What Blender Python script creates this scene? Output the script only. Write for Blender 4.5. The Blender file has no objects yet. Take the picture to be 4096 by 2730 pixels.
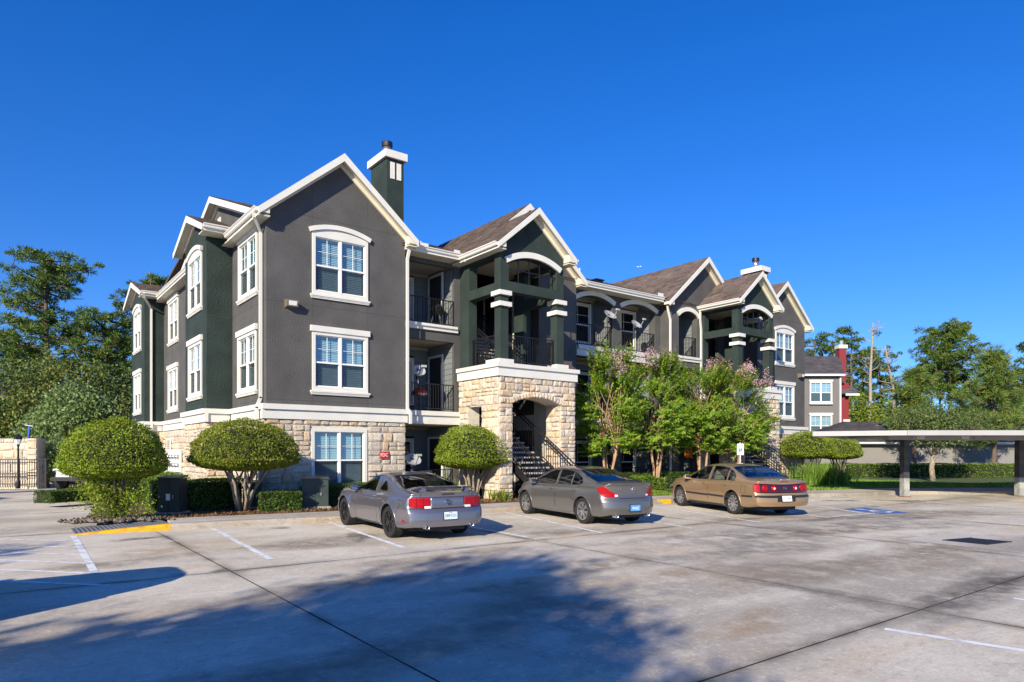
import bpy, bmesh, math, random
import numpy as np
from mathutils import Vector, Matrix
from mathutils.bvhtree import BVHTree
SC = bpy.context.scene
COL = SC.collection
rnd = random.Random(7)
rad = math.radians

# ---------------------------------------------------------------- camera, sky, sun, exposure
CAMX, CAMY, CAMZ = -6.52, -20.45, 1.58
cd = bpy.data.cameras.new('camera'); cam = bpy.data.objects.new('camera', cd); COL.objects.link(cam)
cam.location = (CAMX, CAMY, CAMZ); cam.rotation_euler = (rad(90), 0, rad(-37.5))
cd.sensor_width = 36; cd.lens = 36*2728/4096; cd.shift_y = 450/4096; cd.clip_end = 2000; cd.clip_start = .1
SC.camera = cam
SUN_ELEV = 24.5; SDX, SDY = .862, .507            # horizontal direction the light travels
w = bpy.data.worlds.new('World'); SC.world = w; w.use_nodes = True
nt = w.node_tree; nt.nodes.clear()
sky = nt.nodes.new('ShaderNodeTexSky'); sky.sky_type = 'NISHITA'; sky.sun_disc = False
sky.sun_elevation = rad(SUN_ELEV); sky.sun_rotation = math.atan2(-SDX, -SDY)
sky.altitude = 0; sky.air_density = 1.0; sky.dust_density = .1; sky.ozone_density = 4.5
hs = nt.nodes.new('ShaderNodeHueSaturation'); hs.inputs['Saturation'].default_value = 1.3; hs.inputs['Value'].default_value = 1.0
bg = nt.nodes.new('ShaderNodeBackground'); bg.inputs[1].default_value = .13
wo = nt.nodes.new('ShaderNodeOutputWorld')
tcw = nt.nodes.new('ShaderNodeTexCoord'); mpw = nt.nodes.new('ShaderNodeMapping'); mpw.inputs['Location'].default_value = (0, 0, .085); mpw.inputs['Scale'].default_value = (1, 1, .9)
nmz = nt.nodes.new('ShaderNodeVectorMath'); nmz.operation = 'NORMALIZE'
nt.links.new(tcw.outputs['Generated'], mpw.inputs[0]); nt.links.new(mpw.outputs[0], nmz.inputs[0]); nt.links.new(nmz.outputs[0], sky.inputs['Vector'])
hs.inputs['Hue'].default_value = .517
nt.links.new(sky.outputs[0], hs.inputs['Color']); nt.links.new(hs.outputs[0], bg.inputs[0]); nt.links.new(bg.outputs[0], wo.inputs[0])
sd = bpy.data.lights.new('sun', 'SUN'); sun = bpy.data.objects.new('sun', sd); COL.objects.link(sun)
sd.energy = 5.0; sd.angle = rad(.5); sd.color = (1, .88, .68)
_se = rad(SUN_ELEV)
sun.rotation_euler = Vector((SDX*math.cos(_se), SDY*math.cos(_se), -math.sin(_se))).to_track_quat('-Z', 'Y').to_euler()
sun.location = (-60, -50, 60)
SC.view_settings.view_transform = 'Standard'; SC.view_settings.look = 'None'
SC.view_settings.exposure = 0.62; SC.view_settings.gamma = 1; SC.view_settings.use_curve_mapping = False
SC.cycles.use_denoising = True; SC.cycles.max_bounces = 8; SC.cycles.transparent_max_bounces = 24
SC.cycles.sample_clamp_indirect = 6

# ---------------------------------------------------------------- helpers
RX, RY, FX, FY = math.sin(rad(52.5)), -math.cos(rad(52.5)), math.cos(rad(52.5)), math.sin(rad(52.5))
def at(lat, dep): return (CAMX+lat*RX+dep*FX, CAMY+lat*RY+dep*FY)     # metres right / ahead of the viewpoint -> plan x, y
def lot(x, y): return -.13+.013*(y+4.6)

class MB:
    def __init__(s): s.v = []; s.f = []; s.m = []
    def add(s, vs, fs, mi=0):
        o = len(s.v); s.v += [tuple(p) for p in vs]; s.f += [tuple(i+o for i in f) for f in fs]; s.m += [mi]*len(fs); return s
    def box(s, x0, x1, y0, y1, z0, z1, mi=0, M=None):
        if x0 > x1: x0, x1 = x1, x0
        if y0 > y1: y0, y1 = y1, y0
        if z0 > z1: z0, z1 = z1, z0
        vs = [(x, y, z) for x in (x0, x1) for y in (y0, y1) for z in (z0, z1)]
        if M is not None: vs = [M @ Vector(p) for p in vs]
        return s.add(vs, [(0, 1, 3, 2), (4, 6, 7, 5), (0, 4, 5, 1), (2, 3, 7, 6), (0, 2, 6, 4), (1, 5, 7, 3)], mi)
    def bar(s, a, b, w, h, up=(0, 0, 1), mi=0):          # rectangular bar from a to b
        a, b = Vector(a), Vector(b); d = (b-a); L = d.length; d.normalize()
        up = Vector(up); sd_ = d.cross(up)
        if sd_.length < 1e-5: sd_ = d.cross(Vector((1, 0, 0)))
        sd_.normalize(); u = sd_.cross(d).normalized()
        vs = []
        for p in (a, b):
            for i, j in ((-1, -1), (1, -1), (1, 1), (-1, 1)): vs.append(p+sd_*(i*w/2)+u*(j*h/2))
        return s.add(vs, [(3, 2, 1, 0), (4, 5, 6, 7), (0, 1, 5, 4), (1, 2, 6, 5), (2, 3, 7, 6), (3, 0, 4, 7)], mi)
    def tube(s, pts, r, n=6, mi=0, cap=True):
        pts = [Vector(p) for p in pts]; N = len(pts)
        rs = r if isinstance(r, (list, tuple)) else [r]*N
        ref = None; rings = []; o = len(s.v)
        for i, p in enumerate(pts):
            d = (pts[min(i+1, N-1)]-pts[max(i-1, 0)]).normalized()
            if ref is None:
                ref = d.orthogonal().normalized()
            ref = (ref-d*ref.dot(d))
            if ref.length < 1e-6: ref = d.orthogonal()
            ref.normalize(); b = d.cross(ref)
            for k in range(n):
                a = 2*math.pi*k/n; s.v.append(tuple(p+(ref*math.cos(a)+b*math.sin(a))*rs[i]))
        for i in range(N-1):
            for k in range(n):
                k2 = (k+1) % n; s.f.append((o+i*n+k, o+i*n+k2, o+(i+1)*n+k2, o+(i+1)*n+k)); s.m.append(mi)
        if cap:
            s.f.append(tuple(o+k for k in range(n))[::-1]); s.m.append(mi)
            s.f.append(tuple(o+(N-1)*n+k for k in range(n))); s.m.append(mi)
        return s
    def lathe(s, prof, n=24, axis='z', c=(0, 0, 0), mi=0):   # prof: (r, h)
        o = len(s.v); c = Vector(c)
        for r, h in prof:
            for k in range(n):
                a = 2*math.pi*k/n; x, y = r*math.cos(a), r*math.sin(a)
                p = {'z': (x, y, h), 'x': (h, x, y), 'y': (x, h, y)}[axis]
                s.v.append(tuple(c+Vector(p)))
        flip = axis == 'y'
        for i in range(len(prof)-1):
            for k in range(n):
                k2 = (k+1) % n; q = (o+i*n+k, o+i*n+k2, o+(i+1)*n+k2, o+(i+1)*n+k)
                s.f.append(q[::-1] if flip else q); s.m.append(mi)
        return s
    def prism(s, poly, d, mi=0):                          # poly: 3-D loop, d: extrusion vector
        n = len(poly); d = Vector(d); P = [Vector(p) for p in poly]
        vs = P+[p+d for p in P]
        fs = [tuple(range(n))[::-1], tuple(range(n, 2*n))]+[(i, (i+1) % n, n+(i+1) % n, n+i) for i in range(n)]
        return s.add(vs, fs, mi)
    def mesh(s, name, mats, smooth=False, fix=True):
        me = bpy.data.meshes.new(name); me.from_pydata(s.v, [], s.f)
        for m_ in (mats if isinstance(mats, (list, tuple)) else [mats]): me.materials.append(m_)
        if any(s.m): me.polygons.foreach_set('material_index', s.m)
        if smooth: me.polygons.foreach_set('use_smooth', [True]*len(s.f))
        me.update()
        if fix and len(s.f) < 60000:
            bm = bmesh.new(); bm.from_mesh(me); bmesh.ops.recalc_face_normals(bm, faces=bm.faces); bm.to_mesh(me); bm.free()
        return me
    def build(s, name, mats, parent=None, smooth=False, loc=None, fix=True):
        return link(name, s.mesh(name, mats, smooth, fix), parent, loc)
def link(name, me, parent=None, loc=None, M=None):
    o = bpy.data.objects.new(name, me); COL.objects.link(o)
    if parent is not None: o.parent = parent
    if M is not None: o.matrix_local = M
    if loc is not None: o.location = loc
    return o
def thing(name, label, cat, loc=(0, 0, 0), rz=0, group=None):
    o = bpy.data.objects.new(name, None); COL.objects.link(o); o.empty_display_size = .2
    o.location = loc; o.rotation_euler = (0, 0, rz); o['label'] = label; o['category'] = cat
    if group: o['group'] = group
    return o
def tag(o, label=None, cat=None, group=None, kind=None):
    if label: o['label'] = label
    if cat: o['category'] = cat
    if group: o['group'] = group
    if kind: o['kind'] = kind
    return o
def dup(root, loc, rz, label, scale=None):
    r = root.copy(); COL.objects.link(r); r.location = loc; r.rotation_euler = (0, 0, rz); r['label'] = label
    if scale: r.scale = scale
    for ch in list(root.children):
        c = ch.copy(); COL.objects.link(c); c.parent = r
        for g in list(ch.children):
            d = g.copy(); COL.objects.link(d); d.parent = c
    return r
def plate_mesh(name, loops, depth, M, mat):              # flat plate with holes: loops in (u, v), extruded along local w by depth
    cu = bpy.data.curves.new(name, 'CURVE'); cu.dimensions = '2D'; cu.fill_mode = 'BOTH'; cu.extrude = depth/2
    for lp in loops:
        sp = cu.splines.new('POLY'); sp.points.add(len(lp)-1); sp.use_cyclic_u = True
        for p, q in zip(sp.points, lp): p.co = (q[0], q[1], 0, 1)
    ob = bpy.data.objects.new(name, cu)
    COL.objects.link(ob)
    dg = bpy.context.evaluated_depsgraph_get(); me = bpy.data.meshes.new_from_object(ob.evaluated_get(dg))
    bpy.data.objects.remove(ob); bpy.data.curves.remove(cu)
    me.transform(M @ Matrix.Translation((0, 0, depth/2))); me.name = name
    me.materials.clear(); me.materials.append(mat)
    me.polygons.foreach_set('use_smooth', [False]*len(me.polygons)); me.polygons.foreach_set('material_index', [0]*len(me.polygons))
    bm = bmesh.new(); bm.from_mesh(me); bmesh.ops.remove_doubles(bm, verts=bm.verts, dist=1e-4)
    bmesh.ops.recalc_face_normals(bm, faces=bm.faces); bm.to_mesh(me); bm.free(); me.update()
    return me
def plate(name, loops, depth, M, mat, parent=None): return link(name, plate_mesh(name, loops, depth, M, mat), parent)
def MF(y): return Matrix(((1, 0, 0, 0), (0, 0, 1, y), (0, 1, 0, 0), (0, 0, 0, 1)))      # (u,v,w) -> (x=u, z=v, y=y+w): plate facing -y
def MS(x, sgn=1): return Matrix(((0, 0, sgn, x), (1, 0, 0, 0), (0, 1, 0, 0), (0, 0, 0, 1)))   # (u,v,w) -> (y=u, z=v, x=x+sgn*w)
def rect(u0, u1, v0, v1): return [(u0, v0), (u1, v0), (u1, v1), (u0, v1)]
def arch_loop(u0, u1, v0, vs, vc, n=14):                  # opening with a segmental arch on top
    c = (u0+u1)/2; h = (u1-u0)/2; r_ = vc-vs; R = (h*h+r_*r_)/(2*r_); zc = vc-R
    a0 = math.asin(min(1, h/R)); pts = [(u0, v0), (u1, v0)]
    for i in range(n+1):
        a = a0-2*a0*i/n; pts.append((c+R*math.sin(a), zc+R*math.cos(a)))
    return pts
def arch_band(u0, u1, vs, vc, t, n=14, ext=.06):           # curved trim ring above an arch
    c = (u0+u1)/2; h = (u1-u0)/2; r_ = vc-vs; R = (h*h+r_*r_)/(2*r_); zc = vc-R; a0 = math.asin(min(1, h/R))+ext/R
    i_ = [(c+R*math.sin(-a0+2*a0*i/n), zc+R*math.cos(-a0+2*a0*i/n)) for i in range(n+1)]
    o_ = [(c+(R+t)*math.sin(-a0+2*a0*i/n), zc+(R+t)*math.cos(-a0+2*a0*i/n)) for i in range(n+1)]
    return i_+o_[::-1]
def text_mesh(body, size, mat, extrude=.002, align='CENTER', xscale=1.0):
    cu = bpy.data.curves.new('lettering', 'FONT'); cu.body = body; cu.size = size; cu.extrude = extrude
    cu.align_x = align; cu.align_y = 'CENTER'; cu.resolution_u = 2
    ob = bpy.data.objects.new('lettering', cu); COL.objects.link(ob)
    dg = bpy.context.evaluated_depsgraph_get(); me = bpy.data.meshes.new_from_object(ob.evaluated_get(dg))
    bpy.data.objects.remove(ob); bpy.data.curves.remove(cu); me.materials.clear(); me.materials.append(mat)
    me.transform(Matrix.Scale(xscale, 4, (1, 0, 0)))
    return me

# ---------------------------------------------------------------- materials
def mat(name, col, rough=.7, metal=0, bump=0, bscale=30, var=0, vscale=3, spec=.4, coat=0, island=0, objr=0, cols=None, detail=4, trans=0, emis=None, stretch=None, sub=None):
    m = bpy.data.materials.new(name); m.use_nodes = True; nt = m.node_tree; N = nt.nodes; Lk = nt.links
    b = N['Principled BSDF']; b.inputs['Roughness'].default_value = rough; b.inputs['Metallic'].default_value = metal
    b.inputs['Specular IOR Level'].default_value = spec
    if coat: b.inputs['Coat Weight'].default_value = coat; b.inputs['Coat Roughness'].default_value = .04
    if emis: b.inputs['Emission Color'].default_value = (*emis, 1); b.inputs['Emission Strength'].default_value = 1
    col = tuple(col)
    src = None
    tc = N.new('ShaderNodeTexCoord'); vec = tc.outputs['Object']
    if stretch:
        mp = N.new('ShaderNodeMapping'); mp.inputs['Scale'].default_value = stretch; Lk.new(vec, mp.inputs[0]); vec = mp.outputs[0]
    if cols or island or objr:
        cr = N.new('ShaderNodeValToRGB')
        cs = cols or [tuple(c*(1-(island or objr)) for c in col), tuple(min(1, c*(1+(island or objr))) for c in col)]
        while len(cr.color_ramp.elements) < len(cs): cr.color_ramp.elements.new(.5)
        for i, c in enumerate(cs):
            e = cr.color_ramp.elements[i]; e.position = i/(len(cs)-1); e.color = (*c, 1)
        if objr:
            oi = N.new('ShaderNodeObjectInfo'); Lk.new(oi.outputs['Random'], cr.inputs[0])
        elif island:
            g = N.new('ShaderNodeNewGeometry'); Lk.new(g.outputs['Random Per Island'], cr.inputs[0])
        else:
            nz = N.new('ShaderNodeTexNoise'); nz.inputs['Scale'].default_value = vscale; nz.inputs['Detail'].default_value = detail
            Lk.new(vec, nz.inputs[0]); mr = N.new('ShaderNodeMapRange'); mr.inputs[1].default_value = .32; mr.inputs[2].default_value = .68
            Lk.new(nz.outputs[0], mr.inputs[0]); Lk.new(mr.outputs[0], cr.inputs[0])
        src = cr.outputs[0]
    if var:
        nz = N.new('ShaderNodeTexNoise'); nz.inputs['Scale'].default_value = vscale; nz.inputs['Detail'].default_value = detail
        Lk.new(vec, nz.inputs[0])
        mr = N.new('ShaderNodeMapRange'); mr.inputs[1].default_value = .3; mr.inputs[2].default_value = .7
        mr.inputs[3].default_value = 1-var; mr.inputs[4].default_value = 1+var; Lk.new(nz.outputs[0], mr.inputs[0])
        mx = N.new('ShaderNodeMix'); mx.data_type = 'RGBA'; mx.blend_type = 'MULTIPLY'; mx.inputs[0].default_value = 1
        if src is not None: Lk.new(src, mx.inputs[6])
        else: mx.inputs[6].default_value = (*col, 1)
        Lk.new(mr.outputs[0], mx.inputs[7]); src = mx.outputs[2]
    if src is not None: Lk.new(src, b.inputs['Base Color'])
    else: b.inputs['Base Color'].default_value = (*col, 1)
    if bump:
        nb = N.new('ShaderNodeTexNoise'); nb.inputs['Scale'].default_value = bscale; nb.inputs['Detail'].default_value = 5
        Lk.new(vec, nb.inputs[0]); bp = N.new('ShaderNodeBump'); bp.inputs['Strength'].default_value = bump
        bp.inputs['Distance'].default_value = .035; Lk.new(nb.outputs[0], bp.inputs['Height']); Lk.new(bp.outputs[0], b.inputs['Normal'])
    if trans:                                              # leaf translucency
        tr = N.new('ShaderNodeBsdfTranslucent'); ms = N.new('ShaderNodeMixShader'); ms.inputs[0].default_value = trans
        out = N['Material Output']
        if src is not None: Lk.new(src, tr.inputs[0])
        else: tr.inputs[0].default_value = (*col, 1)
        Lk.new(b.outputs[0], ms.inputs[1]); Lk.new(tr.outputs[0], ms.inputs[2]); Lk.new(ms.outputs[0], out.inputs[0])
    return m
def glass(name, tint, refl=1.0, ior=1.7, rough=.01):
    m = bpy.data.materials.new(name); m.use_nodes = True; nt = m.node_tree; N = nt.nodes; Lk = nt.links
    N.remove(N['Principled BSDF'])
    t = N.new('ShaderNodeBsdfTransparent'); t.inputs[0].default_value = (*tint, 1)
    g = N.new('ShaderNodeBsdfGlossy'); g.inputs['Roughness'].default_value = rough; g.inputs[0].default_value = (refl, refl, refl, 1)
    lw = N.new('ShaderNodeLayerWeight'); lw.inputs[0].default_value = .5; pw = N.new('ShaderNodeMath'); pw.operation = 'POWER'; pw.inputs[1].default_value = 5
    Lk.new(lw.outputs['Facing'], pw.inputs[0]); f = N.new('ShaderNodeMapRange'); F0 = ((ior-1)/(ior+1))**2; f.inputs[3].default_value = F0; f.inputs[4].default_value = 1
    Lk.new(pw.outputs[0], f.inputs[0])
    mx = N.new('ShaderNodeMixShader'); Lk.new(f.outputs[0], mx.inputs[0]); Lk.new(t.outputs[0], mx.inputs[1]); Lk.new(g.outputs[0], mx.inputs[2])
    Lk.new(mx.outputs[0], N['Material Output'].inputs[0]); return m
M_ = {}
M_['gray'] = mat('gray_stucco', (.092, .091, .09), .85, bump=.75, bscale=34, var=.16, vscale=1.2, spec=.25)
M_['green'] = mat('green_stucco', (.028, .043, .039), .85, bump=.85, bscale=30, var=.2, vscale=1.5, spec=.25)
M_['trim'] = mat('white_trim', (.66, .65, .6), .6, bump=.15, bscale=40, var=.05, vscale=2)
M_['soffit'] = mat('cream_soffit', (.66, .62, .5), .7, var=.06, vscale=2)
M_['gutter'] = mat('white_gutter_metal', (.66, .65, .61), .35, spec=.5)
M_['joint'] = mat('stucco_joint', (.05, .05, .052), .9)
M_['mortar'] = mat('pale_mortar', (.62, .57, .48), .9, bump=.4, bscale=60, var=.1, vscale=6)
M_['stone'] = mat('limestone', (.5, .43, .33), .85, bump=1.0, bscale=9, objr=1, var=.2, vscale=5, spec=.2,
    cols=[(.62, .52, .38), (.58, .5, .39), (.64, .57, .47), (.52, .47, .41), (.68, .6, .48), (.58, .43, .27), (.62, .56, .47), (.46, .41, .35), (.66, .56, .42)])
M_['shingle'] = mat('brown_shingle', (.1, .08, .075), .95, island=1, bump=.6, bscale=60, var=.25, vscale=1.1, spec=.15,
    cols=[(.10, .078, .07), (.165, .125, .108), (.12, .098, .092), (.2, .15, .125), (.13, .105, .098)])
M_['shingle_dark'] = mat('charcoal_shingle', (.1, .08, .075), .95, island=1, bump=.6, bscale=60, var=.2, vscale=1.1, spec=.15,
    cols=[(.07, .066, .072), (.115, .105, .112), (.09, .085, .09), (.14, .125, .13)])
M_['roofdeck'] = mat('roof_deck', (.09, .075, .07), .95)
M_['black'] = mat('black_iron', (.012, .012, .014), .45)
M_['dark'] = mat('dark_interior', (.012, .012, .013), .9)
M_['siding'] = mat('gray_siding', (.17, .19, .2), .7, bump=.15, bscale=40, var=.06, vscale=2, objr=.07)
M_['pane'] = glass('window_glass', (.66, .84, .92), .95, 2.2)
M_['screen'] = None
M_['blind'] = mat('white_blind', (.58, .62, .62), .6)
M_['door'] = mat('dark_door', (.03, .032, .034), .5)
M_['steel'] = mat('galvanised_steel', (.62, .63, .64), .3, metal=.9)
M_['concrete_stair'] = mat('concrete_tread', (.42, .41, .39), .9, bump=.3, bscale=50, var=.1, vscale=5)
M_['white'] = mat('white_paint', (.8, .8, .78), .45)
M_['red'] = mat('red_paint', (.5, .02, .02), .4)
def screen_mat():
    m = bpy.data.materials.new('insect_screen'); m.use_nodes = True; N = m.node_tree.nodes; Lk = m.node_tree.links
    b = N['Principled BSDF']; b.inputs['Base Color'].default_value = (.03, .032, .035, 1); b.inputs['Roughness'].default_value = .8
    t = N.new('ShaderNodeBsdfTransparent'); t.inputs[0].default_value = (.7, .7, .7, 1)
    mx = N.new('ShaderNodeMixShader'); mx.inputs[0].default_value = .28
    Lk.new(t.outputs[0], mx.inputs[1]); Lk.new(b.outputs[0], mx.inputs[2]); Lk.new(mx.outputs[0], N['Material Output'].inputs[0]); return m
M_['screen'] = screen_mat()
# ---------------------------------------------------------------- ground, parking lot, kerbs
def lot(x, y): return -.13+.013*min(0, y+4.6)
def concrete_mat(name, base, dark, warm, edge=False):
    m = bpy.data.materials.new(name); m.use_nodes = True; nt = m.node_tree; N = nt.nodes; Lk = nt.links
    b = N['Principled BSDF']; b.inputs['Roughness'].default_value = .85; b.inputs['Specular IOR Level'].default_value = .3
    tc = N.new('ShaderNodeTexCoord')
    def noise(sc, det, lo, hi, stretch=None, rough=.55):
        v = tc.outputs['Object']
        if stretch:
            mp = N.new('ShaderNodeMapping'); mp.inputs['Scale'].default_value = stretch; mp.inputs['Rotation'].default_value = (0, 0, .12); Lk.new(v, mp.inputs[0]); v = mp.outputs[0]
        n = N.new('ShaderNodeTexNoise'); n.inputs['Scale'].default_value = sc; n.inputs['Detail'].default_value = det; n.inputs['Roughness'].default_value = rough
        Lk.new(v, n.inputs[0]); r = N.new('ShaderNodeMapRange'); r.inputs[1].default_value = lo; r.inputs[2].default_value = hi; r.interpolation_type = 'SMOOTHSTEP'
        Lk.new(n.outputs[0], r.inputs[0]); return r.outputs[0]
    def mix(fac, a, bcol, k=1.0):
        x = N.new('ShaderNodeMix'); x.data_type = 'RGBA'
        if k != 1.0:
            mm = N.new('ShaderNodeMath'); mm.operation = 'MULTIPLY'; mm.inputs[1].default_value = k; Lk.new(fac, mm.inputs[0]); fac = mm.outputs[0]
        Lk.new(fac, x.inputs[0])
        if isinstance(a, tuple): x.inputs[6].default_value = (*a, 1)
        else: Lk.new(a, x.inputs[6])
        x.inputs[7].default_value = (*bcol, 1); return x.outputs[2]
    c = mix(noise(.35, 7, .34, .7), base, dark, .7)
    c = mix(noise(.16, 6, .44, .62, (.45, 1.7, 1)), c, tuple(d*.68 for d in dark), .7)
    c = mix(noise(.6, 8, .45, .72, (.6, 1.5, 1)), c, warm, .7)
    c = mix(noise(2.6, 8, .5, .66), c, tuple(min(1, q*1.12) for q in base), .3)
    c = mix(noise(5.5, 8, .55, .7, (.5, 1.4, 1)), c, tuple(d*.75 for d in dark), .25)
    c = mix(noise(.9, 3, .69, .78, (1, .6, 1)), c, (.10, .095, .09), .5)
    c = mix(noise(9, 6, .5, .7, (.6, 1.3, 1), .75), c, tuple(d*.7 for d in dark), .5)
    c = mix(noise(14, 6, .5, .7, None, .75), c, tuple(min(1, q*1.3) for q in base), .45)
    c = mix(noise(26, 4, .54, .7, None, .75), c, tuple(d*.55 for d in dark), .5)
    c = mix(noise(95, 2, .6, .72, None, .7), c, tuple(d*.35 for d in dark), .6)
    c = mix(noise(70, 2, .62, .75, None, .7), c, tuple(min(1, q*1.35) for q in base), .4)
    if edge:                                                  # grime gathered along the slab joints
        at_ = N.new('ShaderNodeAttribute'); at_.attribute_name = 'rim'; pw = N.new('ShaderNodeMath'); pw.operation = 'POWER'; pw.inputs[1].default_value = 2.2; Lk.new(at_.outputs['Fac'], pw.inputs[0])
        mu = N.new('ShaderNodeMath'); mu.operation = 'MULTIPLY'; Lk.new(pw.outputs[0], mu.inputs[0]); Lk.new(noise(1.3, 5, .35, .65), mu.inputs[1]); c = mix(mu.outputs[0], c, tuple(d*.3 for d in dark), .85)
    Lk.new(c, b.inputs['Base Color'])
    nb = N.new('ShaderNodeTexNoise'); nb.inputs['Scale'].default_value = 55; nb.inputs['Detail'].default_value = 6; Lk.new(tc.outputs['Object'], nb.inputs[0])
    bp = N.new('ShaderNodeBump'); bp.inputs['Strength'].default_value = .45; bp.inputs['Distance'].default_value = .012
    Lk.new(nb.outputs[0], bp.inputs['Height']); Lk.new(bp.outputs[0], b.inputs['Normal']); return m
M_['concrete'] = concrete_mat('lot_concrete', (.66, .61, .51), (.4, .36, .3), (.52, .42, .29), True)
M_['walk'] = concrete_mat('walk_concrete', (.54, .5, .44), (.36, .33, .29), (.46, .38, .29))
M_['kerb'] = concrete_mat('kerb_concrete', (.42, .385, .33), (.2, .18, .155), (.4, .31, .21))
M_['lotjoint'] = mat('joint_filler', (.03, .027, .024), .95)
M_['paintwhite'] = mat('worn_white_line', (.7, .72, .74), .7, cols=[(.42, .42, .42), (.72, .74, .77), (.8, .82, .85)], vscale=6, bump=.2, bscale=60)
M_['paintyellow'] = mat('yellow_kerb_paint', (.62, .34, .015), .6, cols=[(.4, .22, .03), (.66, .36, .012), (.7, .4, .015)], vscale=5)
M_['paintblue'] = mat('blue_ground_paint', (.03, .13, .42), .7, cols=[(.08, .14, .3), (.025, .12, .42), (.03, .15, .5)], vscale=5)
M_['mulch'] = mat('mulch_soil', (.07, .045, .03), .95, cols=[(.035, .024, .018), (.1, .06, .035), (.17, .1, .05)], vscale=14, bump=1, bscale=25)
M_['lawnsoil'] = mat('lawn_base', (.07, .11, .03), .95, cols=[(.05, .085, .02), (.11, .14, .045)], vscale=3, bump=.8, bscale=40)
M_['earth'] = mat('far_ground', (.08, .085, .04), .95, cols=[(.05, .06, .025), (.11, .1, .05)], vscale=.3)
g = MB().add([(-600, -300, -1.0), (700, -300, -1.0), (700, 900, -1.0), (-600, 900, -1.0)], [(0, 1, 2, 3)]).build('ground', M_['earth']); g['kind'] = 'structure'

# concrete slabs, each its own piece, with recessed joints between them
xs = [-62, -45.6, -27.6, -21.6, -15.6, -9.6, -3.62, 2.35, 8.3, 14.3, 20.3, 26.3, 32.3, 45, 70]
ys = [-62, -46, -31.6, -24.3, -16.95, -9.68, -3.0, 3.2, 9.6, 15.5, 30]
rt = MB()
for i in range(len(xs)-1):
    a, c = xs[i], xs[i+1]
    rt.add([(a, -62, lot(a, -62)-.03), (c, -62, lot(c, -62)-.03), (c, -4.6, -.16), (a, -4.6, -.16)], [(0, 1, 2, 3)])
    rt.add([(a, -4.6, -.16), (c, -4.6, -.16), (c, 30, -.16), (a, 30, -.16)], [(0, 1, 2, 3)])
parking = rt.build('parking_lot', M_['lotjoint'], fix=False); parking['kind'] = 'structure'
def slab(x0, x1, y0, y1):
    e = .011; x0 += e; x1 -= e; y0 += e; y1 -= e; m = MB(); yy = [y0]+([-4.6] if y0 < -4.6 < y1 else [])+[y1]
    xx = [x0, x0+.28, x1-.28, x1]; yy = sorted(yy+[y0+.28, y1-.28]); rim = []
    for p, q in zip(yy, yy[1:]):
        for a, c in zip(xx, xx[1:]): m.add([(a, p, lot(0, p)), (c, p, lot(0, p)), (c, q, lot(0, q)), (a, q, lot(0, q))], [(0, 1, 2, 3)])
    for A, B in (((x0, y0), (x1, y0)), ((x1, y0), (x1, y1)), ((x1, y1), (x0, y1)), ((x0, y1), (x0, y0))):
        m.add([(*A, lot(*A)), (*A, lot(*A)-.029), (*B, lot(*B)-.029), (*B, lot(*B))], [(0, 1, 2, 3)], 1)
    o = m.build('concrete_slab', [M_['concrete'], M_['lotjoint']], parking, fix=False); ca = o.data.attributes.new('rim', 'FLOAT', 'POINT')
    ca.data.foreach_set('value', [1.0 if (p[0] in (x0, x1) or p[1] in (y0, y1)) else 0.0 for p in m.v])
for i in range(len(xs)-1):
    for j in range(len(ys)-1):
        if ys[j] >= -3.1 and xs[i] > -4: continue
        slab(xs[i], xs[i+1], ys[j], ys[j+1])

KERB = [(-3.3, -3.76), (-2.3, -3.88), (-1.15, -4.03), (.45, -4.25), (2.4, -4.42), (4.6, -4.52), (7, -4.62), (9.2, -4.78), (11.2, -5.02), (14, -5.38), (16.6, -5.72), (19.07, -6.12), (20.6, -6.68), (22.3, -7.1), (23.6, -7.3), (24.6, -7.62), (28.8, -10.2), (36, -15.6), (46, -23)]
def offset(poly, d):
    out = []
    for i, p in enumerate(poly):
        a = Vector(poly[max(0, i-1)]); b = Vector(poly[min(len(poly)-1, i+1)]); t = (b-a).normalized(); nrm = Vector((-t.y, t.x))
        out.append((p[0]+nrm.x*d, p[1]+nrm.y*d))
    return out
def kh(x, y): return lot(x, y)+.145
# kerb: a rounded step, cut into cast lengths
kerb = thing('kerb', 'kerb', 'kerb'); del kerb['label']; del kerb['category']; kerb['kind'] = 'structure'; kerb.name = 'kerb'
def kerb_run(P, ht, mat_, name='kerb_stone', parent=None, base=-.08):
    prof = [(0, None), (.012, .6), (.03, .9), (.055, 1.0), (.16, 1.0), (.16, None)]
    m = MB(); rows = []
    for d, f in prof:
        Q = offset(P, d)
        rows.append([(x, y, (lot(x, y)+base) if f is None else lot(*P[i])+ht(i)*f) for i, (x, y) in enumerate(Q)])
    n = len(P); o = []
    for r in rows: m.v += r
    for a in range(len(rows)-1):
        for i in range(n-1): m.f.append((a*n+i, a*n+i+1, (a+1)*n+i+1, (a+1)*n+i)); m.m.append(0)
    m.f.append(tuple(a*n for a in range(len(rows)))); m.m.append(0); m.f.append(tuple(a*n+n-1 for a in range(len(rows)))[::-1]); m.m.append(0)
    return m.build(name, mat_, parent)
def resample(P, step):
    out = [Vector(P[0])]
    for a, b in zip(P, P[1:]):
        a = Vector(a); b = Vector(b); L = (b-a).length; k = max(1, round(L/step))
        for i in range(1, k+1): out.append(a+(b-a)*(i/k))
    return [tuple(p) for p in out]
KR = resample(KERB, .5)
seg = 6
for i in range(0, len(KR)-1, seg):
    P = KR[i:i+seg+1]
    if len(P) < 2: continue
    P = [tuple(Vector(P[0])+(Vector(P[1])-Vector(P[0])).normalized()*.004)]+P[1:-1]+[tuple(Vector(P[-1])+(Vector(P[-2])-Vector(P[-1])).normalized()*.004)]
    yel = 12.2 < P[0][0] < 13.9
    kerb_run(P, lambda i: .145, M_['kerb'], parent=kerb)
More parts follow.
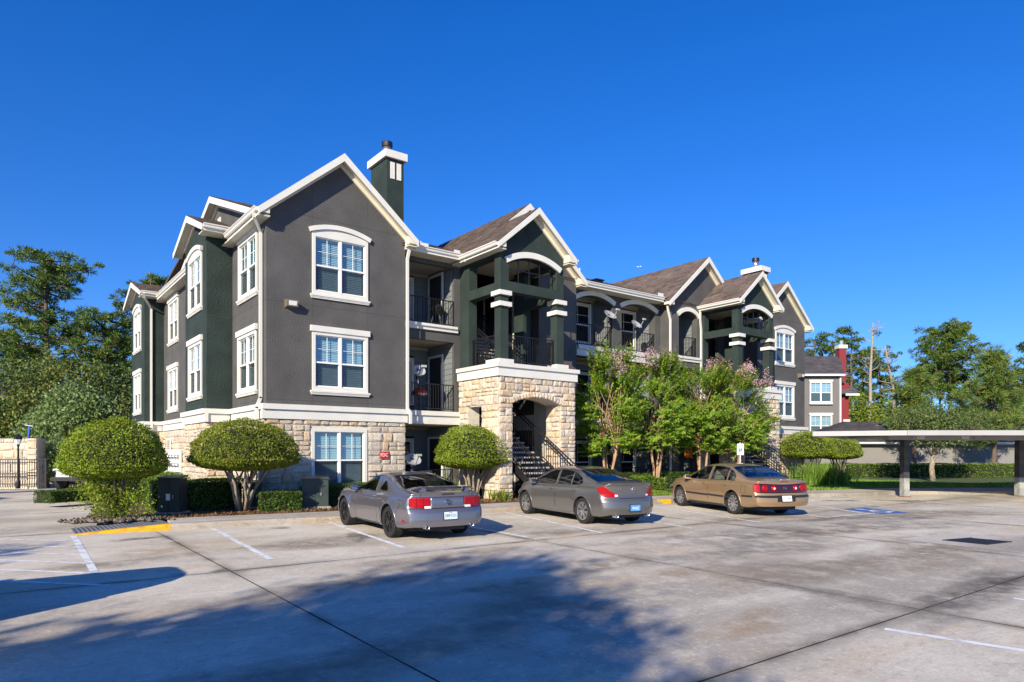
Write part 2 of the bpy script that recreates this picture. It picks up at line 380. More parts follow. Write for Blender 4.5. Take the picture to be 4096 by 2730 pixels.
yp = [p for p in resample([(11.55, -5.06), (12.15, -5.14)], .2)]
kerb_run(offset(yp, -.004), lambda i: .149, M_['paintyellow'], 'yellow_kerb_mark', kerb)
# dropped kerb: the yellow flare beside the ramp
RP = resample([(-5.1, -3.55), (-3.3, -3.76)], .3); nR = len(RP)
kerb_run(RP, lambda i: .012+.133*(i/(nR-1))**.8, M_['paintyellow'], 'yellow_kerb_ramp', kerb)
# pavement behind the kerb
WK = offset(KR, .162); WB = offset(KR, 1.25)
sw = thing('sidewalk', 'x', 'x'); del sw['label']; del sw['category']; sw['kind'] = 'structure'
for i in range(0, len(KR)-1, 3):
    j = min(i+3, len(KR)-1); m = MB(); n = j-i+1
    if KR[i][0] > 31: break
    A = [(*WK[k], kh(*KR[k])+.002) for k in range(i, j+1)]; B = [(*WB[k], .035) for k in range(i, j+1)]
    e = (Vector(A[1])-Vector(A[0])).normalized()*.004
    A[0] = tuple(Vector(A[0])+e); B[0] = tuple(Vector(B[0])+e); A[-1] = tuple(Vector(A[-1])-e); B[-1] = tuple(Vector(B[-1])-e)
    m.v = A+B+[(x, y, z-.1) for x, y, z in A]+[(x, y, z-.1) for x, y, z in B]
    for k in range(n-1): m.f += [(k, k+1, n+k+1, n+k)]
    m.f += [(0, n, 3*n, 2*n), (n-1, 3*n-1, 4*n-1, 2*n-1)]
    m.f += [(n+k, n+k+1, 3*n+k+1, 3*n+k) for k in range(n-1)]
    m.m = [0]*len(m.f); m.build('walk_slab', M_['walk'], sw)
# ramp surface with grooves
m = MB(); tmp = []
rp0 = [Vector((x, y, lot(x, y)+.012+.133*(i/(nR-1))**.8)) for i, (x, y) in enumerate(offset(RP, .162))]
rp1 = [Vector((-5.1, -2.7, -.06)), Vector((-3.35, -2.75, .035))]
m.add([rp0[0], rp0[nR//2], rp0[-1], rp1[1], (rp1[0]+rp1[1])/2, rp1[0]], [(0, 1, 4, 5), (1, 2, 3, 4)])
rampo = m.build('ramp_surface', M_['walk'], sw)
gm = MB()
for k in range(22):
    t = (k+.5)/22; a = rp0[0].lerp(rp0[-1], t); i0 = t*(nR-1); i_ = min(nR-2, int(i0)); a = rp0[i_].lerp(rp0[i_+1], i0-i_); b = rp1[0].lerp(rp1[1], t)
    gm.bar(a+Vector((0, 0, .004)), b.lerp(a, .1)+Vector((0, 0, .004)), .016, .01)
M_['groove'] = mat('ramp_groove', (.05, .06, .09), .9); M_['slate'] = mat('ramp_slate', (.17, .19, .24), .8, var=.2, vscale=5)
rampo.data.materials.clear(); rampo.data.materials.append(M_['slate'])
gr = gm.build('ramp_groove', M_['groove'], sw); gr['kind'] = 'stuff'
# stains worn into the concrete
def stain_mat(name, col, k):
    m = bpy.data.materials.new(name); m.use_nodes = True; N = m.node_tree.nodes; Lk = m.node_tree.links; b = N['Principled BSDF']; b.inputs['Base Color'].default_value = (*col, 1); b.inputs['Roughness'].default_value = .8
    t = N.new('ShaderNodeBsdfTransparent'); mx = N.new('ShaderNodeMixShader'); a = N.new('ShaderNodeAttribute'); a.attribute_name = 'rim'; tc = N.new('ShaderNodeTexCoord'); n = N.new('ShaderNodeTexNoise'); n.inputs['Scale'].default_value = 1.7; n.inputs['Detail'].default_value = 8; n.inputs['Roughness'].default_value = .7; Lk.new(tc.outputs['Object'], n.inputs[0])
    r = N.new('ShaderNodeMapRange'); r.inputs[1].default_value = .36; r.inputs[2].default_value = .62; r.inputs[4].default_value = k; Lk.new(n.outputs[0], r.inputs[0]); mu = N.new('ShaderNodeMath'); mu.operation = 'MULTIPLY'; Lk.new(a.outputs['Fac'], mu.inputs[0]); Lk.new(r.outputs[0], mu.inputs[1])
    Lk.new(mu.outputs[0], mx.inputs[0]); Lk.new(t.outputs[0], mx.inputs[1]); Lk.new(b.outputs[0], mx.inputs[2]); Lk.new(mx.outputs[0], N['Material Output'].inputs[0]); return m
SM = [stain_mat('oil_stain', (.09, .08, .068), .7), stain_mat('tyre_grime', (.22, .2, .17), .55), stain_mat('rust_stain', (.42, .28, .15), .4), stain_mat('brown_silt', (.33, .27, .2), .6)]
STZ = [.0]
def stain(x, y, a, b, rz, k):
    m = MB(); n = 28; vals = []; STZ[0] += .00006; c_, s_ = math.cos(rz), math.sin(rz); r = random.Random(int(x*91+y*37))
    w = [1+.18*math.sin(3*2*math.pi*i/n+x)+.12*math.sin(5*2*math.pi*i/n+y)+r.uniform(-.06, .06) for i in range(n)]
    for f, v in ((.0001, 1), (.35, .95), (.7, .55), (1, 0)):
        for i in range(n): t = 2*math.pi*i/n; u, q = a*f*w[i]*math.cos(t), b*f*w[i]*math.sin(t); X_, Y_ = x+u*c_-q*s_, y+u*s_+q*c_; m.v.append((X_, Y_, lot(X_, Y_)+.0015+STZ[0])); vals.append(v)
    for j in range(3):
        for i in range(n): m.f.append((j*n+i, (j+1)*n+i, (j+1)*n+(i+1) % n, j*n+(i+1) % n)); m.m.append(0)
    o = m.build('ground_stain', SM[k], parking, fix=False); o.data.attributes.new('rim', 'FLOAT', 'POINT').data.foreach_set('value', vals)
for q in [(-1.35, -4.75, .5, .28, .1, 0), (-.35, -7.2, .75, .35, 1.2, 0), (1.2, -5.2, .5, .35, .3, 0), (6.9, -6.2, .5, .5, 0, 0), (8.9, -6.0, .7, .35, .2, 0), (12.3, -7.0, .7, .5, 0, 0), (18.6, -7.8, 1.0, .45, -.4, 0), (-4.2, -5.0, .6, .25, .2, 0), (21.0, -9.4, 1.2, .4, -.5, 0), (24.5, -10, 1.0, .5, -.5, 1),
    (7.5, -11.6, 6.5, 1.1, -.1, 1), (10.5, -12.6, 5.0, .9, -.2, 1), (5.0, -13.0, 4.0, .9, -.05, 1), (13.5, -11.5, 3.5, .8, -.45, 1), (6.5, -15.0, 4.0, 1.0, .1, 3), (3.2, -14.6, 2.2, .9, .1, 3), (1.4, -12.4, 1.6, .6, .1, 3), (9.5, -14.9, 2.6, 1.6, 0, 3), (4.6, -16.9, 2.6, .5, .02, 0), (3.0, -17.2, 1.8, .35, .02, 1), (2.3, -15.8, .35, 1.6, 0, 1), (16.5, -12, 3.5, 1.0, -.5, 3), (12.0, -10.9, 2.6, .4, -.1, 1),
    (-2.0, -11.4, 3.0, .8, .1, 1), (-1.4, -14.2, 1.2, .9, .2, 1), (-.9, -13.0, 1.0, .5, 0, 3), (-4.5, -15.0, 2.6, .8, .2, 1), (-5, -8, 1.6, .5, .2, 3), (-1.6, -7.6, 1.4, .9, 0, 3), (-4.2, -7.0, .9, .5, .3, 2), (20.5, -8.9, 1.6, .25, -.6, 2), (5.5, -10.2, 1.4, .3, -.2, 2), (3.4, -9.0, 1.3, .5, .1, 3), (9.2, -9.6, 1.4, .6, 0, 3), (.2, -16.1, 1.2, .35, .2, 2), (2.2, -13.6, .9, .3, .1, 2), (-.2, -10.4, 2.0, .5, .05, 3)]: stain(*q)
# planting bed and lawn sheets
def sheet(name, pts, z, mt, kind='structure', sub=0):
    me = plate_mesh(name, [pts], .02, Matrix.Translation((0, 0, z-.02)), mt); o = link(name, me); o['kind'] = kind; return o
bedpts = [(-5.05, -2.7), (-4.2, -2.72), (-3.4, -2.78)]+[p for p in WB if p[0] > -3.3 and p[0] < 30]+[(30, -9.5), (60, -9.5), (60, 90), (-4.9, 90), (-4.9, 24)]
sheet('planting_bed', [(-4.8, -2.3), (-4.2, -2.66), (-3.4, -2.7)]+[(x, y+.05) for x, y in WB if -3.2 < x < 30]+[(62, -24), (90, -24), (90, 120), (-3.7, 120), (-3.75, 5), (-4.3, 1), (-4.7, -1.4)], .022, M_['mulch'])
LB = offset(KR, 1.27)
lawnpts = [p for p in LB if 18.2 < p[0] < 32]+[(62, -24), (100, -20), (70, 40), (34, 6.0), (29.5, 1.0), (24, -1.6), (21, -2.4), (19, -3.0), (17.8, -4.2)]
sheet('lawn', lawnpts, .034, M_['lawnsoil'])
# painted lines
def ribbon(m, pts, w, lift=.004, mi=0):
    P = [Vector(p) for p in pts]; L_, R_ = [], []
    for i, p in enumerate(P):
        t = (P[min(i+1, len(P)-1)]-P[max(i-1, 0)]).normalized(); nrm = Vector((-t.y, t.x))
        L_.append(p+nrm*w/2); R_.append(p-nrm*w/2)
    n = len(P); m.add([(q.x, q.y, lot(q.x, q.y)+lift) for q in L_+R_], [(i, n+i, n+i+1, i+1) for i in range(n-1)], mi); return m
lines = [((-5.12, -3.62), (-5.28, -8.85), .11), ((-2.48, -3.98), (-2.78, -8.95), .11), ((.18, -4.3), (-.35, -9.17), .11), ((2.66, -4.5), (2.5, -9.3), .1),
         ((5.36, -4.66), (4.35, -9.6), .1), ((8.1, -4.85), (6.75, -10.2), .1), ((10.78, -5.1), (9.35, -10.39), .1), ((14.05, -5.5), (12.04, -10.65), .1),
         ((15.2, -6.2), (12.45, -9.6), .09), ((17.1, -6.0), (14.3, -10.6), .1), ((19.46, -6.25), (17.16, -10.16), .1), ((22.17, -8.3), (19.25, -12.46), .1), ((25.9, -10.0), (22.4, -14.2), .1),
         ((12.0, -10.65), (15.4, -10.9), .1), ((1.06, -17.1), (1.37, -18.4), .1), ((-6.3, -17.1), (-6.2, -22), .1), ((4.0, -17.4), (4.3, -22), .1)]
for a, b, wd in lines:
    P = [Vector(a).lerp(Vector(b), t/8) for t in range(9)]
    o = ribbon(MB(), P, wd).build('parking_line', M_['paintwhite'], fix=False); o['kind'] = 'structure'
for k in range(6):
    y = -3.5-k*1.05; o = ribbon(MB(), [(-5.22, y-1.12), (-7.6, y+1.35)], .09).build('hatch_line', M_['paintwhite'], fix=False); o['kind'] = 'structure'
def wheelchair(put, s=1.0, n=20):                          # put(list of 2-D points, width): strokes of the access symbol in a 1 x 1 box
    put([(.42, .86+.001), (.42, .62), (.72, .62)], .1); put([(.42, .50+.12), (.42, .48), (.66, .46), (.78, .18), (.9, .22)], .1)
    put([(.3, .6)]+[(.45+.24*math.cos(a), .33+.24*math.sin(a)) for a in [2.2+4.0*i/n for i in range(n+1)]], .08)
    put([(.42+.075*math.cos(2*math.pi*i/12), .93+.075*math.sin(2*math.pi*i/12)) for i in range(13)], .08)
bp = [(15.0, -9.65), (16.2, -9.85), (15.7, -11.35), (14.5, -11.1)]
mark = MB().add([(x, y, lot(x, y)+.004) for x, y in bp], [(3, 2, 1, 0)]).build('accessible_mark', M_['paintblue']); mark['kind'] = 'structure'
sym = MB(); o_ = Vector(bp[3]); ex = (Vector(bp[2])-o_); ey = (Vector(bp[0])-o_)
wheelchair(lambda pts, wd: ribbon(sym, [o_+ex*(.1+.8*p[0])+ey*(.08+.84*p[1]) for p in pts], wd*1.3, .008))
sym.build('wheelchair_symbol', M_['paintwhite'], mark, fix=False)
# storm drain in its own concrete collar
gx = [(9.46, -14.57), (10.38, -14.78), (10.42, -15.5), (9.48, -15.35)]
dr = thing('storm_drain', 'black slotted storm drain set in a pale concrete collar on the lot', 'drain', (9.95, -15.05, lot(9.95, -15.05)))
dl = lambda x, y, z: (x-9.95, y+15.05, lot(x, y)+z-lot(9.95, -15.05))
pad = [(8.85, -13.9), (11.15, -14.1), (11.35, -16.0), (8.8, -16.1)]
m = MB(); m.add([dl(*p, .004) for p in pad], [(3, 2, 1, 0)]); m.build('collar', M_['walk'], dr)
m = MB(); m.add([dl(x, y, .008) for x, y in gx], [(3, 2, 1, 0)]); m.build('shaft_shade', M_['dark'], dr)  # flat dark sheet painted as the shaded hollow under the grate
m = MB(); G0, G1, G2, G3 = [Vector(p) for p in gx]
for k in range(15):
    t = (k+.5)/15; a = G0.lerp(G1, t); b = G3.lerp(G2, t); m.bar(dl(a.x, a.y, .012), dl(b.x, b.y, .012), .022, .012)
for t in (0, .5, 1): a = G0.lerp(G3, t); b = G1.lerp(G2, t); m.bar(dl(a.x, a.y, .014), dl(b.x, b.y, .014), .03, .014)
m.build('grate', M_['black'], dr)
# ---------------------------------------------------------------- the apartment building
B = thing('apartment_building', 'three-storey gray and dark green stucco apartment building with limestone base and white trim', 'apartment building')
def frame(o, ax):
    ax = Vector(ax); z = Vector((0, 0, 1)); n = ax.cross(z); m = Matrix.Identity(4)
    for i in range(3): m[i][0] = ax[i]; m[i][1] = z[i]; m[i][2] = n[i]; m[i][3] = o[i]
    return m
def FR(x, y, z): return frame((x, y, z), (1, 0, 0))       # faces the street
def LF(x, y, z): return frame((x, y, z), (0, -1, 0))      # faces left (-x)
def pbox(name, x0, x1, y0, y1, z0, z1, mt, parent=None): return MB().box(x0, x1, y0, y1, z0, z1).build(name, mt, parent or B)
_wc = {}
def wmesh(key, fn):
    if key not in _wc: _wc[key] = fn()
    return _wc[key]
def window(M, w, h, style='flat', blind=True, munt=True, name='window', parent=None, mats_=None, rooms=True, half=False):
    """casing w x h, local origin at the lower left of the casing, n outward"""
    K = (round(w, 3), round(h, 3), style)
    c = .1 if w > 1 else .09; ins = .03
    def casing():
        m = MB(); m.box(0, w, h-c, h, -.05, .045); m.box(0, w, 0, c*.8, -.05, .045); m.box(0, c, c*.8, h-c, -.05, .045); m.box(w-c, w, c*.8, h-c, -.05, .045); return m.mesh('window', M_['trim'])
    p = link(name, wmesh(K+('c',), casing), parent or B, M=M)
    a0, a1, b0, b1 = c, w-c, c*.8, h-c; mid = (a0+a1)/2; bm = b0+(b1-b0)*.47
    def sash():
        m = MB()
        if not half: m.box(mid-.032, mid+.032, b0, b1, -.07, .025)
        for l, r in (((a0, mid-.032), (mid+.032, a1)) if not half else ((a0, a1),)):
            m.box(l, r, bm-.024, bm+.024, -.065, .015)
            for q in (l, r-.028): m.box(q, q+.028, b0, bm-.03, -.075, -.015); m.box(q, q+.028, bm+.03, b1, -.06, 0)
            m.box(l+.028, r-.028, b0, b0+.035, -.075, -.015); m.box(l+.028, r-.028, b1-.03, b1, -.06, 0)
        return m.mesh('sash', M_['white'])
    link('sash', wmesh(K+('s', half), sash), p)
    halves = ((a0+.028, mid-.06), (mid+.06, a1-.028)) if not half else ((a0+.028, a1-.028),)
    for i, (l, r) in enumerate(halves):
        for j, (lo, hi, dz) in enumerate(((b0+.035, bm-.03, -.05), (bm+.03, b1-.03, -.03))):
            link('pane', wmesh(K+('p', i, j, half), lambda: MB().add([(l, lo, dz), (r, lo, dz), (r, hi, dz), (l, hi, dz)], [(0, 1, 2, 3)]).mesh('pane', M_['pane'], fix=False)), p)
        link('insect_screen', wmesh(K+('sc', i, half), lambda: MB().add([(l, b0+.035, -.025), (r, b0+.035, -.025), (r, bm-.03, -.025), (l, bm-.03, -.025)], [(0, 1, 2, 3)]).mesh('insect_screen', M_['screen'], fix=False)), p)
    if munt:
        def mu():
            m = MB(); lo, hi = bm+.03, b1-.03
            for l, r in halves:
                m.box((l+r)/2-.007, (l+r)/2+.007, lo, hi, -.032, -.018); q = (lo+hi)/2
                m.box(l, (l+r)/2-.007, q-.006, q+.006, -.031, -.019); m.box((l+r)/2+.007, r, q-.006, q+.006, -.031, -.019)
            return m.mesh('muntin', M_['white'])
        link('muntin', wmesh(K+('m', half), mu), p)
    if blind:
        def bl():
            m = MB(); v = b0+.02
            while v < b1-.05:
                m.add([(a0+.05, v, -.105), (a1-.05, v, -.105), (a1-.05, v+.05, -.125), (a0+.05, v+.05, -.125)], [(0, 1, 2, 3)]); v += .055
            m.box(a0+.04, a1-.04, b1-.05, b1, -.16, -.11); return m.mesh('blind', M_['blind'], fix=False)
        link('blind', wmesh(K+('b',), bl), p)
    if rooms:
        link('dark_room_box', wmesh(K+('r',), lambda: MB().add([(0, 0, -.5), (w, 0, -.5), (w, h, -.5), (0, h, -.5), (0, 0, -.2), (w, 0, -.2), (w, h, -.2), (0, h, -.2)], [(0, 1, 2, 3), (0, 1, 5, 4), (1, 2, 6, 5), (2, 3, 7, 6), (3, 0, 4, 7)]).mesh('dark_room_box', M_['dark'], fix=False)), p)  # near-black box, the unlit room's darkness put into its colour
    if style in ('flat', 'arch'):
        def sill():
            m = MB(); m.box(0, w, -.045, -.001, -.05, .05); m.box(-.06, w+.06, -.1, -.045, -.05, .09); m.box(-.045, w+.045, -.135, -.1, -.05, .07); m.box(-.03, w+.03, -.17, -.135, -.05, .055); return m.mesh('sill', M_['trim'])
        link('sill', wmesh(K+('si',), sill), p)
    if style == 'flat':
        link('head', wmesh(K+('h',), lambda: MB().box(-.06, w+.06, h+.001, h+.18, -.05, .085).mesh('head', M_['trim'])), p)
    if style == 'arch':
        r_ = .17 if w > 1.5 else .17
        link('arched_panel', wmesh(K+('ap',), lambda: plate_mesh('arched_panel', [arch_loop(0, w, h+.001, h+.03, h+.03+r_)], .09, Matrix.Translation((0, 0, -.05)), M_['trim'])), p)
        link('arched_head', wmesh(K+('ah',), lambda: plate_mesh('arched_head', [arch_band(0, w, h+.04, h+.04+r_, .14)], .14, Matrix.Translation((0, 0, -.05)), M_['trim'])), p)
    return p
# --- stones
def stone_variants(n=9):
    out = []
    for k in range(n):
        r = random.Random(100+k); m = MB(); g = [-.5, -.36, 0, .36, .5]; idx = {}
        g = [-.5, -.3, .3, .5]
        for i, u in enumerate(g):
            for j, v in enumerate(g):
                e = (i in (0, 3))+(j in (0, 3)); z = (.98 if e == 0 else .52 if e == 1 else .36)+r.uniform(-.22, .22)*(1 if e < 2 else .4)
                idx[i, j] = len(m.v); m.v.append((u+r.uniform(-.07, .07)*(e == 0)+(r.uniform(-.025, .025) if e else 0), v+r.uniform(-.07, .07)*(e == 0)+(r.uniform(-.025, .025) if e else 0), z))
        for i in range(3):
            for j in range(3): m.f.append((idx[i, j], idx[i+1, j], idx[i+1, j+1], idx[i, j+1])); m.m.append(0)
        ring = [idx[i, 0] for i in range(4)]+[idx[3, j] for j in range(1, 4)]+[idx[i, 3] for i in (2, 1, 0)]+[idx[0, j] for j in (2, 1)]
        o = len(m.v)
        for q in ring: x, y, z = m.v[q]; m.v.append((x, y, -.1))
        n_ = len(ring)
        for i in range(n_): m.f.append((ring[i], o+i, o+(i+1) % n_, ring[(i+1) % n_])); m.m.append(0)
        me = m.mesh('stone', M_['stone'], smooth=False); out.append(me)
    return out
SV = stone_variants(); NST = [0]
SMALL = MB()
def put_stone(M, u, v, w, h, d=.055, r=rnd, parent=None):
    me = r.choice(SV); fl = r.choice((1, -1)); T = M @ Matrix.Translation((u+w/2, v+h/2, 0)) @ Matrix.Diagonal((w*fl, h*r.choice((1, -1)), d*r.uniform(.75, 1.25), 1))
    NST[0] += 1
    if NST[0] <= 300: link('stone', me, parent or B, M=T)
    else: SMALL.add([T @ x.co for x in me.vertices], [tuple(p.vertices) for p in me.polygons])
def stonework(M, u0, u1, v0, v1, holes=(), seed=1, hmin=.16, hmax=.31, j=.018, arch=None, big=1.0):
    r = random.Random(seed); v = v0
    while v < v1-.04:
        h = min(r.uniform(hmin, hmax)*big, v1-v)
        if v1-(v+h) < .1: h = v1-v
        segs = [(u0, u1)]
        for a, b, c, d in holes:
            if v < d-.03 and v+h > c+.03:
                ns = []
                for s, e in segs:
                    if b <= s or a >= e: ns.append((s, e)); continue
                    if a > s: ns.append((s, a))
                    if b < e: ns.append((b, e))
                segs = ns
        for s, e in segs:
            u = s
            while u < e-.02:
                w_ = r.uniform(.2, .56)*big
                if e-(u+w_) < .16: w_ = e-u
                w_ = min(w_, e-u)
                parts = [(u, v, w_, h)]
                if h > .23 and r.random() < .4 and w_ < .45: parts = [(u, v, w_, h*.5), (u, v+h*.5, w_, h*.5)]
                for (a, b, c, d) in parts:
                    if arch:
                        q = arch(a+c/2, b, a, a+c)
                        if q is None: continue
                        d2 = b+d-max(b, q); b2 = max(b, q)
                        if d2 < .05: continue
                        b, d = b2, d2
                    if c > .05 and d > .04: put_stone(M, a+j/2, b+j/2, c-j, d-j, r=r)
                u += w_
        v += h
# --- shingled roof plane: eave from a to b, slope vector s (to the ridge)
SHN = [0]
def roof(a, b, s, mt='shingle', thick=.1, detail=True, parent=None, tab=.3, exp=.15):
    a, b, s = Vector(a), Vector(b), Vector(s); e = (b-a); L = e.length; ed = e.normalized(); S = s.length; sdv = s.normalized()
    n = ed.cross(sdv).normalized()
    if n.z < 0: n = -n
    p = MB().prism([a, b, b+s, a+s], -n*thick).build('roof', M_['roofdeck'], parent or B)
    if detail:
        m = MB(); r = random.Random(int(L*100+S*37)); rows = int(S/exp)+1
        for i in range(rows):
            t0 = i*exp-.02; t1 = min(t0+exp+.04, S); u = -r.uniform(0, tab)
            if t0 >= S: break
            while u < L:
                w_ = tab*r.uniform(.75, 1.25); u0 = max(0, u); u1 = min(L, u+w_-.006); u += w_
                if u1-u0 < .02: continue
                q0 = a+ed*u0+sdv*(t0+r.uniform(-.008, .008)); q1 = a+ed*u1+sdv*(t0+r.uniform(-.008, .008)); q2 = a+ed*u1+sdv*t1; q3 = a+ed*u0+sdv*t1
                lo = n*r.uniform(.018, .03); hi = n*.006
                m.add([q0+lo, q1+lo, q2+hi, q3+hi, q0, q1], [(0, 1, 2, 3), (4, 5, 1, 0)])
        o = m.build('shingles', M_[mt], p, fix=False); o['kind'] = 'stuff'
    return p
def gutter(a, b, out, parent=None, mt='gutter'):          # K-style gutter hung on an eave, out = outward direction
    a, b, out = Vector(a), Vector(b), Vector(out).normalized(); prof = [(0, -.13), (.065, -.13), (.085, -.1), (.085, -.07), (.11, -.035), (.12, -.03), (.12, 0), (.105, 0), (.105, -.02), (0, -.02)]
    z = Vector((0, 0, 1)); m = MB(); m.prism([a+out*x+z*y for x, y in prof], b-a); return m.build('gutter', M_[mt], parent or B)
def fascia(a, b, out, h=.2, t=.03): a, b, out = Vector(a), Vector(b), Vector(out); return MB().prism([a, a+out*t, a+out*t-Vector((0, 0, h)), a-Vector((0, 0, h))], b-a).build('fascia', M_['trim'], B)
def gable_roof(xc, half, ze, zr, y0, y1, ywall, wall_half, axis='y', mt='shingle', gl=True, gr=True, rb=.22, ret=True, yl=None, yr=None, detail=(True, True)):
    """gable whose ridge runs back along y (axis 'y') or along x (axis 'x'); y0 front edge, y1 back"""
    def P(u, d, z): return Vector((xc+u, d, z)) if axis == 'y' else Vector((d, xc-u, z))
    k = (zr-ze)/half
    for sg, dt in ((-1, detail[0]), (1, detail[1])):
        a, b = P(sg*half, y0, ze), P(sg*half, y1, ze); s = P(0, y0, zr)-a
        roof(a, b, s, mt, detail=dt)
        # rake board and raked soffit
        m = MB(); m.prism([P(sg*half, y0-.001, ze-.005), P(0, y0-.001, zr-.005), P(0, y0-.001, zr-rb-.03), P(sg*half, y0-.001, ze-rb)], P(0, y0-.035, 0)-P(0, y0, 0)); m.build('rake_board', M_['trim'], B)
        m = MB(); m.prism([P(sg*(half-.02), y0, ze-.11), P(sg*.01, y0, zr-.12), P(sg*.01, ywall, zr-.12), P(sg*(half-.02), ywall, ze-.11)], Vector((0, 0, -.03))); m.build('raked_soffit', M_['soffit'], B)
        m = MB(); m.prism([P(sg*(wall_half+.02), ywall-.06*(1 if axis == 'y' else 1), ze+k*(half-wall_half)-.16), P(0, ywall-.06, zr-.17), P(0, ywall-.06, zr-.32), P(sg*(wall_half+.02), ywall-.06, ze+k*(half-wall_half)-.3)], P(0, ywall+.02, 0)-P(0, ywall-.06, 0)); m.build('frieze_board', M_['soffit'], B)
        if ret:                                            # boxed eave return
            m = MB(); m.prism([P(sg*half, y0, ze-.01), P(sg*half, y0, ze-rb*.62), P(sg*wall_half, y0, ze-rb*.62), P(sg*wall_half, y0, ze+k*(half-wall_half)-.12)], P(0, ywall, 0)-P(0, y0+.001, 0)); m.build('eave_return', M_['soffit'], B)
        if (gl if sg < 0 else gr):
            out = P(sg, 0, 0)-P(0, 0, 0); out.z = 0
            yy = (yl if sg < 0 else yr) or y1
            gutter(P(sg*half, y0+.01, ze+.01), P(sg*half, yy, ze+.01), out)
            m = MB(); m.prism([P(sg*(half-.01), y0+.03, ze-.02), P(sg*(half-.01), y0+.03, ze-rb), P(sg*(half-.04), y0+.03, ze-rb), P(sg*(half-.04), y0+.03, ze-.02)], P(0, yy, 0)-P(0, y0+.03, 0)); m.build('fascia', M_['trim'], B)
            m = MB(); m.prism([P(sg*(half-.02), y0+.03, ze-rb+.03), P(sg*(wall_half-.02), y0+.03, ze-rb+.03), P(sg*(wall_half-.02), y0+.03, ze-rb), P(sg*(half-.02), y0+.03, ze-rb)], P(0, yy, 0)-P(0, y0+.03, 0)); m.build('soffit', M_['soffit'], B)
BAL = {}
def railing(a, b, h=.95, pitch=.105, parent=None, name='railing', post=True, w=.03):
    a, b = Vector(a), Vector(b); d = b-a; hl = Vector((d.x, d.y, 0)).length; m = MB(); up = Vector((0, 0, 1))
    m.bar(a+up*h, b+up*h, .045, w); m.bar(a+up*.09, b+up*.09, .03, w)
    if post: m.box(a.x-.02, a.x+.02, a.y-.02, a.y+.02, a.z, a.z+h+.01); m.box(b.x-.02, b.x+.02, b.y-.02, b.y+.02, b.z, b.z+h+.01)
    p = m.build(name, M_['black'], parent or B); n = max(2, int(hl/pitch)); key = round(h, 2)
    if key not in BAL: BAL[key] = MB().box(-.0085, .0085, -.0085, .0085, .09, key).mesh('baluster', M_['black'])
    for i in range(1, n): link('baluster', BAL[key], p, loc=a+d*(i/n))
    return p
def downspout(pts, r=.045): 
    m = MB()
    for p, q in zip(pts, pts[1:]):
        d = (Vector(q)-Vector(p)).normalized(); m.bar(Vector(p)-d*.02, Vector(q)+d*.02, .09, .065, up=(0, 1, 0) if abs(d.z) > .9 else (0, 0, 1))
    return m.build('downspout', M_['gutter'], B)
def joint(M, u0, u1, v0, v1):
    return link('control_joint', MB().box(u0, u1, v0, v1, -.01, .0015).mesh('control_joint', M_['joint']), B, M=M)
def band(segs, z0=2.62, z1=3.06, lower=True):             # white belt course along plan segments (a, b, outward)
    for a, b, o_ in segs:
        a, b, o_ = Vector((*a, 0)), Vector((*b, 0)), Vector((*o_, 0)); m = MB(); zm = z1-.16
        m.prism([a+o_*.09+Vector((0, 0, z0)), a-o_*.02+Vector((0, 0, z0)), a-o_*.02+Vector((0, 0, zm-.001)), a+o_*.09+Vector((0, 0, zm-.001))], b-a); m.build('belt_course', M_['trim'], B)
        m = MB(); t = (b-a).normalized()*.06
        m.prism([a-t*0+o_*.15+Vector((0, 0, zm)), a+o_*-.02+Vector((0, 0, zm)), a+o_*-.02+Vector((0, 0, z1)), a+o_*.15+Vector((0, 0, z1))], b-a); m.build('belt_cap', M_['trim'], B)

# ===== wing at the left corner
WT = .2
def R4(u0, u1, v0, v1): return rect(u0, u1, v0, v1)
wA = [(1.39, 1.86, 6.56, 1.84), (1.39, 1.86, 3.58, 1.78), (1.36, 1.86, .5, 1.86)]
hole = lambda u, w, v, h: rect(u+.06, u+w-.06, v+.05, v+h-.06)
plate('wall', [[(0, 2.6), (4.62, 2.6), (4.62, 8.95), (2.31, 10.88), (0, 8.95)], hole(*wA[0]), hole(*wA[1])], WT, MF(0), M_['gray'], B)
plate('base_wall', [rect(0, 4.62, -.1, 2.599), hole(*wA[2])], WT, MF(.0), M_['mortar'], B)
window(FR(1.39, 0, 6.56), 1.86, 1.84, 'arch'); window(FR(1.39, 0, 3.58), 1.86, 1.78); window(FR(1.36, 0, .5), 1.86, 1.86, 'plain')
stonework(FR(0, 0, 0), .0, 4.62, .0, 2.62, [(1.33, 3.25, -.5, 2.37)], 3, big=1.05)
for u in (1.4, 3.26): joint(FR(0, 0, 0), u-.006, u+.006, 8.62, 9.9); joint(FR(0, 0, 0), u-.006, u+.006, 5.78, 6.36); joint(FR(0, 0, 0), u-.006, u+.006, 3.1, 3.38)
for v in (8.88, 6.15, 3.2): joint(FR(0, 0, 0), .01, 4.61, v-.006, v+.006)
band([((-.149, 0), (4.68, 0), (0, -1))])
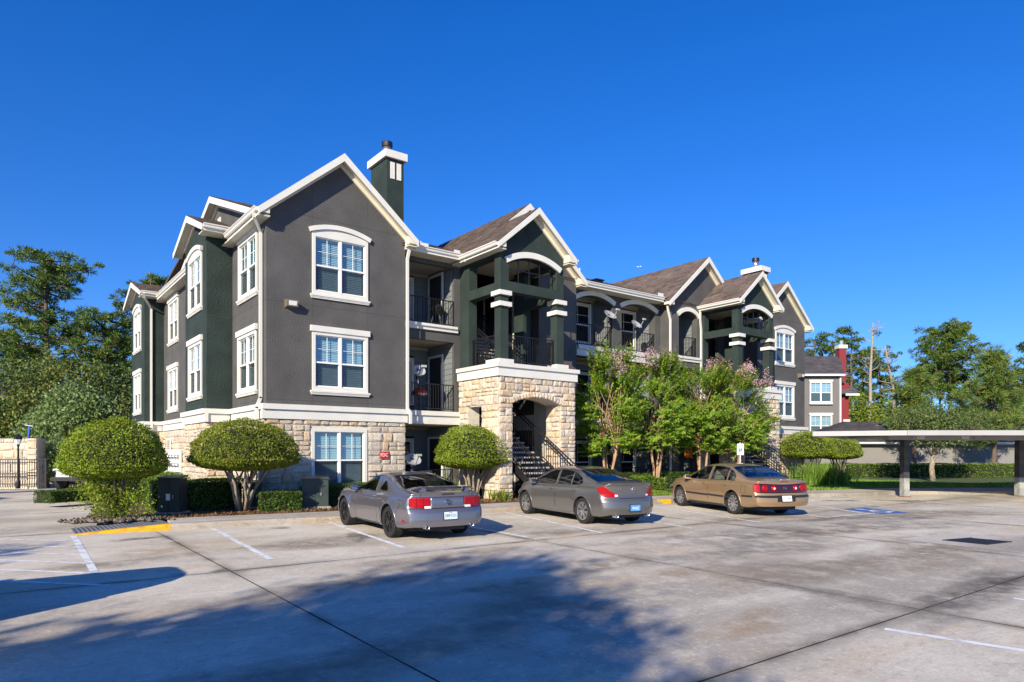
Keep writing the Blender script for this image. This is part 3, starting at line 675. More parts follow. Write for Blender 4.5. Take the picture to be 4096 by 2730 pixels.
# left elevation
lw = [(12.74-10, 0)]
plate('wall', [[(.201, 2.6), (18.199, 2.6), (18.199, 8.9), (10.2, 8.9), (5.2, 10.58), (.3, 8.93), (.201, 8.93)], hole(.8, 1.95, 6.58, 1.82), hole(.88, 1.95, 3.58, 1.8), hole(11.75, 1.95, 6.58, 1.8), hole(11.85, 1.95, 3.58, 1.8)], WT, MS(.0, 1), M_['gray'], B)
plate('base_wall', [rect(.201, 18.199, -.1, 2.599)], WT, MS(.0, 1), M_['mortar'], B)
window(LF(0, 2.75, 6.6), 1.95, 1.8); window(LF(0, 2.83, 3.58), 1.95, 1.8); window(LF(0, 13.7, 6.6), 1.95, 1.78); window(LF(0, 13.8, 3.58), 1.95, 1.78)
stonework(LF(0, 3.5, 0), .0, 3.5, 0, 2.62, (), 5)
stonework(LF(0, 14.84, 0), .0, 8.28, 0, 2.62, (), 6, big=1.3)
for v in (6.15, 3.2): joint(LF(0, 3.5, 0), .02, 3.45, v-.006, v+.006); joint(LF(0, 14.8, 0), .02, 8.2, v-.006, v+.006)
def bay(y0, y1, st):
    x = -.82; yc = (y0+y1)/2; u = lambda y: y
    wv = [(yc-.95, 1.9, 6.58, 1.8), (yc-.95, 1.9, 3.6, 1.8)]
    plate('bay_wall', [[(y0, 2.6), (y1, 2.6), (y1, 9.03), (yc, 9.68), (y0, 9.03)], hole(*wv[0]), hole(*wv[1])], WT, MS(x, 1), M_['green'], B)
    for yy in (y0, y1-WT): plate('bay_wall', [rect(x+WT, .0, 2.6, 9.0)], WT, MF(yy), M_['green'], B)
    window(LF(x, yc+.95, 6.58), 1.9, 1.8, 'arch'); window(LF(x, yc+.95, 3.6), 1.9, 1.8)
    pbox('bay_base', x, .0, y0, y1, -.1, 2.599, M_['mortar'])
    stonework(LF(x, y1, 0), 0, y1-y0, 0, 2.62, (), st); stonework(FR(x, y0, 0), 0, .82, 0, 2.62, (), st+1)
    for v in (6.15, 3.2): joint(LF(x, y1, 0), .02, y1-y0-.02, v-.006, v+.006); joint(FR(x, y0, 0), .02, .8, v-.006, v+.006)
    gable_roof(yc, (y1-y0)/2+.62, 8.95, 9.78, x-.27, 1.2, x, (y1-y0)/2, axis='x', gl=False, gr=True, yr=.3, rb=.2, ret=False)
bay(3.52, 6.56, 11); bay(14.84, 18.33, 14)
band([((0, 3.368), (0, -.088), (-1, 0)), ((-.905, 3.52), (-.1, 3.52), (0, -1)), ((-.82, 6.7), (-.82, 3.374), (-1, 0)), ((0, 14.688), (0, 6.6), (-1, 0)), ((-.905, 14.84), (-.1, 14.84), (0, -1)), ((-.82, 18.5), (-.82, 14.694), (-1, 0))])
gable_roof(2.31, 2.64, 8.74, 10.97, -.33, 6.0, 0, 2.31, yl=2.95, gr=True, yr=5.0, detail=(False, True))
gable_roof(5.2, 4.9, 8.86, 10.68, -.3, 6, .0, 4.8, axis='x', gl=False, gr=False, ret=False, rb=.2)
MB().box(-.03, .0, 4.95, 5.3, 9.35, 9.95).build('gable_vent', M_['trim'], B)
roof((-.36, 10.0, 8.82), (-.36, 18.8, 8.82), (4.8, 0, 1.78), detail=False)
gutter((-.36, 7.15, 8.84), (-.36, 14.35, 8.84), (-1, 0, 0)); fascia((-.36, 7.15, 8.83), (-.36, 14.35, 8.83), (-1, 0, 0)); pbox('soffit', -.35, 0, 7.1, 14.84, 8.62, 8.65, M_['soffit'])
pbox('soffit', -.34, 0, -.3, 3.52, 8.5, 8.53, M_['soffit'])
downspout([(-.38, -.1, 8.64), (-.36, -.06, 8.5), (-.08, .28, 8.2), (-.08, .28, 3.25), (-.2, .28, 2.95), (-.2, .28, 2.55), (-.1, .28, 2.35), (-.1, .28, .1)])
downspout([(-.98, 13.95, 8.8), (-.96, 14.1, 8.65), (-.55, 14.78, 8.3), (-.55, 14.78, 3.1), (-.55, 14.66, 2.9), (-.55, 14.66, .1)])
plate('wall', [rect(.201, 7, 2.6, 8.9)], WT, MS(4.62, -1), M_['gray'], B)
plate('base_wall', [rect(.2, 3, -.1, 2.6)], WT, MS(4.62, -1), M_['mortar'], B)

# ===== balcony recess between the corner wing and the first stair tower
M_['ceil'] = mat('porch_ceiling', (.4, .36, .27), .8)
PLK = MB().box(0, 1, 0, 1, 0, 1).mesh('plank', M_['siding'])
def planks(M, u0, u1, v0, v1, holes=(), exp=.2, parent=None):
    v = v0; par = parent or B
    while v < v1-.02:
        h = min(exp, v1-v); segs = [(u0, u1)]
        for a, b, c, d in holes:
            if v+h*.5 > c and v+h*.5 < d:
                ns = []
                for s, e in segs:
                    if b <= s or a >= e: ns.append((s, e)); continue
                    if a > s: ns.append((s, a))
                    if b < e: ns.append((b, e))
                segs = ns
        for s, e in segs:
            if e-s > .03: link('plank', PLK, par, M=M @ Matrix.Translation((s, v, 0)) @ Matrix.Rotation(-.09, 4, 'X') @ Matrix.Diagonal((e-s, h+.012, .016, 1)))
        v += exp
def door(M, w=.9, h=2.1, mt='door'):
    m = MB(); m.box(-.09, 0, 0, h+.09, 0, .05); m.box(w, w+.09, 0, h+.09, 0, .05); m.box(0, w, h, h+.09, 0, .05); p = link('door_frame', m.mesh('door_frame', M_['trim']), B, M=M)
    link('door_leaf', MB().box(0, w, 0, h, 0, .02).mesh('door_leaf', M_[mt]), p)
    link('door_knob', MB().lathe([(.0, .07), (.03, .06), (.03, .04), (.012, .02)], 8, c=(.08, .95, 0)).mesh('door_knob', M_['steel']), p)
def porch_lamp(x, y, z):
    p = MB().lathe([(.08, z), (.08, z-.03), (.03, z-.04)], 8, c=(x, y, 0)).build('ceiling_lamp', M_['black'], B)
    m = MB()
    for k in range(6):
        a = math.pi/3*k; m.bar((x+.13*math.cos(a), y+.13*math.sin(a), z-.05), (x+.08*math.cos(a), y+.08*math.sin(a), z-.2), .015, .015)
    m.lathe([(.135, z-.04), (.135, z-.06), (.1, z-.055)], 6, c=(x, y, 0)); m.lathe([(.0, z-.2), (.085, z-.2), (.085, z-.185)], 6, c=(x, y, 0)); m.build('lamp_cage', M_['black'], p)
    MB().lathe([(.11, z-.06), (.07, z-.18)], 6, c=(x, y, 0)).build('lamp_glass', M_['blind'], p)
XR = 7.15
def recess(x0, x1, ys, yb, side_x, lamps=True, levels=(0, 1, 2), door_right=True, winw=1.2):
    for lv in levels:
        zf = (.03, 3.08, 6.13)[lv]; zc = (2.58, 5.62, 8.42)[lv]; bx = [(winw and x0+.45, x0+.45+winw, zf+.35, zf+2.1)] if winw else []
        pbox('back_wall', x0, side_x, yb, yb+.15, zf-.03, zc+.3, M_['dark'])
        planks(FR(0, yb-.002, 0), x0, side_x, zf, zc, [(x0+.42, x0+.48+winw, zf+.3, zf+2.15)])
        window(FR(x0+.45, yb-.03, zf+.32), winw, 1.8, 'none', half=True, rooms=False)
        pbox('side_wall', side_x, side_x+.05, ys+.25, yb, zf-.03, zc+.3, M_['dark'])
        dy = yb-.25
        planks(LF(side_x-.002, yb, 0), 0, yb-ys-.12, zf, zc, [(.15, 1.25, zf-.1, zf+2.22)] if door_right else [])
        if door_right: door(LF(side_x-.02, yb-.22, zf), .9, 2.1)
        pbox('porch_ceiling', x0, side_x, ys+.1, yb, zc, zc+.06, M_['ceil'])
        pbox('crown_trim', x0, side_x, yb-.06, yb-.02, zc-.1, zc-.002, M_['ceil'])
        if lv: pbox('porch_floor', x0, side_x, ys+.1, yb, zf-.12, zf, M_['walk'])
        porch_lamp(x0+.45, ys+.75, zc)
recess(4.62, 7.15, .5, 2.4, 6.9)
pbox('pilaster', 6.9, 7.15, .5, .75, 2.64, 8.62, M_['gray'])
pbox('pilaster', 6.88, 7.13, .5, .75, -.1, 2.63, M_['gray'])
pbox('balcony_band', 4.83, 7.2, .41, .62, 2.62, 2.92, M_['trim']); pbox('balcony_cap', 4.83, 7.05, .35, .62, 2.921, 3.08, M_['trim']); pbox('balcony_cap', 7.051, 7.2, .35, .62, 2.921, 3.02, M_['trim'])
pbox('balcony_beam', 4.62, 6.9, .5, .66, 5.6, 5.95, M_['gray'])
pbox('balcony_band', 4.63, 7.03, .42, .62, 5.951, 6.07, M_['trim']); pbox('balcony_cap', 4.63, 6.98, .36, .62, 6.071, 6.16, M_['trim'])
pbox('header_beam', 4.62, 7.15, .52, .7, 8.3, 8.62, M_['gray'])
railing((4.66, .52, 6.14), (6.88, .52, 6.14), .95); railing((4.66, .52, 3.09), (6.88, .52, 3.09), .96); railing((4.66, .55, .0), (6.88, .55, .0), 1.0)
roof((4.5, -.05, 8.66), (25.6, -.05, 8.66), (0, 6.3, 2.33), thick=.08)
gutter((4.9, -.05, 8.67), (6.85, -.05, 8.67), (0, -1, 0)); fascia((4.6, -.05, 8.66), (6.85, -.05, 8.66), (0, -1, 0)); pbox('soffit', 4.6, 7.15, -.03, .52, 8.46, 8.49, M_['soffit'])
pbox('gutter_guard', 5.05, 5.5, -.06, -.045, 8.69, 8.8, M_['trim']); pbox('gutter_guard', 6.55, 6.8, -.06, -.045, 8.69, 8.8, M_['trim'])
downspout([(4.78, -.1, 8.56), (4.74, -.08, 8.45), (4.69, -.04, 8.15), (4.69, -.04, 3.1), (4.72, -.2, 2.95), (4.72, -.2, 2.6)])

# ===== stair towers
M_['ring'] = M_['trim']
def tower(dx, first):
    X = lambda x: x+dx
    # gabled wing wall behind the tower
    # stone base with its arch
    def base_arch(u): return u
    x0, x1 = X(7.1), X(10.55); pl, pr = X(7.66), X(9.84); yf, yb = -1.98, -1.22
    op = arch_loop(pl, pr, -.2, 3.3, 3.53)
    plate('base_wall', [rect(x0, x1, -.1, 4.2)[:1]+[(pl, -.1)]+[(pl, 3.3)]+arch_loop(pl, pr, 0, 3.3, 3.53)[2:][::-1][0:]+[(pr, -.1), (x1, -.1), (x1, 4.2), (x0, 4.2)]], yb-yf, MF(yf), M_['mortar'], B)
    c = (pl+pr)/2; h_ = (pr-pl)/2; R = (h_*h_+.23*.23)/(.46); zc = 3.53-R; Ro = R+.2
    def av(u, v, a, b):                                    # bottom limit of field stones over the arch ring
        uu = min(max(c, a), b); d = abs(uu-c)
        if v > 3.95: return v
        if a > pr+.02 or b < pl-.02: return v if v > 3.49 or v < 3.25 else (v if v >= 3.49 else v)
        zz = zc+math.sqrt(max(0, Ro*Ro-(min(abs(uu-c), h_)**2)))
        return max(v, zz) if v+.3 > zz-.3 else None
    F_ = FR(0, yf, 0)
    stonework(F_, x0, pl, 0, 3.28, (), 21, .22, .36, big=1.0); stonework(F_, pr, x1, 0, 3.28, (), 22, .2, .3)
    stonework(F_, x0, x1, 3.3+.19, 4.2, (), 23, .17, .26, arch=av)
    # voussoirs
    nv = 17; a0 = math.asin(h_/R)
    for k in range(-4, nv+3):
        if 0 <= k < nv:
            a = -a0+2*a0*(k+.5)/nv; T = F_ @ Matrix.Translation((c+(R+.1)*math.sin(a), zc+(R+.1)*math.cos(a), 0)) @ Matrix.Rotation(-a, 4, 'Z')
            put_stone(T, -.058, -.095, .116, .19, .07)
        else:
            wv = .135; u = pl-.0-(-k)*wv if k < 0 else pr+(k-nv)*wv+.01
            if u > x0-.02 and u+wv < x1+.03: put_stone(F_, u, 3.29, wv-.012, .19, .07)
    for k in range(2):
        u = pr+(3+k)*.135+.01
        if u+.12 < x1+.02: put_stone(F_, u, 3.29, .12, .19, .07)
    # left flank of the base, with a tall opening
    plate('base_wall', [[(-1.22, -.1), (-1.0, -.1), (-1.0, 3.23), (-.17, 3.23), (-.17, -.1), (.45, -.1), (.45, 4.2), (-1.22, 4.2)]], .45, MS(x0, 1), M_['mortar'], B)
    stonework(LF(x0, .45, 0), 0, 2.43, 0, 4.2, [(.62, 1.45, -.5, 3.2)], 24, .22, .34)
    stonework(frame((pr, yf, 0), (0, -1, 0)) @ Matrix.Translation((-(yb-yf), 0, 0)), 0, yb-yf, 0, 3.3, (), 25, .2, .32)
    plate('base_wall', [rect(-1.22, .0, -.1, 4.2)], .3, MS(x1, -1), M_['mortar'], B)
    stonework(frame((x1, -1.98, 0), (0, 1, 0)), 0, 1.9, 0, 4.2, (), 26, .22, .34)
    # white belt
    bx0, bx1, by = X(7.0), X(10.62), -2.07
    def ringbox(nm, o, z0, z1, yend):
        m = MB(); m.box(bx0-o, bx1+o, by-o, by+.3, z0, z1); m.box(bx0-o, bx0+.3, by+.3, yend, z0, z1); m.box(bx1-.3, bx1+o, by+.3, 0, z0, z1); m.build(nm, M_['trim'], B)
    ringbox('belt_course', .0, 4.2, 4.5, .45); ringbox('belt_cap', .06, 4.501, 4.64, .44)
    for a, b, c_, d in ((X(7.0), X(7.62), -2.13, -1.35), (X(9.56), X(10.12), -2.13, -1.6)): pbox('pedestal', a, b, c_, d, 4.641, 4.77, M_['trim'])
    pbox('landing_floor', X(7.2), X(10.5), -1.95, -.7, 4.4, 4.62, M_['walk'])
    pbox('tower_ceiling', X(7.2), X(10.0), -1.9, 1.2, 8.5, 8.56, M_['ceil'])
    # green columns, rings, beams
    for a, b in ((7.15, 7.48), (9.66, 9.99)):
        pbox('column', X(a), X(b), -2.0, -1.66, 4.77, 7.1, M_['green'])
        for z0, z1 in ((6.94, 7.09), (6.56, 6.71)): pbox('column_ring', X(a)-.09, X(b)+.09, -2.09, -1.57, z0, z1, M_['trim'])
    # front wall with the arched opening
    op = arch_loop(X(7.5), X(9.66), 7.44, 8.1, 8.36)
    plate('tower_wall', [[(X(7.15), 7.1), (X(9.99), 7.1), (X(9.99), 8.75), (X(8.57), 9.95), (X(7.15), 8.75)], op], .34, MF(-2.0), M_['green'], B)
    plate('arch_trim', [arch_band(X(7.5), X(9.66), 8.1, 8.36, .2, ext=.1)], .09, MF(-2.085), M_['trim'], B)
    for xs_, sg in ((X(7.15), 1), (X(9.99), -1)):
        plate('tower_wall', [[(-1.66, 7.06), (-.1, 7.06), (-.1, 4.6), (.5, 4.6), (.5, 8.75), (-1.66, 8.75)], rect(-1.65, -.12, 7.39, 8.29)], .34, MS(xs_, sg), M_['green'] if True else 0, B)
    pane = MB()
    for k in range(1, 5): u = X(7.5)+(2.16)*k/4.55; zz = 8.36-.26*((u-X(8.58))/1.08)**2; pane.box(u-.012, u+.012, -1.93, -1.9, 7.44, zz)
    pane.box(X(7.5), X(9.66), -1.929, -1.901, 7.87, 7.9)
    pts = [(X(7.5)+2.16*k/12, 8.1+.26*(1-((k-6)/6)**2)-.05) for k in range(13)]
    for p, q in zip(pts, pts[1:]): pane.bar((p[0], -1.915, p[1]), (q[0], -1.915, q[1]), .025, .025)
    pane.build('iron_grille', M_['black'], B)
    railing((X(7.5), -1.83, 4.66), (X(9.64), -1.83, 4.66), .98); railing((X(7.3), -1.62, 4.66), (X(7.3), -.14, 4.66), .98); railing((X(9.82), -1.62, 4.66), (X(9.82), -.14, 4.66), .98)
    gable_roof(X(8.57), 1.76, 8.58, 10.08, -2.33, .5, -2.0, 1.42, yl=(0 if first else -.02), yr=-.02, rb=.2, detail=(True, False))
    # stairs: one flight up to the second floor, then two half flights
    st = MB(); y0, z0, n = -3.45, .03, 17; rise = 3.05/n; run = .285; xa, xb = X(7.92), X(9.3)
    treads = []
    def flight(y, z, n, sg, xa, xb, nm='stair_tread'):
        for k in range(n):
            yy = y+sg*run*k; zz = z+rise*(k+1); t = MB().box(xa, xb, min(yy, yy+sg*.29), max(yy, yy+sg*.29), zz-.055, zz); t.build(nm, M_['concrete_stair'], B)
        m = MB(); a = Vector((0, y, z)); b = Vector((0, y+sg*run*n, z+rise*n))
        for x in (xa-.03, xb+.03): m.bar((x, a.y, a.z+.03), (x, b.y, b.z+.03), .04, .24)
        m.build('stair_stringer', M_['black'], B)
    def srail(x, y, z, n, sg, low=True):
        a = Vector((x, y, z+rise)); b = Vector((x, y+sg*run*n, z+rise*(n+1))); railing(a, b, .92, .125, name='stair_railing'); m = MB(); m.bar(a+Vector((0, 0, .78)), b+Vector((0, 0, .78)), .03, .03); m.build('stair_rail_bar', M_['black'], B)
    flight(y0, z0, n, 1, xa, xb); srail(xa-.03, y0, z0, n-1, 1); srail(xb+.03, y0, z0, n-1, 1)
    m = MB(); pts = [(xb+.03, y0, z0+rise+.9), (xb+.03, y0-.35, z0+.95), (xb+.03, y0-.42, z0+.85), (xb+.03, y0-.42, z0+.45), (xb+.03, y0-.05, z0+.45)]; m.tube(pts, .02, 6); m.build('handrail_loop', M_['black'], B)
    m = MB(); m.tube([(xa-.03, p[1], p[2]) for p in pts], .02, 6); m.build('handrail_loop', M_['black'], B)
    flight(1.4, 3.08, 8, -1, X(8.9), X(9.95)); srail(X(8.87), 1.4, 3.08, 8, -1)
    flight(-.7, 4.62, 8, 1, X(7.6), X(8.7)); srail(X(8.73), -.7, 4.62, 8, 1); srail(X(7.56), -.7, 4.62, 8, 1)
    # breezeway behind
    pbox('breezeway_floor', X(7.15), X(10.5), 1.6, 7, 2.9, 3.06, M_['walk']); pbox('breezeway_floor', X(7.15), X(10.5), 1.6, 7, 5.95, 6.12, M_['walk'])
    pbox('breezeway_wall', X(7.2), X(7.3), .5, 7, -.1, 8.6, M_['gray']); pbox('breezeway_wall', X(10.5), X(10.6), -.0, 7, -.1, 8.6, M_['gray']); pbox('breezeway_wall', X(7.3), X(10.5), 7, 7.1, -.1, 8.6, M_['gray'])
    for zf in (.03, 3.08, 6.13): door(LF(X(10.48), 3.6, zf), .9, 2.1); door(FR(X(8.6), 6.98, zf), .9, 2.1)
    pbox('breezeway_trim', X(10.44), X(10.5), 1.5, 1.66, .03, 8.5, M_['trim']); pbox('breezeway_band', X(10.42), X(10.5), .2, 1.5, 2.5, 3.1, M_['trim'])
    for zf in (3.08, 6.13): railing((X(7.35), 1.62, zf), (X(7.58), 1.62, zf), .98); railing((X(8.75), 1.62, zf), (X(8.87), 1.62, zf), .98)
tower(0, True); tower(13.55, False)
# wing behind the first tower
plate('wall', [[(10.6, 4.0), (12.47, 4.0), (12.47, 8.75), (9.81, 11.0), (7.15, 8.75), (7.15, 8.56), (10.6, 8.56)]], WT, MF(0), M_['gray'], B)
plate('wall', [rect(10.6, 12.47, -.1, 4.05)], WT, MF(0), M_['gray'], B)
plate('wall', [rect(.2, 3, -.1, 8.7)], .12, MS(12.47, -1), M_['gray'], B)
gable_roof(9.78, 2.98, 8.56, 11.07, -.33, 6.2, 0, 2.66, gl=False, yr=-.05, detail=(True, False))
pbox('belt_course', 10.64, 12.56, -.09, .02, 2.62, 3.0, M_['trim'])

# ===== arched balconies
arches = [(12.95, 15.08), (15.66, 17.88)]
lp = [rect(12.47, 18.24, 2.64, 8.62)]+[arch_loop(a, b, 6.12, 8.05, 8.3) for a, b in arches]+[rect(a, b, 3.06, 5.66) for a, b in arches]
plate('wall', lp, .35, MF(.5), M_['gray'], B)
for a, b in ((12.47, 12.94), (15.09, 15.65), (17.89, 18.24)): pbox('pillar', a, b, .5, .85, -.1, 2.639, M_['gray'])
for a, b in arches:
    plate('arch_trim', [arch_band(a, b, 8.05, 8.3, .19, ext=.08)], .08, MF(.42), M_['trim'], B)
    for z0, z1, z2 in ((5.68, 5.95, 6.13), (2.62, 2.9, 3.07)):
        pbox('balcony_band', a-.06, b+.08, .4, .84, z0, z1, M_['trim']); pbox('balcony_cap', a-.02, b+.12, .34, .84, z1+.001, z2, M_['trim'])
    railing((a+.02, .56, 6.12), (b-.02, .56, 6.12), .95); railing((a+.02, .56, 3.07), (b-.02, .56, 3.07), .95); railing((a+.02, .6, .0), (b-.02, .6, .0), .95)
recess(12.9, 15.25, .75, 1.7, 15.1, winw=1.55, door_right=False); recess(15.72, 18.2, .75, 1.6, 17.88, winw=1.55, door_right=False)
gutter((12.55, -.05, 8.67), (17.8, -.05, 8.67), (0, -1, 0)); fascia((12.55, -.05, 8.66), (17.8, -.05, 8.66), (0, -1, 0)); pbox('soffit', 12.47, 18.25, -.03, .52, 8.46, 8.49, M_['soffit'])
pbox('gutter_guard', 17.45, 17.8, -.06, -.045, 8.69, 8.84, M_['trim'])
m = MB(); m.box(14.6, 15.0, 1.0, 1.3, 9.05, 9.22); m.box(14.55, 15.05, .95, 1.35, 9.2, 9.25); m.build('roof_vent', M_['black'], B)
MB().tube([(12.75, .1, 8.6), (12.75, .1, 9.2)], .03, 6).build('vent_pipe', M_['trim'], B)

# ===== second gabled wing with its narrow arch, beside the second tower
sh = 13.55
lp = [[(18.25, 2.64), (20.72, 2.64), (20.72, 8.56), (23.6, 8.56), (23.38, 8.75), (20.78, 10.9), (18.25, 8.75)], arch_loop(18.96, 20.32, 6.14, 8.02, 8.27), rect(18.96, 20.32, 3.08, 5.6)]
plate('wall', lp, .3, MF(0), M_['gray'], B); plate('wall', [rect(18.25, 20.65, -.1, 2.639), rect(18.96, 20.32, .05, 2.5)], .3, MF(0), M_['gray'], B)
plate('wall', [rect(.3, .52, -.1, 8.6)], .3, MS(18.25, 1), M_['gray'], B)
plate('arch_trim', [arch_band(18.96, 20.32, 8.02, 8.27, .19, ext=.06)], .08, MF(-.08), M_['trim'], B)
pbox('balcony_band', 18.93, 20.5, -.06, .3, 5.9, 6.02, M_['trim']); pbox('balcony_cap', 18.9, 20.5, -.11, .3, 6.021, 6.13, M_['trim'])
railing((18.98, .08, 6.13), (20.3, .08, 6.13), .94)
recess(18.96, 20.7, .3, 2.2, 20.45, winw=.8, door_right=False)
gable_roof(20.78, 2.88, 8.5, 10.97, -.33, 6.2, 0, 2.53, gl=False, gr=False, detail=(True, False))
downspout([(17.98, -.12, 8.55), (18.0, -.1, 8.42), (18.16, -.04, 8.1), (18.3, -.045, 7.7), (18.3, -.045, .1)])
downspout([(20.42, -.1, 8.46), (20.44, -.08, 8.0), (20.56, -.045, 7.5), (20.56, -.045, 3.2), (20.56, -.045, .1)])
for v in (3.2,): joint(FR(0, 0, 0), 18.3, 20.6, v-.006, v+.006)
joint(FR(0, 0, 0), 20.72-.006, 20.72+.006, 8.6, 10.3)

# ===== right end wing
wD = [(26.97, 1.84, 6.5, 1.7), (26.99, 1.84, 3.56, 1.76), (26.99, 1.84, .5, 1.86)]
plate('wall', [[(25.33, 2.6), (29.95, 2.6), (29.95, 8.9), (27.64, 10.78), (25.33, 8.9)], hole(*wD[0]), hole(*wD[1])], WT, MF(0), M_['gray'], B)
plate('base_wall', [rect(25.33, 29.95, -.1, 2.6)], WT, MF(0), M_['mortar'], B)
stonework(FR(0, 0, 0), 25.33, 29.95, 0, 2.62, (), 31)
window(FR(26.97, 0, 6.5), 1.84, 1.7, 'arch'); window(FR(26.99, 0, 3.56), 1.84, 1.76)
for v in (8.86, 6.12, 3.2): joint(FR(0, 0, 0), 25.35, 29.93, v-.006, v+.006)
for u in (27.0, 28.8): joint(FR(0, 0, 0), u-.006, u+.006, 8.6, 9.6)
band([((25.33, 0), (30.1, 0), (0, -1))])
plate('wall', [rect(.2, 18, -.1, 8.9)], WT, MS(29.95, -1), M_['gray'], B)
gable_roof(27.64, 2.64, 8.64, 10.86, -.33, 6.2, 0, 2.31, gl=True, gr=True, yl=4, yr=6, detail=(True, False))
pbox('wall', 23.38, 25.33, 1.0, 1.2, -.1, 8.7, M_['gray']); plate('wall', [rect(.2, 1, -.1, 8.8)], .2, MS(25.33, 1), M_['gray'], B)
# back of the building and the roof behind the ridge
pbox('rear_wall', 0, 29.95, 18.2, 18.4, -.1, 8.9, M_['gray'])
roof((0, 18.6, 8.8), (30, 18.6, 8.8), (0, -12.3, 2.2), detail=False)
# chimneys
def chimney(x0, x1, y0, y1, zt, zb=8.5):
    p = pbox('chimney', x0, x1, y0, y1, zb, zt-.27, M_['green'])
    MB().box(x0-.11, x1+.11, y0-.11, y1+.11, zt-.28, zt).build('chimney_cap', M_['trim'], p)
    cx, cy = (x0+x1)/2, (y0+y1)/2
    MB().lathe([(.0, zt+.46), (.17, zt+.46), (.17, zt), (.15, zt)], 16, c=(cx, cy, 0)).build('flue', M_['steel'], p, smooth=True)
    MB().lathe([(.0, zt+.62), (.2, zt+.62), (.21, zt+.6), (.21, zt+.44), (.16, zt+.44)], 16, c=(cx, cy, 0)).build('flue_cap', M_['black'], p)
    w_ = x1-x0
    for a in (.2, .58): MB().box(x0+w_*a, x0+w_*(a+.25), y0-.03, y0+.01, zt-1.05, zt-.42).build('chimney_panel', M_['trim'], p)
chimney(5.48, 6.2, 3, 4.35, 13.12); chimney(28.8, 29.5, 2, 3.15, 12.4)
if SMALL.v:
    o = SMALL.build('small_stones', mat('limestone_small', (.5, .43, .33), .85, bump=1.0, bscale=9, island=1, var=.2, vscale=5, cols=[(.56, .45, .31), (.5, .41, .3), (.58, .5, .4), (.45, .4, .34), (.62, .53, .41), (.5, .36, .22), (.54, .48, .4), (.38, .33, .28)]), B, fix=False); o['kind'] = 'stuff'
# ---------------------------------------------------------------- plants
G = np.random.default_rng(11)
def leafmat(name, cols, trans=.35, rough=.55): return mat(name, (.1, .15, .03), rough, island=1, cols=cols, trans=trans, spec=.35, var=.3, vscale=1.8)
M_['l_top'] = leafmat('clipped_leaf', [(.08, .14, .012), (.17, .27, .018), (.25, .35, .022), (.31, .38, .03), (.2, .3, .02), (.27, .2, .05)])
M_['l_top2'] = leafmat('clipped_leaf_olive', [(.08, .13, .012), (.17, .24, .018), (.26, .31, .022), (.21, .28, .018), (.26, .17, .045)])
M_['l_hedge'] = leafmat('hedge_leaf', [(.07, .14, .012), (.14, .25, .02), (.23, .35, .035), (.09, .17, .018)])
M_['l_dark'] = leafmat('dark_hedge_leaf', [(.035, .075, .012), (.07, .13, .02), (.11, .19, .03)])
M_['l_crape'] = leafmat('crape_leaf', [(.08, .17, .012), (.15, .29, .02), (.23, .38, .03), (.17, .31, .02), (.33, .26, .04)])
M_['flower'] = leafmat('pink_blossom', [(.55, .3, .38), (.62, .42, .46), (.5, .3, .38), (.6, .46, .46)], .3)
M_['seed'] = leafmat('brown_seed', [(.2, .12, .05), (.3, .2, .07), (.16, .13, .05)], .2)
M_['l_pine'] = leafmat('pine_needle', [(.035, .08, .015), (.07, .14, .02), (.12, .19, .028), (.17, .21, .03)], .2)
M_['l_pine2'] = leafmat('young_pine_needle', [(.05, .11, .025), (.1, .19, .035), (.17, .26, .05), (.26, .22, .045)], .2)
M_['l_oak'] = leafmat('oak_leaf', [(.05, .09, .02), (.1, .15, .035), (.17, .22, .07)], .25)
M_['l_wood'] = leafmat('woodland_leaf', [(.035, .065, .012), (.08, .125, .02), (.15, .19, .03), (.19, .16, .035)], .25)
M_['l_pale'] = leafmat('pale_leaf', [(.09, .16, .045), (.18, .27, .085), (.3, .37, .14), (.13, .22, .05)], .3)
M_['l_vine'] = leafmat('vine_leaf', [(.1, .17, .015), (.18, .26, .025), (.26, .3, .035)], .3)
M_['grass'] = leafmat('grass_blade', [(.1, .2, .02), (.17, .3, .04), (.26, .38, .06)], .3)
M_['bark'] = mat('gray_brown_bark', (.16, .12, .09), .95, cols=[(.08, .06, .045), (.2, .15, .11)], vscale=12, bump=1, bscale=20, stretch=(3, 3, .7))
M_['bark_tan'] = mat('smooth_tan_bark', (.35, .22, .13), .7, cols=[(.24, .13, .07), (.42, .27, .16), (.36, .25, .17)], vscale=6, stretch=(3, 3, .6))
M_['bark_dead'] = mat('bleached_bark', (.4, .34, .27), .9, cols=[(.2, .16, .12), (.38, .33, .27)], vscale=5, stretch=(3, 3, .5))
M_['bark_pale'] = mat('pale_stem_bark', (.3, .25, .19), .85, cols=[(.15, .12, .09), (.4, .34, .26)], vscale=8, stretch=(3, 3, .7))
M_['darkcore'] = mat('dark_crown_core', (.022, .03, .01), .95)  # opaque dark core added inside shrubs and hedges to block see-through
def unit(n, g): v = g.normal(size=(n, 3)); return v/np.linalg.norm(v, axis=1)[:, None]
def quads_mesh(name, V, mt):                               # V: (N, 4, 3)
    n = len(V); me = bpy.data.meshes.new(name); me.vertices.add(4*n); me.vertices.foreach_set('co', np.ascontiguousarray(V, dtype=np.float32).ravel())
    me.loops.add(4*n); me.loops.foreach_set('vertex_index', np.arange(4*n, dtype=np.int32)); me.polygons.add(n)
    me.polygons.foreach_set('loop_start', np.arange(0, 4*n, 4, dtype=np.int32)); me.polygons.foreach_set('loop_total', np.full(n, 4, dtype=np.int32))
    me.materials.append(mt); me.update(); me.validate(); return me
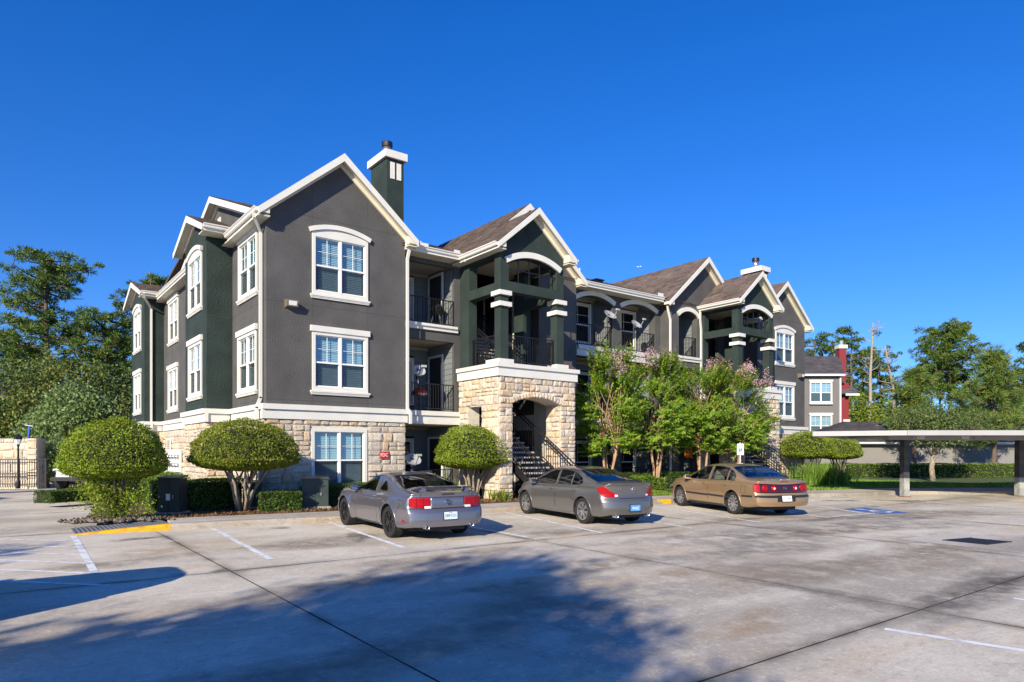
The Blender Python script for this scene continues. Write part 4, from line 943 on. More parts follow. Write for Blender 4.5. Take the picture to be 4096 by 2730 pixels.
def leaves(P, size, g, asp=.5, nrm=None, nb=0.0, along=None):
    n = len(P); a = unit(n, g)
    if along is not None: a = a*.5+along; a /= np.linalg.norm(a, axis=1)[:, None]
    r = unit(n, g)
    if nrm is not None: r = r*(1-nb)+nrm*nb
    b = np.cross(a, r); b /= (np.linalg.norm(b, axis=1)[:, None]+1e-9)
    s = size*g.uniform(.6, 1.25, size=(n, 1))
    return np.stack([P-a*s*.5, P+b*s*asp*.5, P+a*s*.5, P-b*s*asp*.5], axis=1)
def plant(name, label, cat, x, y, z, group=None): return thing(name, label, cat, (x, y, z), 0, group)
def topiary(label, x, y, z, R, zt, zb, seed, n=20000, leaf=.06, mt='l_top', Ry=None, stems=9, skirt=0, lean=(0, 0), grp=None):
    g = np.random.default_rng(seed); r = random.Random(seed); Ry = Ry or R
    t = plant('clipped_shrub', label, 'shrub', x, y, z, grp)
    u = unit(n, g); up = u[:, 2:3] > 0; hz = zt-zb
    k = np.where(up, 1, 1); zc = zb+hz*.24
    sh = u/np.maximum(1e-6, (np.abs(u)**2.25).sum(1, keepdims=True)**(1/2.25))
    lump = 1+.03*np.sin(u[:, 0:1]*5+seed)+.025*np.sin(u[:, 1:2]*7+2*seed)+.025*np.sin((u[:, 0:1]+u[:, 2:3])*13+seed)+.02*np.sin((u[:, 1:2]-u[:, 2:3])*19)
    dep = 1-np.abs(g.normal(0, .05, size=(n, 1)))+.018*g.normal(size=(n, 1))+(g.random((n, 1)) < .03)*g.uniform(0, .07, (n, 1))
    P = sh*lump*dep*np.array([R, Ry, 1])
    P[:, 2] = np.where(u[:, 2] > 0, sh[:, 2]*(lump*dep)[:, 0]*hz*.76, sh[:, 2]*(dep)[:, 0]*hz*.24)+zc
    V = leaves(P, leaf, g, .5, u, .35)
    if skirt:
        ks = skirt; c = np.array([[r.uniform(-.55, .55)*R, r.uniform(-.9, .1)*Ry*.6, r.uniform(.3, zb+.12)] for _ in range(26)])
        Q = c[g.integers(0, len(c), ks)]+g.normal(0, .17, size=(ks, 3)); V = np.concatenate([V, leaves(Q, leaf*1.15, g, .5)])
    link('crown', quads_mesh('crown', V, M_[mt]), t)
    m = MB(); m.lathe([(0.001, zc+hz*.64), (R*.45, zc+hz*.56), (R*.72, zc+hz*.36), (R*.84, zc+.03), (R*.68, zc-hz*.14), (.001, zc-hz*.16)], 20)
    m.v = [(a*1.0, b*Ry/R, c) for a, b, c in m.v]; m.build('dark_core', M_['darkcore'], t, smooth=True)
    for k in range(stems):
        a = 2*math.pi*k/stems+r.uniform(-.3, .3); rr = r.uniform(.25, .62)*R; b0 = r.uniform(.03, .16)
        pts = [(b0*math.cos(a), b0*math.sin(a), -.05)]
        for q in (.25, .5, .75, 1):
            pts.append((math.cos(a)*(b0+(rr-b0)*q**1.2)+r.uniform(-.05, .05), math.sin(a)*(b0+(rr-b0)*q**1.2)*Ry/R+r.uniform(-.05, .05), (zb+hz*.2)*q+r.uniform(-.03, .03)))
        MB().tube(pts, [.045, .04, .034, .028, .02], 6).build('stem', M_['bark_pale'], t, smooth=True)
        if r.random() < .6:
            p = Vector(pts[2]); q = p+Vector((r.uniform(-.3, .3), r.uniform(-.3, .3), zb-p.z+.15)); MB().tube([p, (p+q)/2+Vector((r.uniform(-.06, .06), 0, 0)), q], [.026, .02, .014], 5).build('stem', M_['bark_pale'], t, smooth=True)
    return t
topiary('big round clipped shrub beside the yellow ramp, leafy down to the ground', -4.15, -1.98, .02, 1.1, 2.36, .95, 1, 27000, .058, 'l_top', skirt=4800, stems=12)
topiary('round clipped shrub with bare stems in front of the corner limestone wall', -1.05, -1.45, .02, 1.36, 2.45, 1.1, 2, 27000, .06, 'l_top2', stems=10, skirt=0)
topiary('domed clipped shrub on bare stems beside the first stone stair tower', 6.56, -1.22, .06, 1.33, 2.45, 1.0, 3, 24000, .062, 'l_top', Ry=1.05, stems=10)
topiary('flattened clipped shrub beside the far stair railing', 27.9, -1.3, .0, 1.4, 2.75, 1.3, 4, 14000, .075, 'l_top', Ry=1.3, stems=8)
topiary('smaller clipped shrub at the right end, in front of the gray garage wall', 31.6, -1.15, .0, 1.32, 2.5, 1.25, 5, 13000, .075, 'l_top', Ry=1.1, stems=10)
def hedge(name, label, path, w, h, seed, n, leaf=.06, mt='l_hedge', z=.02, cat='hedge', group=None, stems=True, wob=.05):
    g = np.random.default_rng(seed); P = [Vector((*p, 0)) for p in path]; seg = [(b-a).length for a, b in zip(P, P[1:])]; L = sum(seg)
    o = P[0]; t = plant(name, label, cat, o.x, o.y, z, group); pts = np.zeros((n, 3)); nr = np.zeros((n, 3))
    s = g.uniform(0, L, n); f = g.uniform(0, 2*h+w, n); cum = np.cumsum([0]+seg)
    i = np.clip(np.searchsorted(cum, s, side='right')-1, 0, len(seg)-1); A = np.array([tuple(p) for p in P])
    T = (A[i+1]-A[i])/np.array(seg)[i][:, None]; base = A[i]+T*(s-cum[i])[:, None]; N_ = np.stack([-T[:, 1], T[:, 0], 0*T[:, 0]], 1)
    left = f < h; right = f > h+w; top = ~(left | right)
    off = np.where(left, -w/2, np.where(right, w/2, f-h-w/2)); zz = np.where(left, f, np.where(right, 2*h+w-f, h))
    edge = np.minimum(1, (np.abs(off)/(w/2))**6); zz = np.where(top, h-.06*edge*h, zz)
    wobv = wob*(np.sin(s*2.1+seed)+np.sin(s*5.3+2*seed)*.6)
    nr = np.where(left[:, None], -N_, np.where(right[:, None], N_, np.array([0, 0, 1.])))
    Q = base+N_*(off*(1+wobv*.6))[:, None]; Q[:, 2] = zz*(1+wobv*.5); Q -= nr*np.abs(g.normal(0, .05, n))[:, None]
    endf = g.random(n) < .06; Q[endf] = (np.where(g.random((endf.sum(), 1)) < .5, A[0], A[-1]))+N_[endf]*g.uniform(-w/2, w/2, endf.sum())[:, None]+np.stack([0*s[endf], 0*s[endf], g.uniform(0, h, endf.sum())], 1)
    Q -= np.array(tuple(o)); link('foliage', quads_mesh('foliage', leaves(Q, leaf, g, .55, nr, .4), M_[mt]), t)
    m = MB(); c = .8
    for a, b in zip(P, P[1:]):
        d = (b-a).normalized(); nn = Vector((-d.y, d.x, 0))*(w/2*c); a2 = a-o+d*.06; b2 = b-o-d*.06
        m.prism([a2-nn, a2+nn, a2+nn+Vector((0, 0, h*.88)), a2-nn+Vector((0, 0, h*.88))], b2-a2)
    m.build('dark_core', M_['darkcore'], t); return t
hedge('hedge', 'long low clipped hedge running along the gray garage wall', [(30.6, 6.6), (38, 1.6), (46.5, -5.5), (58, -15.6)], 1.0, .92, 21, 26000, .1, 'l_hedge')
hedge('hedge', 'square clipped hedge behind the left utility cabinet', [(-3.1, .1), (-.7, .1)], .8, .85, 22, 9000, .055, 'l_hedge')
hedge('hedge', 'taller hedge row running back along the left wall', [(-2.2, 1.5), (-2.2, 9)], .9, .95, 23, 9000, .06, 'l_hedge')
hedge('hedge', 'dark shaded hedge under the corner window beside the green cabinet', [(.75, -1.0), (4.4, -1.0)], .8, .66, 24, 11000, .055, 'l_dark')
hedge('hedge', 'low leafy shrub clump left of the green utility cabinet', [(-.75, -1.75), (.3, -1.9)], .6, .52, 25, 5000, .06, 'l_dark')
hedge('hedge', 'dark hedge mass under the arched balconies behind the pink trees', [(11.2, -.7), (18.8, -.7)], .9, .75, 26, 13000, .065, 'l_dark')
hedge('hedge', 'loose bright shrub row behind the middle sedan', [(11.5, -1.5), (15.6, -1.7)], .8, .6, 27, 9000, .075, 'l_hedge', wob=.2)
hedge('ground_cover', 'strip of low yellow-green ground cover in front of the pink-flowered trees', [(13.2, -3.2), (18.5, -3.6)], .9, .16, 28, 9000, .05, 'l_vine', cat='ground cover', wob=.3)
hedge('hedge', 'small dark clipped shrub strip on the left island by the drive', [(-5.2, 5.5), (-3.9, 6.3)], .8, .4, 29, 4000, .06, 'l_dark')
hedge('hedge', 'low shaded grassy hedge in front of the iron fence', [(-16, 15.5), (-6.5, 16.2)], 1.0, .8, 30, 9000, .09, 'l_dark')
def spiky(name, label, x, y, z, n, h, w, seed, mt, cat='plant', up=.7):   # clump of arching blades
    g = np.random.default_rng(seed); t = plant(name, label, cat, x, y, z); a = g.uniform(0, 2*np.pi, n); sp = g.uniform(.2, 1, n)
    d = np.stack([np.cos(a)*sp, np.sin(a)*sp, np.full(n, up)+g.uniform(0, .6, n)], 1); d /= np.linalg.norm(d, axis=1)[:, None]
    b = np.stack([g.normal(0, w*.35, n), g.normal(0, w*.35, n), np.zeros(n)], 1); L = h*g.uniform(.6, 1.15, (n, 1)); s = np.cross(d, np.array([0, 0, 1.])); s /= np.linalg.norm(s, axis=1)[:, None]+1e-6
    wd = .022 if h < .7 else .012; mid = b+d*L*.55; tip = b+d*L+np.array([0, 0, -1])*L*.18*sp[:, None]
    V = np.concatenate([np.stack([b-s*wd, b+s*wd, mid+s*wd, mid-s*wd], 1), np.stack([mid-s*wd, mid+s*wd, tip+s*.003, tip-s*.003], 1)])
    tag(link('blades', quads_mesh('blades', V, M_[mt]), t), kind='stuff'); return t
spiky('agave_clump', 'spiky yellow-green leaved plant by the ground-floor patio railing', 5.75, -.35, .03, 130, .95, .9, 31, 'l_vine')
spiky('agave_clump', 'strappy leaved plant at the foot of the stone tower', 6.95, -2.25, .03, 60, .45, .5, 32, 'l_vine')
spiky('ornamental_grass', 'fountain-like bright green grassy shrub at the far stair foot', 25.7, -3.2, .0, 2600, 1.15, 1.5, 33, 'grass', up=.9)
spiky('ornamental_grass', 'narrow grassy clump under the far stair railing', 23.6, -3.0, .0, 900, .6, .8, 34, 'grass', up=.9)
spiky('ornamental_grass', 'low grassy clump at the edge of the right lawn', 28.2, -2.2, .0, 1200, .5, 1.0, 35, 'grass', up=.7)

def crape(label, x, y, seed, R, zt, zb, flowers, n=620, group='crape myrtles along the building', lean=0):
    g = np.random.default_rng(seed); r = random.Random(seed); t = plant('crape_myrtle', label, 'tree', x, y, .02, group)
    zc = (zt+zb)/2; V = []; F = []; S = []; br = MB()
    tips = []
    for k in range(4):
        a = 2*math.pi*k/4+r.uniform(-.4, .4); pts = [(.09*math.cos(a), .09*math.sin(a), -.05)]
        for q in (.35, .7, 1): pts.append((math.cos(a)*(.09+.26*q**1.5)+r.uniform(-.05, .05), math.sin(a)*(.09+.26*q**1.5)+r.uniform(-.05, .05), 2.15*q))
        MB().tube(pts, [.062, .055, .05, .042], 7).build('trunk', M_['bark_tan'], t, smooth=True); tips.append(Vector(pts[-1]))
    for k in range(34):
        s_ = r.choice(tips); a = r.uniform(0, 2*math.pi); e = Vector((math.cos(a)*R*r.uniform(.3, .85), math.sin(a)*R*r.uniform(.3, .85), r.uniform(zb+.2, zt-.5)))
        if e.z < 2.4: e.z = r.uniform(zb+.1, 2.7)
        mid = (s_+e)/2+Vector((0, 0, .25)); br.tube([s_-Vector((0, 0, r.uniform(0, .5))), mid, e], [.025, .016, .006], 5)
    br.build('branches', M_['bark_tan'], t, smooth=True)
    cl = []
    for k in range(64):
        u = r.uniform(-1, 1); ang = r.uniform(0, 2*math.pi); q = r.random()**.42; hh = zc+u*(zt-zb)/2; prof = (1-abs((u+.05)/1.05)**1.6)**.7 if u < -.05 else math.sqrt(max(0, 1-abs((u+.05)/1.05)**2.0))
        cl.append((u, ang, q, Vector((R*prof*q*math.cos(ang), R*prof*q*math.sin(ang), hh)), r.random()))
    for k in range(n):
        u, ang, q, cp_, fl = cl[k % 64]; p = cp_+Vector((r.gauss(0, .19), r.gauss(0, .19), r.gauss(0, .17))); ang += r.gauss(0, .45)
        d = Vector((math.cos(ang)*(1-max(0, u)*.7), math.sin(ang)*(1-max(0, u)*.7), .35+.9*max(0, u)-.35*max(0, -u)+r.uniform(-.15, .25))).normalized(); L = r.uniform(.3, .65); m_ = r.randint(13, 20)
        tt = np.linspace(0, 1, m_)[:, None]; C = np.array(p)+np.array(d)*L*tt+np.array([0, 0, -.1])*L*tt**2
        side = np.cross(np.array(d), g.normal(0, 1, 3)+np.array([0, 0, .5])); side /= np.linalg.norm(side)+1e-6; sg = np.where(np.arange(m_) % 2, 1, -1)[:, None]
        al = side*sg+np.array(d)*.5+np.array([0, 0, -.2])+g.normal(0, .3, (m_, 3)); al /= np.linalg.norm(al, axis=1)[:, None]; b = np.cross(al, np.array(d)+g.normal(0, .3, 3)); b /= np.linalg.norm(b, axis=1)[:, None]+1e-6
        s = .115*g.uniform(.7, 1.2, (m_, 1)); V.append(np.stack([C, C+al*s*.5+b*s*.26, C+al*s, C+al*s*.5-b*s*.26], 1))
        top = u > -.1 and q > .72
        if top and fl < flowers*1.5 and r.random() < .75:
            c = np.array(p+d*(L+.05)); Q = c+g.normal(0, 1, (46, 3))*np.array([.075, .075, .1]); F.append(leaves(Q, .06, g, .8))
        elif top and r.random() < .35:
            c = np.array(p+d*(L+.04)); Q = c+g.normal(0, 1, (22, 3))*np.array([.06, .06, .09]); S.append(leaves(Q, .045, g, .7))
    link('crown', quads_mesh('crown', np.concatenate(V), M_['l_crape']), t)
    if F: tag(link('blossoms', quads_mesh('blossoms', np.concatenate(F), M_['flower']), t), kind='stuff')
    if S: tag(link('seed_heads', quads_mesh('seed_heads', np.concatenate(S), M_['seed']), t), kind='stuff')
    return t
crape('small green tree with almost no flowers, right beside the first stone tower', 12.95, -1.4, 41, 1.3, 5.3, 1.65, .01, 900)
crape('multi-stemmed tree with a few pink blossoms behind the middle sedan', 15.75, -1.35, 42, 1.45, 5.3, 1.75, .03, 950)
crape('fuller tree with the most pink blossoms, beside the white downspout', 18.4, -1.75, 43, 1.55, 5.15, 1.75, .15, 1050)
crape('pink-flowered tree touching the second stone tower', 20.4, -2.3, 44, 1.45, 4.95, 1.85, .1, 950)

def pine(name, label, x, y, H, seed, crown=(.45, 1.0), R=4.0, ntuft=170, tuft=.55, mt='l_pine', lean=0, z=0, group=None, needles=80, trunkr=.28, flat=.45, conical=False, nl=.5, wd=.03):
    g = np.random.default_rng(seed); r = random.Random(seed); t = plant(name, label, 'tree', x, y, z, group)
    pts = []; 
    for k in range(9): q = k/8; pts.append((lean*q*q+r.uniform(-.12, .12)*(q > .1), r.uniform(-.12, .12)*(q > .1), H*q*.97))
    MB().tube(pts, [trunkr*(1-.8*(k/8)) for k in range(9)], 8).build('trunk', M_['bark'], t, smooth=True)
    def tr(zz): q = zz/H/.97*8; i = min(7, int(q)); return Vector(pts[i]).lerp(Vector(pts[i+1]), q-i)
    br = MB(); C = []
    nb = max(10, ntuft//7)
    for b in range(nb):
        q = crown[0]+(crown[1]-crown[0])*((b+r.random())/nb); zz = H*q*.95; rel = (q-crown[0])/(crown[1]-crown[0])
        rad_ = R*((1-rel)**.8 if conical else (math.sin(math.pi*(.26+rel*.58))**.7))*r.uniform(.55, 1.1); a = r.uniform(0, 2*math.pi); s_ = tr(zz); e = s_+Vector((math.cos(a)*rad_, math.sin(a)*rad_, rad_*r.uniform(.0, .35)))
        mid = (s_+e)/2+Vector((0, 0, -.06*rad_)); br.tube([s_, mid, e], [trunkr*.26, trunkr*.17, .02], 5)
        for k in range(7):
            w = r.random()**.55; p = s_.lerp(e, w) if w > .25 else s_.lerp(e, .25+.7*r.random()); sp = .16*rad_+.25; p = p+Vector((r.gauss(0, sp), r.gauss(0, sp), r.gauss(.15, sp*.5)))
            C.append((p.x, p.y, p.z))
            if r.random() < .5: br.tube([s_.lerp(e, min(1, w)), p], [.03, .012], 4)
    br.build('limbs', M_['bark'], t, smooth=True)
    C = np.array(C); n = len(C)*needles; c = np.repeat(C, needles, 0); d = unit(n, g); d[:, 2] = d[:, 2]*.75+.22; d /= np.linalg.norm(d, axis=1)[:, None]
    sz = np.repeat(g.uniform(.65, 1.25, len(C)), needles)[:, None]*tuft; st = c+d*sz*g.uniform(.1, .5, (n, 1))*np.array([1, 1, flat+.2]); L = sz*nl*.72*g.uniform(.6, 1.2, (n, 1)); b = np.cross(d, unit(n, g)); b /= np.linalg.norm(b, axis=1)[:, None]+1e-6
    e = st+d*L; V = np.stack([st-b*wd, st+b*wd, e+b*wd*.5, e-b*wd*.5], 1); link('crown', quads_mesh('crown', V, M_[mt]), t); return t
def broadleaf(name, label, x, y, blobs, seed, n=9000, leaf=.16, mt='l_wood', trunk=(2.0, .18), z=0, group=None, fork=True, bark='bark', clump=.45):
    g = np.random.default_rng(seed); r = random.Random(seed); t = plant(name, label, 'tree', x, y, z, group); th, trr = trunk
    MB().tube([(0, 0, -.1), (r.uniform(-.08, .08), r.uniform(-.08, .08), th*.5), (0, 0, th)], [trr*1.15, trr, trr*.85], 8).build('trunk', M_[bark], t, smooth=True)
    br = MB(); V = []; tot = sum(b[3]*b[4]*b[5] for b in blobs)
    for (dx, dy, dz, rx, ry, rz) in blobs:
        e = Vector((dx, dy, dz)); br.tube([(0, 0, th*.92), (dx*.4, dy*.4, th+(dz-th)*.5), (dx, dy, dz+rz*.4)], [trr*.6, trr*.4, .03], 6)
        m_ = max(300, int(n*rx*ry*rz/tot)); nc = max(14, m_//55); cc = unit(nc, g)*g.uniform(.45, 1.0, (nc, 1))**.5*np.array([rx, ry, rz])+np.array([dx, dy, dz])
        for q in cc[::3]: br.tube([e, (e+Vector(q))/2+Vector((0, 0, -.05)), Vector(q)], [trr*.22, trr*.14, .012], 4)
        P = cc[g.integers(0, nc, m_)]+g.normal(0, 1, (m_, 3))*clump*np.array([1, 1, .7]); V.append(leaves(P, leaf, g, .6))
    br.build('limbs', M_[bark], t, smooth=True); link('crown', quads_mesh('crown', np.concatenate(V), M_[mt]), t); return t
def pos(px, D): return at((px-2048)/2728*D, D)
def hgt(py, D): return 1.58+(1815-py)*D/2728
# right-hand side
p = pos(3800, 78); pine('pine_tree', 'tallest pine on the right with a broad flat-topped crown', *p, hgt(1285, 78), 51, (.48, 1.0), 3.7, 380, .8, trunkr=.3, wd=.035)
p = pos(3765, 84); pine('pine_tree', 'slim dark pine trunk leaning just left of the tallest right pine', *p, hgt(1400, 84), 52, (.72, 1.0), 2.6, 70, .7, lean=-1.5, trunkr=.2, wd=.035)
p = pos(3740, 90); pine('pine_tree', 'thin bare-stemmed pine leftmost of the tall right clump', *p, hgt(1455, 90), 53, (.78, 1.0), 2.2, 50, .7, lean=-1.8, trunkr=.18, wd=.035)
p = pos(4110, 72); pine('pine_tree', 'pine cut off by the right edge of the picture', *p, hgt(1370, 72), 54, (.5, 1.0), 2.6, 130, .75, wd=.035)
p = pos(3980, 44.5); pine('young_pine', 'young pine in front of the garage wall on the far right', *p, hgt(1400, 44.5), 55, (.26, 1.0), 2.6, 330, .55, 'l_pine2', trunkr=.16, conical=True, nl=.75, wd=.016)
p = pos(3662, 44.5); pine('young_pine', 'young bright pine just right of the leaning dead trunk', *p, hgt(1468, 44.5), 56, (.36, 1.0), 1.8, 230, .55, 'l_pine2', trunkr=.15, conical=True, nl=.75, wd=.016)
p = pos(3842, 52); pine('young_pine', 'thin young pine standing between the oak and the tall pine', *p, hgt(1560, 52), 57, (.5, 1.0), 1.2, 70, .45, 'l_pine2', trunkr=.1, conical=True, nl=.75, wd=.018)
p = pos(4070, 50); pine('young_pine', 'bushy young pine at the right edge above the carport', *p, hgt(1560, 50), 58, (.3, 1.0), 2.0, 110, .5, 'l_pine2', trunkr=.13, conical=True, nl=.75, wd=.018)
p = pos(3733, 38.4); broadleaf('oak_tree', 'small forked oak on the lawn seen under the carport roof', *p, [(-1.5, .6, 3.1, 1.3, 1.1, .8), (.3, 0, 3.4, 1.5, 1.3, .9), (1.9, -1.0, 3.1, 1.5, 1.2, .75), (-.2, -.5, 2.7, 1.3, 1.1, .6)], 59, 15000, .12, 'l_oak', (1.5, .14), clump=.3, bark='bark_pale')
def dead(label, px, D, top, seed, lean, vine=0):
    r = random.Random(seed); x, y = pos(px, D); H = hgt(top, D); t = plant('dead_tree', label, 'tree', x, y, 0); pts = [(lean*q*q+r.uniform(-.1, .1), r.uniform(-.1, .1), H*q) for q in [k/8 for k in range(9)]]
    MB().tube(pts, [.3*(1-.75*k/8) for k in range(9)], 8).build('trunk', M_['bark_dead'], t, smooth=True); m = MB()
    for k in range(16):
        q = r.uniform(.55, .98); i = min(7, int(q*8)); p = Vector(pts[i]).lerp(Vector(pts[i+1]), q*8-i); a = r.uniform(0, 6.3); L = r.uniform(1.2, 3.2)*(1.2-q*.6); d = Vector((math.cos(a), math.sin(a), r.uniform(-.1, .7)))
        e = p+d*L*.5; f = e+Vector((d.x*.7+r.uniform(-.4, .4), d.y*.7, d.z+r.uniform(-.2, .5)))*L*.5; m.tube([p, e, f], [.07, .04, .015], 4)
        for _ in range(3): m.tube([e, e+Vector((r.uniform(-.8, .8), r.uniform(-.8, .8), r.uniform(-.1, .9)))], [.025, .01], 3)
    m.build('limbs', M_['bark_dead'], t)
    if vine:
        g = np.random.default_rng(seed); P = np.stack([g.normal(0, .35, vine), g.normal(0, .35, vine), g.uniform(0, H*.42, vine)], 1); link('vine', quads_mesh('vine', leaves(P, .3, g, .7), M_['l_vine']), t)
dead('straight bleached dead trunk with bare forked top', 3478, 80, 1290, 61, .8, 1200)
dead('leaning bleached dead trunk right of the straight one', 3592, 80, 1395, 62, -3.2, 500)
for i, (px, D, top, R, lab) in enumerate([(3260, 92, 1330, 3.4, 'dark pine behind the ridge of the gray and red building'), (3330, 96, 1345, 3.2, 'pine rising left of the red chimney'), (3405, 90, 1300, 3.6, 'tall pine directly behind the red chimney'), (3450, 98, 1380, 3.0, 'pine between the red chimney and the dead trunk'), (3520, 95, 1400, 2.8, 'ragged pine between the two dead trunks'), (3640, 100, 1560, 2.4, 'far low pine behind the young bright pine')]):
    x, y = pos(px, D); pine('pine_tree', lab, x, y, hgt(top, D), 70+i, (.35, 1.0), R, 170, .8, needles=64, group='pines behind the gray and red building', wd=.04)
for i, (px, D, top, r_, lab) in enumerate([(3400, 82, 1560, 2.2, 'vine-draped yellow-green shrubby tree beside the red wall'), (3470, 84, 1625, 2.0, 'low bush at the foot of the straight dead trunk'), (3560, 86, 1610, 2.2, 'low bush between the dead trunks'), (3680, 76, 1640, 2.0, 'dark green understorey bush above the garage roof'), (3900, 70, 1620, 2.6, 'understorey bush behind the small oak'), (4050, 70, 1640, 2.8, 'understorey bush at the far right edge')]):
    x, y = pos(px, D); h_ = hgt(top, D); broadleaf('wood_edge_tree', lab, x, y, [(0, 0, h_*.72, r_, r_, h_*.26), (.6, .4, h_*.4, r_*1.1, r_, h_*.3)], 80+i, 5000, .32, 'l_vine' if i < 3 else 'l_oak', (h_*.3, .15), clump=.6)
# left-hand side
p = pos(185, 58); pine('pine_tree', 'tall open-crowned pine on the far left', *p, hgt(990, 58), 91, (.4, 1.0), 4.4, 400, .8, trunkr=.33, wd=.032)
p = pos(420, 56); pine('pine_tree', 'shorter pine between the tall left pine and the building', *p, hgt(1250, 56), 92, (.35, 1.0), 3.4, 320, .75, wd=.03)
p = pos(600, 72); pine('pine_tree', 'pine crown showing above the left roof edge', *p, hgt(1085, 72), 93, (.6, 1.0), 3.8, 260, .85, wd=.04)
p = pos(500, 64); pine('pine_tree', 'pine half hidden by the left end of the building', *p, hgt(1330, 64), 94, (.3, 1.0), 3.2, 260, .8, wd=.035)
p = pos(40, 62); pine('pine_tree', 'dark pine at the left picture edge', *p, hgt(1330, 62), 95, (.25, 1.0), 3.6, 260, .8, wd=.035)
p = pos(300, 39); broadleaf('leafy_tree', 'pale-leaved round tree in front of the left woods', *p, [(0, 0, 3.2, 2.3, 2.0, 1.9), (-1.4, .3, 2.4, 1.5, 1.4, 1.3), (1.3, .2, 2.4, 1.4, 1.4, 1.4), (.2, 0, 4.6, 1.4, 1.3, 1.0)], 96, 14000, .19, 'l_pale', (1.5, .16), clump=.33)
p = pos(195, 34); broadleaf('olive_shrub', 'dusty olive shrub beside the limestone gate wall', *p, [(0, 0, 1.1, .8, .7, .9), (.3, 0, 1.9, .55, .5, .6)], 97, 6000, .09, 'l_pale', (.5, .06), clump=.2)
for i, (px, D, top, r_, lab) in enumerate([(60, 50, 1440, 3.2, 'olive-brown tree at the left edge below the tall pine'), (200, 54, 1430, 3.0, 'mixed brownish tree under the tall left pine'), (330, 50, 1440, 3.0, 'dense brownish-green tree behind the pale tree'), (470, 50, 1500, 3.0, 'dark leafy tree against the left end of the building'), (130, 46, 1560, 2.6, 'dark lower tree above the limestone gate wall'), (420, 44, 1640, 2.3, 'shaded low tree right of the pale tree'), (-40, 46, 1600, 2.6, 'lower dark tree cut by the left picture edge'), (540, 52, 1560, 2.6, 'shaded tree just behind the left end wall')]):
    x, y = pos(px, D); h_ = hgt(top, D); broadleaf('woodland_tree', lab, x, y, [(0, 0, h_*.7, r_, r_, h_*.3), (.9, .5, h_*.45, r_*.9, r_, h_*.3), (-1.0, .3, h_*.4, r_*.9, r_, h_*.33)], 100+i, 11000, .24, 'l_wood' if i % 3 else 'l_oak', (h_*.3, .2), clump=.5)
g2 = MB()
# trees behind the viewpoint whose shadows fall across the lot
def shade_tree(label, tx, ty, hz, blobs, seed, n, leaf, mt='l_oak', trunk=.3):
    k = hz/math.tan(rad(SUN_ELEV)); x, y = tx-SDX*k, ty-SDY*k; broadleaf('roadside_tree', label, x, y, [(a, b, c+hz, d, e, f) for a, b, c, d, e, f in blobs], seed, n, leaf, mt, (hz*.6, trunk), z=lot(x, y), clump=.42)
shade_tree('broad tree behind the viewpoint throwing its shadow across the lot', -4.2, -15.1, 9.0, [(0, 0, 0, 2.1, 2.1, 1.7), (1.2, -.9, -1.0, 1.8, 1.6, 1.2), (-1.6, 1.2, -.6, 1.9, 1.7, 1.3), (-.5, .6, 1.6, 1.4, 1.3, 1.2), (-1.0, -.6, -2.0, 1.9, 1.9, 1.2)], 120, 25000, .24)
shade_tree('tree left of the viewpoint shading the marked ramp', -8.6, -6.2, 8.0, [(0, 0, 0, 1.6, 1.2, .9), (-1.4, .8, -.8, 1.6, 1.5, 1.0), (-2, -.4, -2, 1.8, 1.6, 1.2)], 121, 6500, .24)
shade_tree('tall tree left of the lot shading the drive', -10.5, 1.5, 10.0, [(0, 0, 0, 2.2, 2.6, 1.3), (-1.5, 1.8, -1.2, 2.4, 2.4, 1.5), (-1, -2.0, -1.6, 2.2, 2, 1.5)], 122, 13000, .28)
shade_tree('second tall tree left of the lot shading the far drive', -11.0, 9.5, 11.0, [(0, 0, 0, 2.6, 3.0, 1.4), (-1.5, 2, -1.5, 2.4, 2.6, 1.6), (-1.2, -2.4, -1.6, 2.4, 2.4, 1.5)], 123, 13000, .28)
# lawn grass, leaf litter, river rocks
def inside(pts, poly):
    x, y = pts[:, 0], pts[:, 1]; c = np.zeros(len(pts), bool); j = len(poly)-1
    for i in range(len(poly)):
        xi, yi = poly[i]; xj, yj = poly[j]; c ^= ((yi > y) != (yj > y)) & (x < (xj-xi)*(y-yi)/(yj-yi+1e-12)+xi); j = i
    return c
def blades(name, poly, n, h, z, mt, seed, wdt=.012):
    g = np.random.default_rng(seed); A = np.array(poly); lo, hi = A.min(0), A.max(0); P = g.uniform(lo, hi, (n*3, 2)); P = P[inside(P, poly)][:n]; n = len(P); b = np.concatenate([P, np.full((n, 1), z)], 1)
    d = np.stack([g.normal(0, .4, n), g.normal(0, .4, n), np.ones(n)], 1); L = h*g.uniform(.6, 1.3, (n, 1)); a = g.uniform(0, 6.3, n); s = np.stack([np.cos(a), np.sin(a), 0*a], 1)*wdt; V = np.stack([b-s, b+s, b+d*L+s*.2, b+d*L-s*.2], 1)
    o = link(name, quads_mesh(name, V, M_[mt])); o['kind'] = 'stuff'; return o
blades('lawn_grass', [p for p in lawnpts if p[0] < 45]+[(45, -10)], 60000, .09, .03, 'grass', 131, .016)
blades('verge_grass', [(13.0, -3.95), (18.6, -4.6), (18.6, -4.2), (13, -3.6)], 5000, .1, .02, 'grass', 132)
blades('island_grass', [(-16, 10.2), (-7.2, 10.6), (-6.4, 11.4), (-6.6, 12.6), (-16, 12.4)], 9000, .22, .02, 'grass', 133, .02)
sheet('grass_island', [(-16, 10.0), (-7.4, 10.4), (-6.3, 11.4), (-6.6, 12.9), (-16, 12.6)], .03, M_['lawnsoil'])
M_['litter'] = leafmat('dry_leaf', [(.14, .06, .02), (.22, .11, .04), (.28, .17, .07), (.1, .06, .03)], .1)
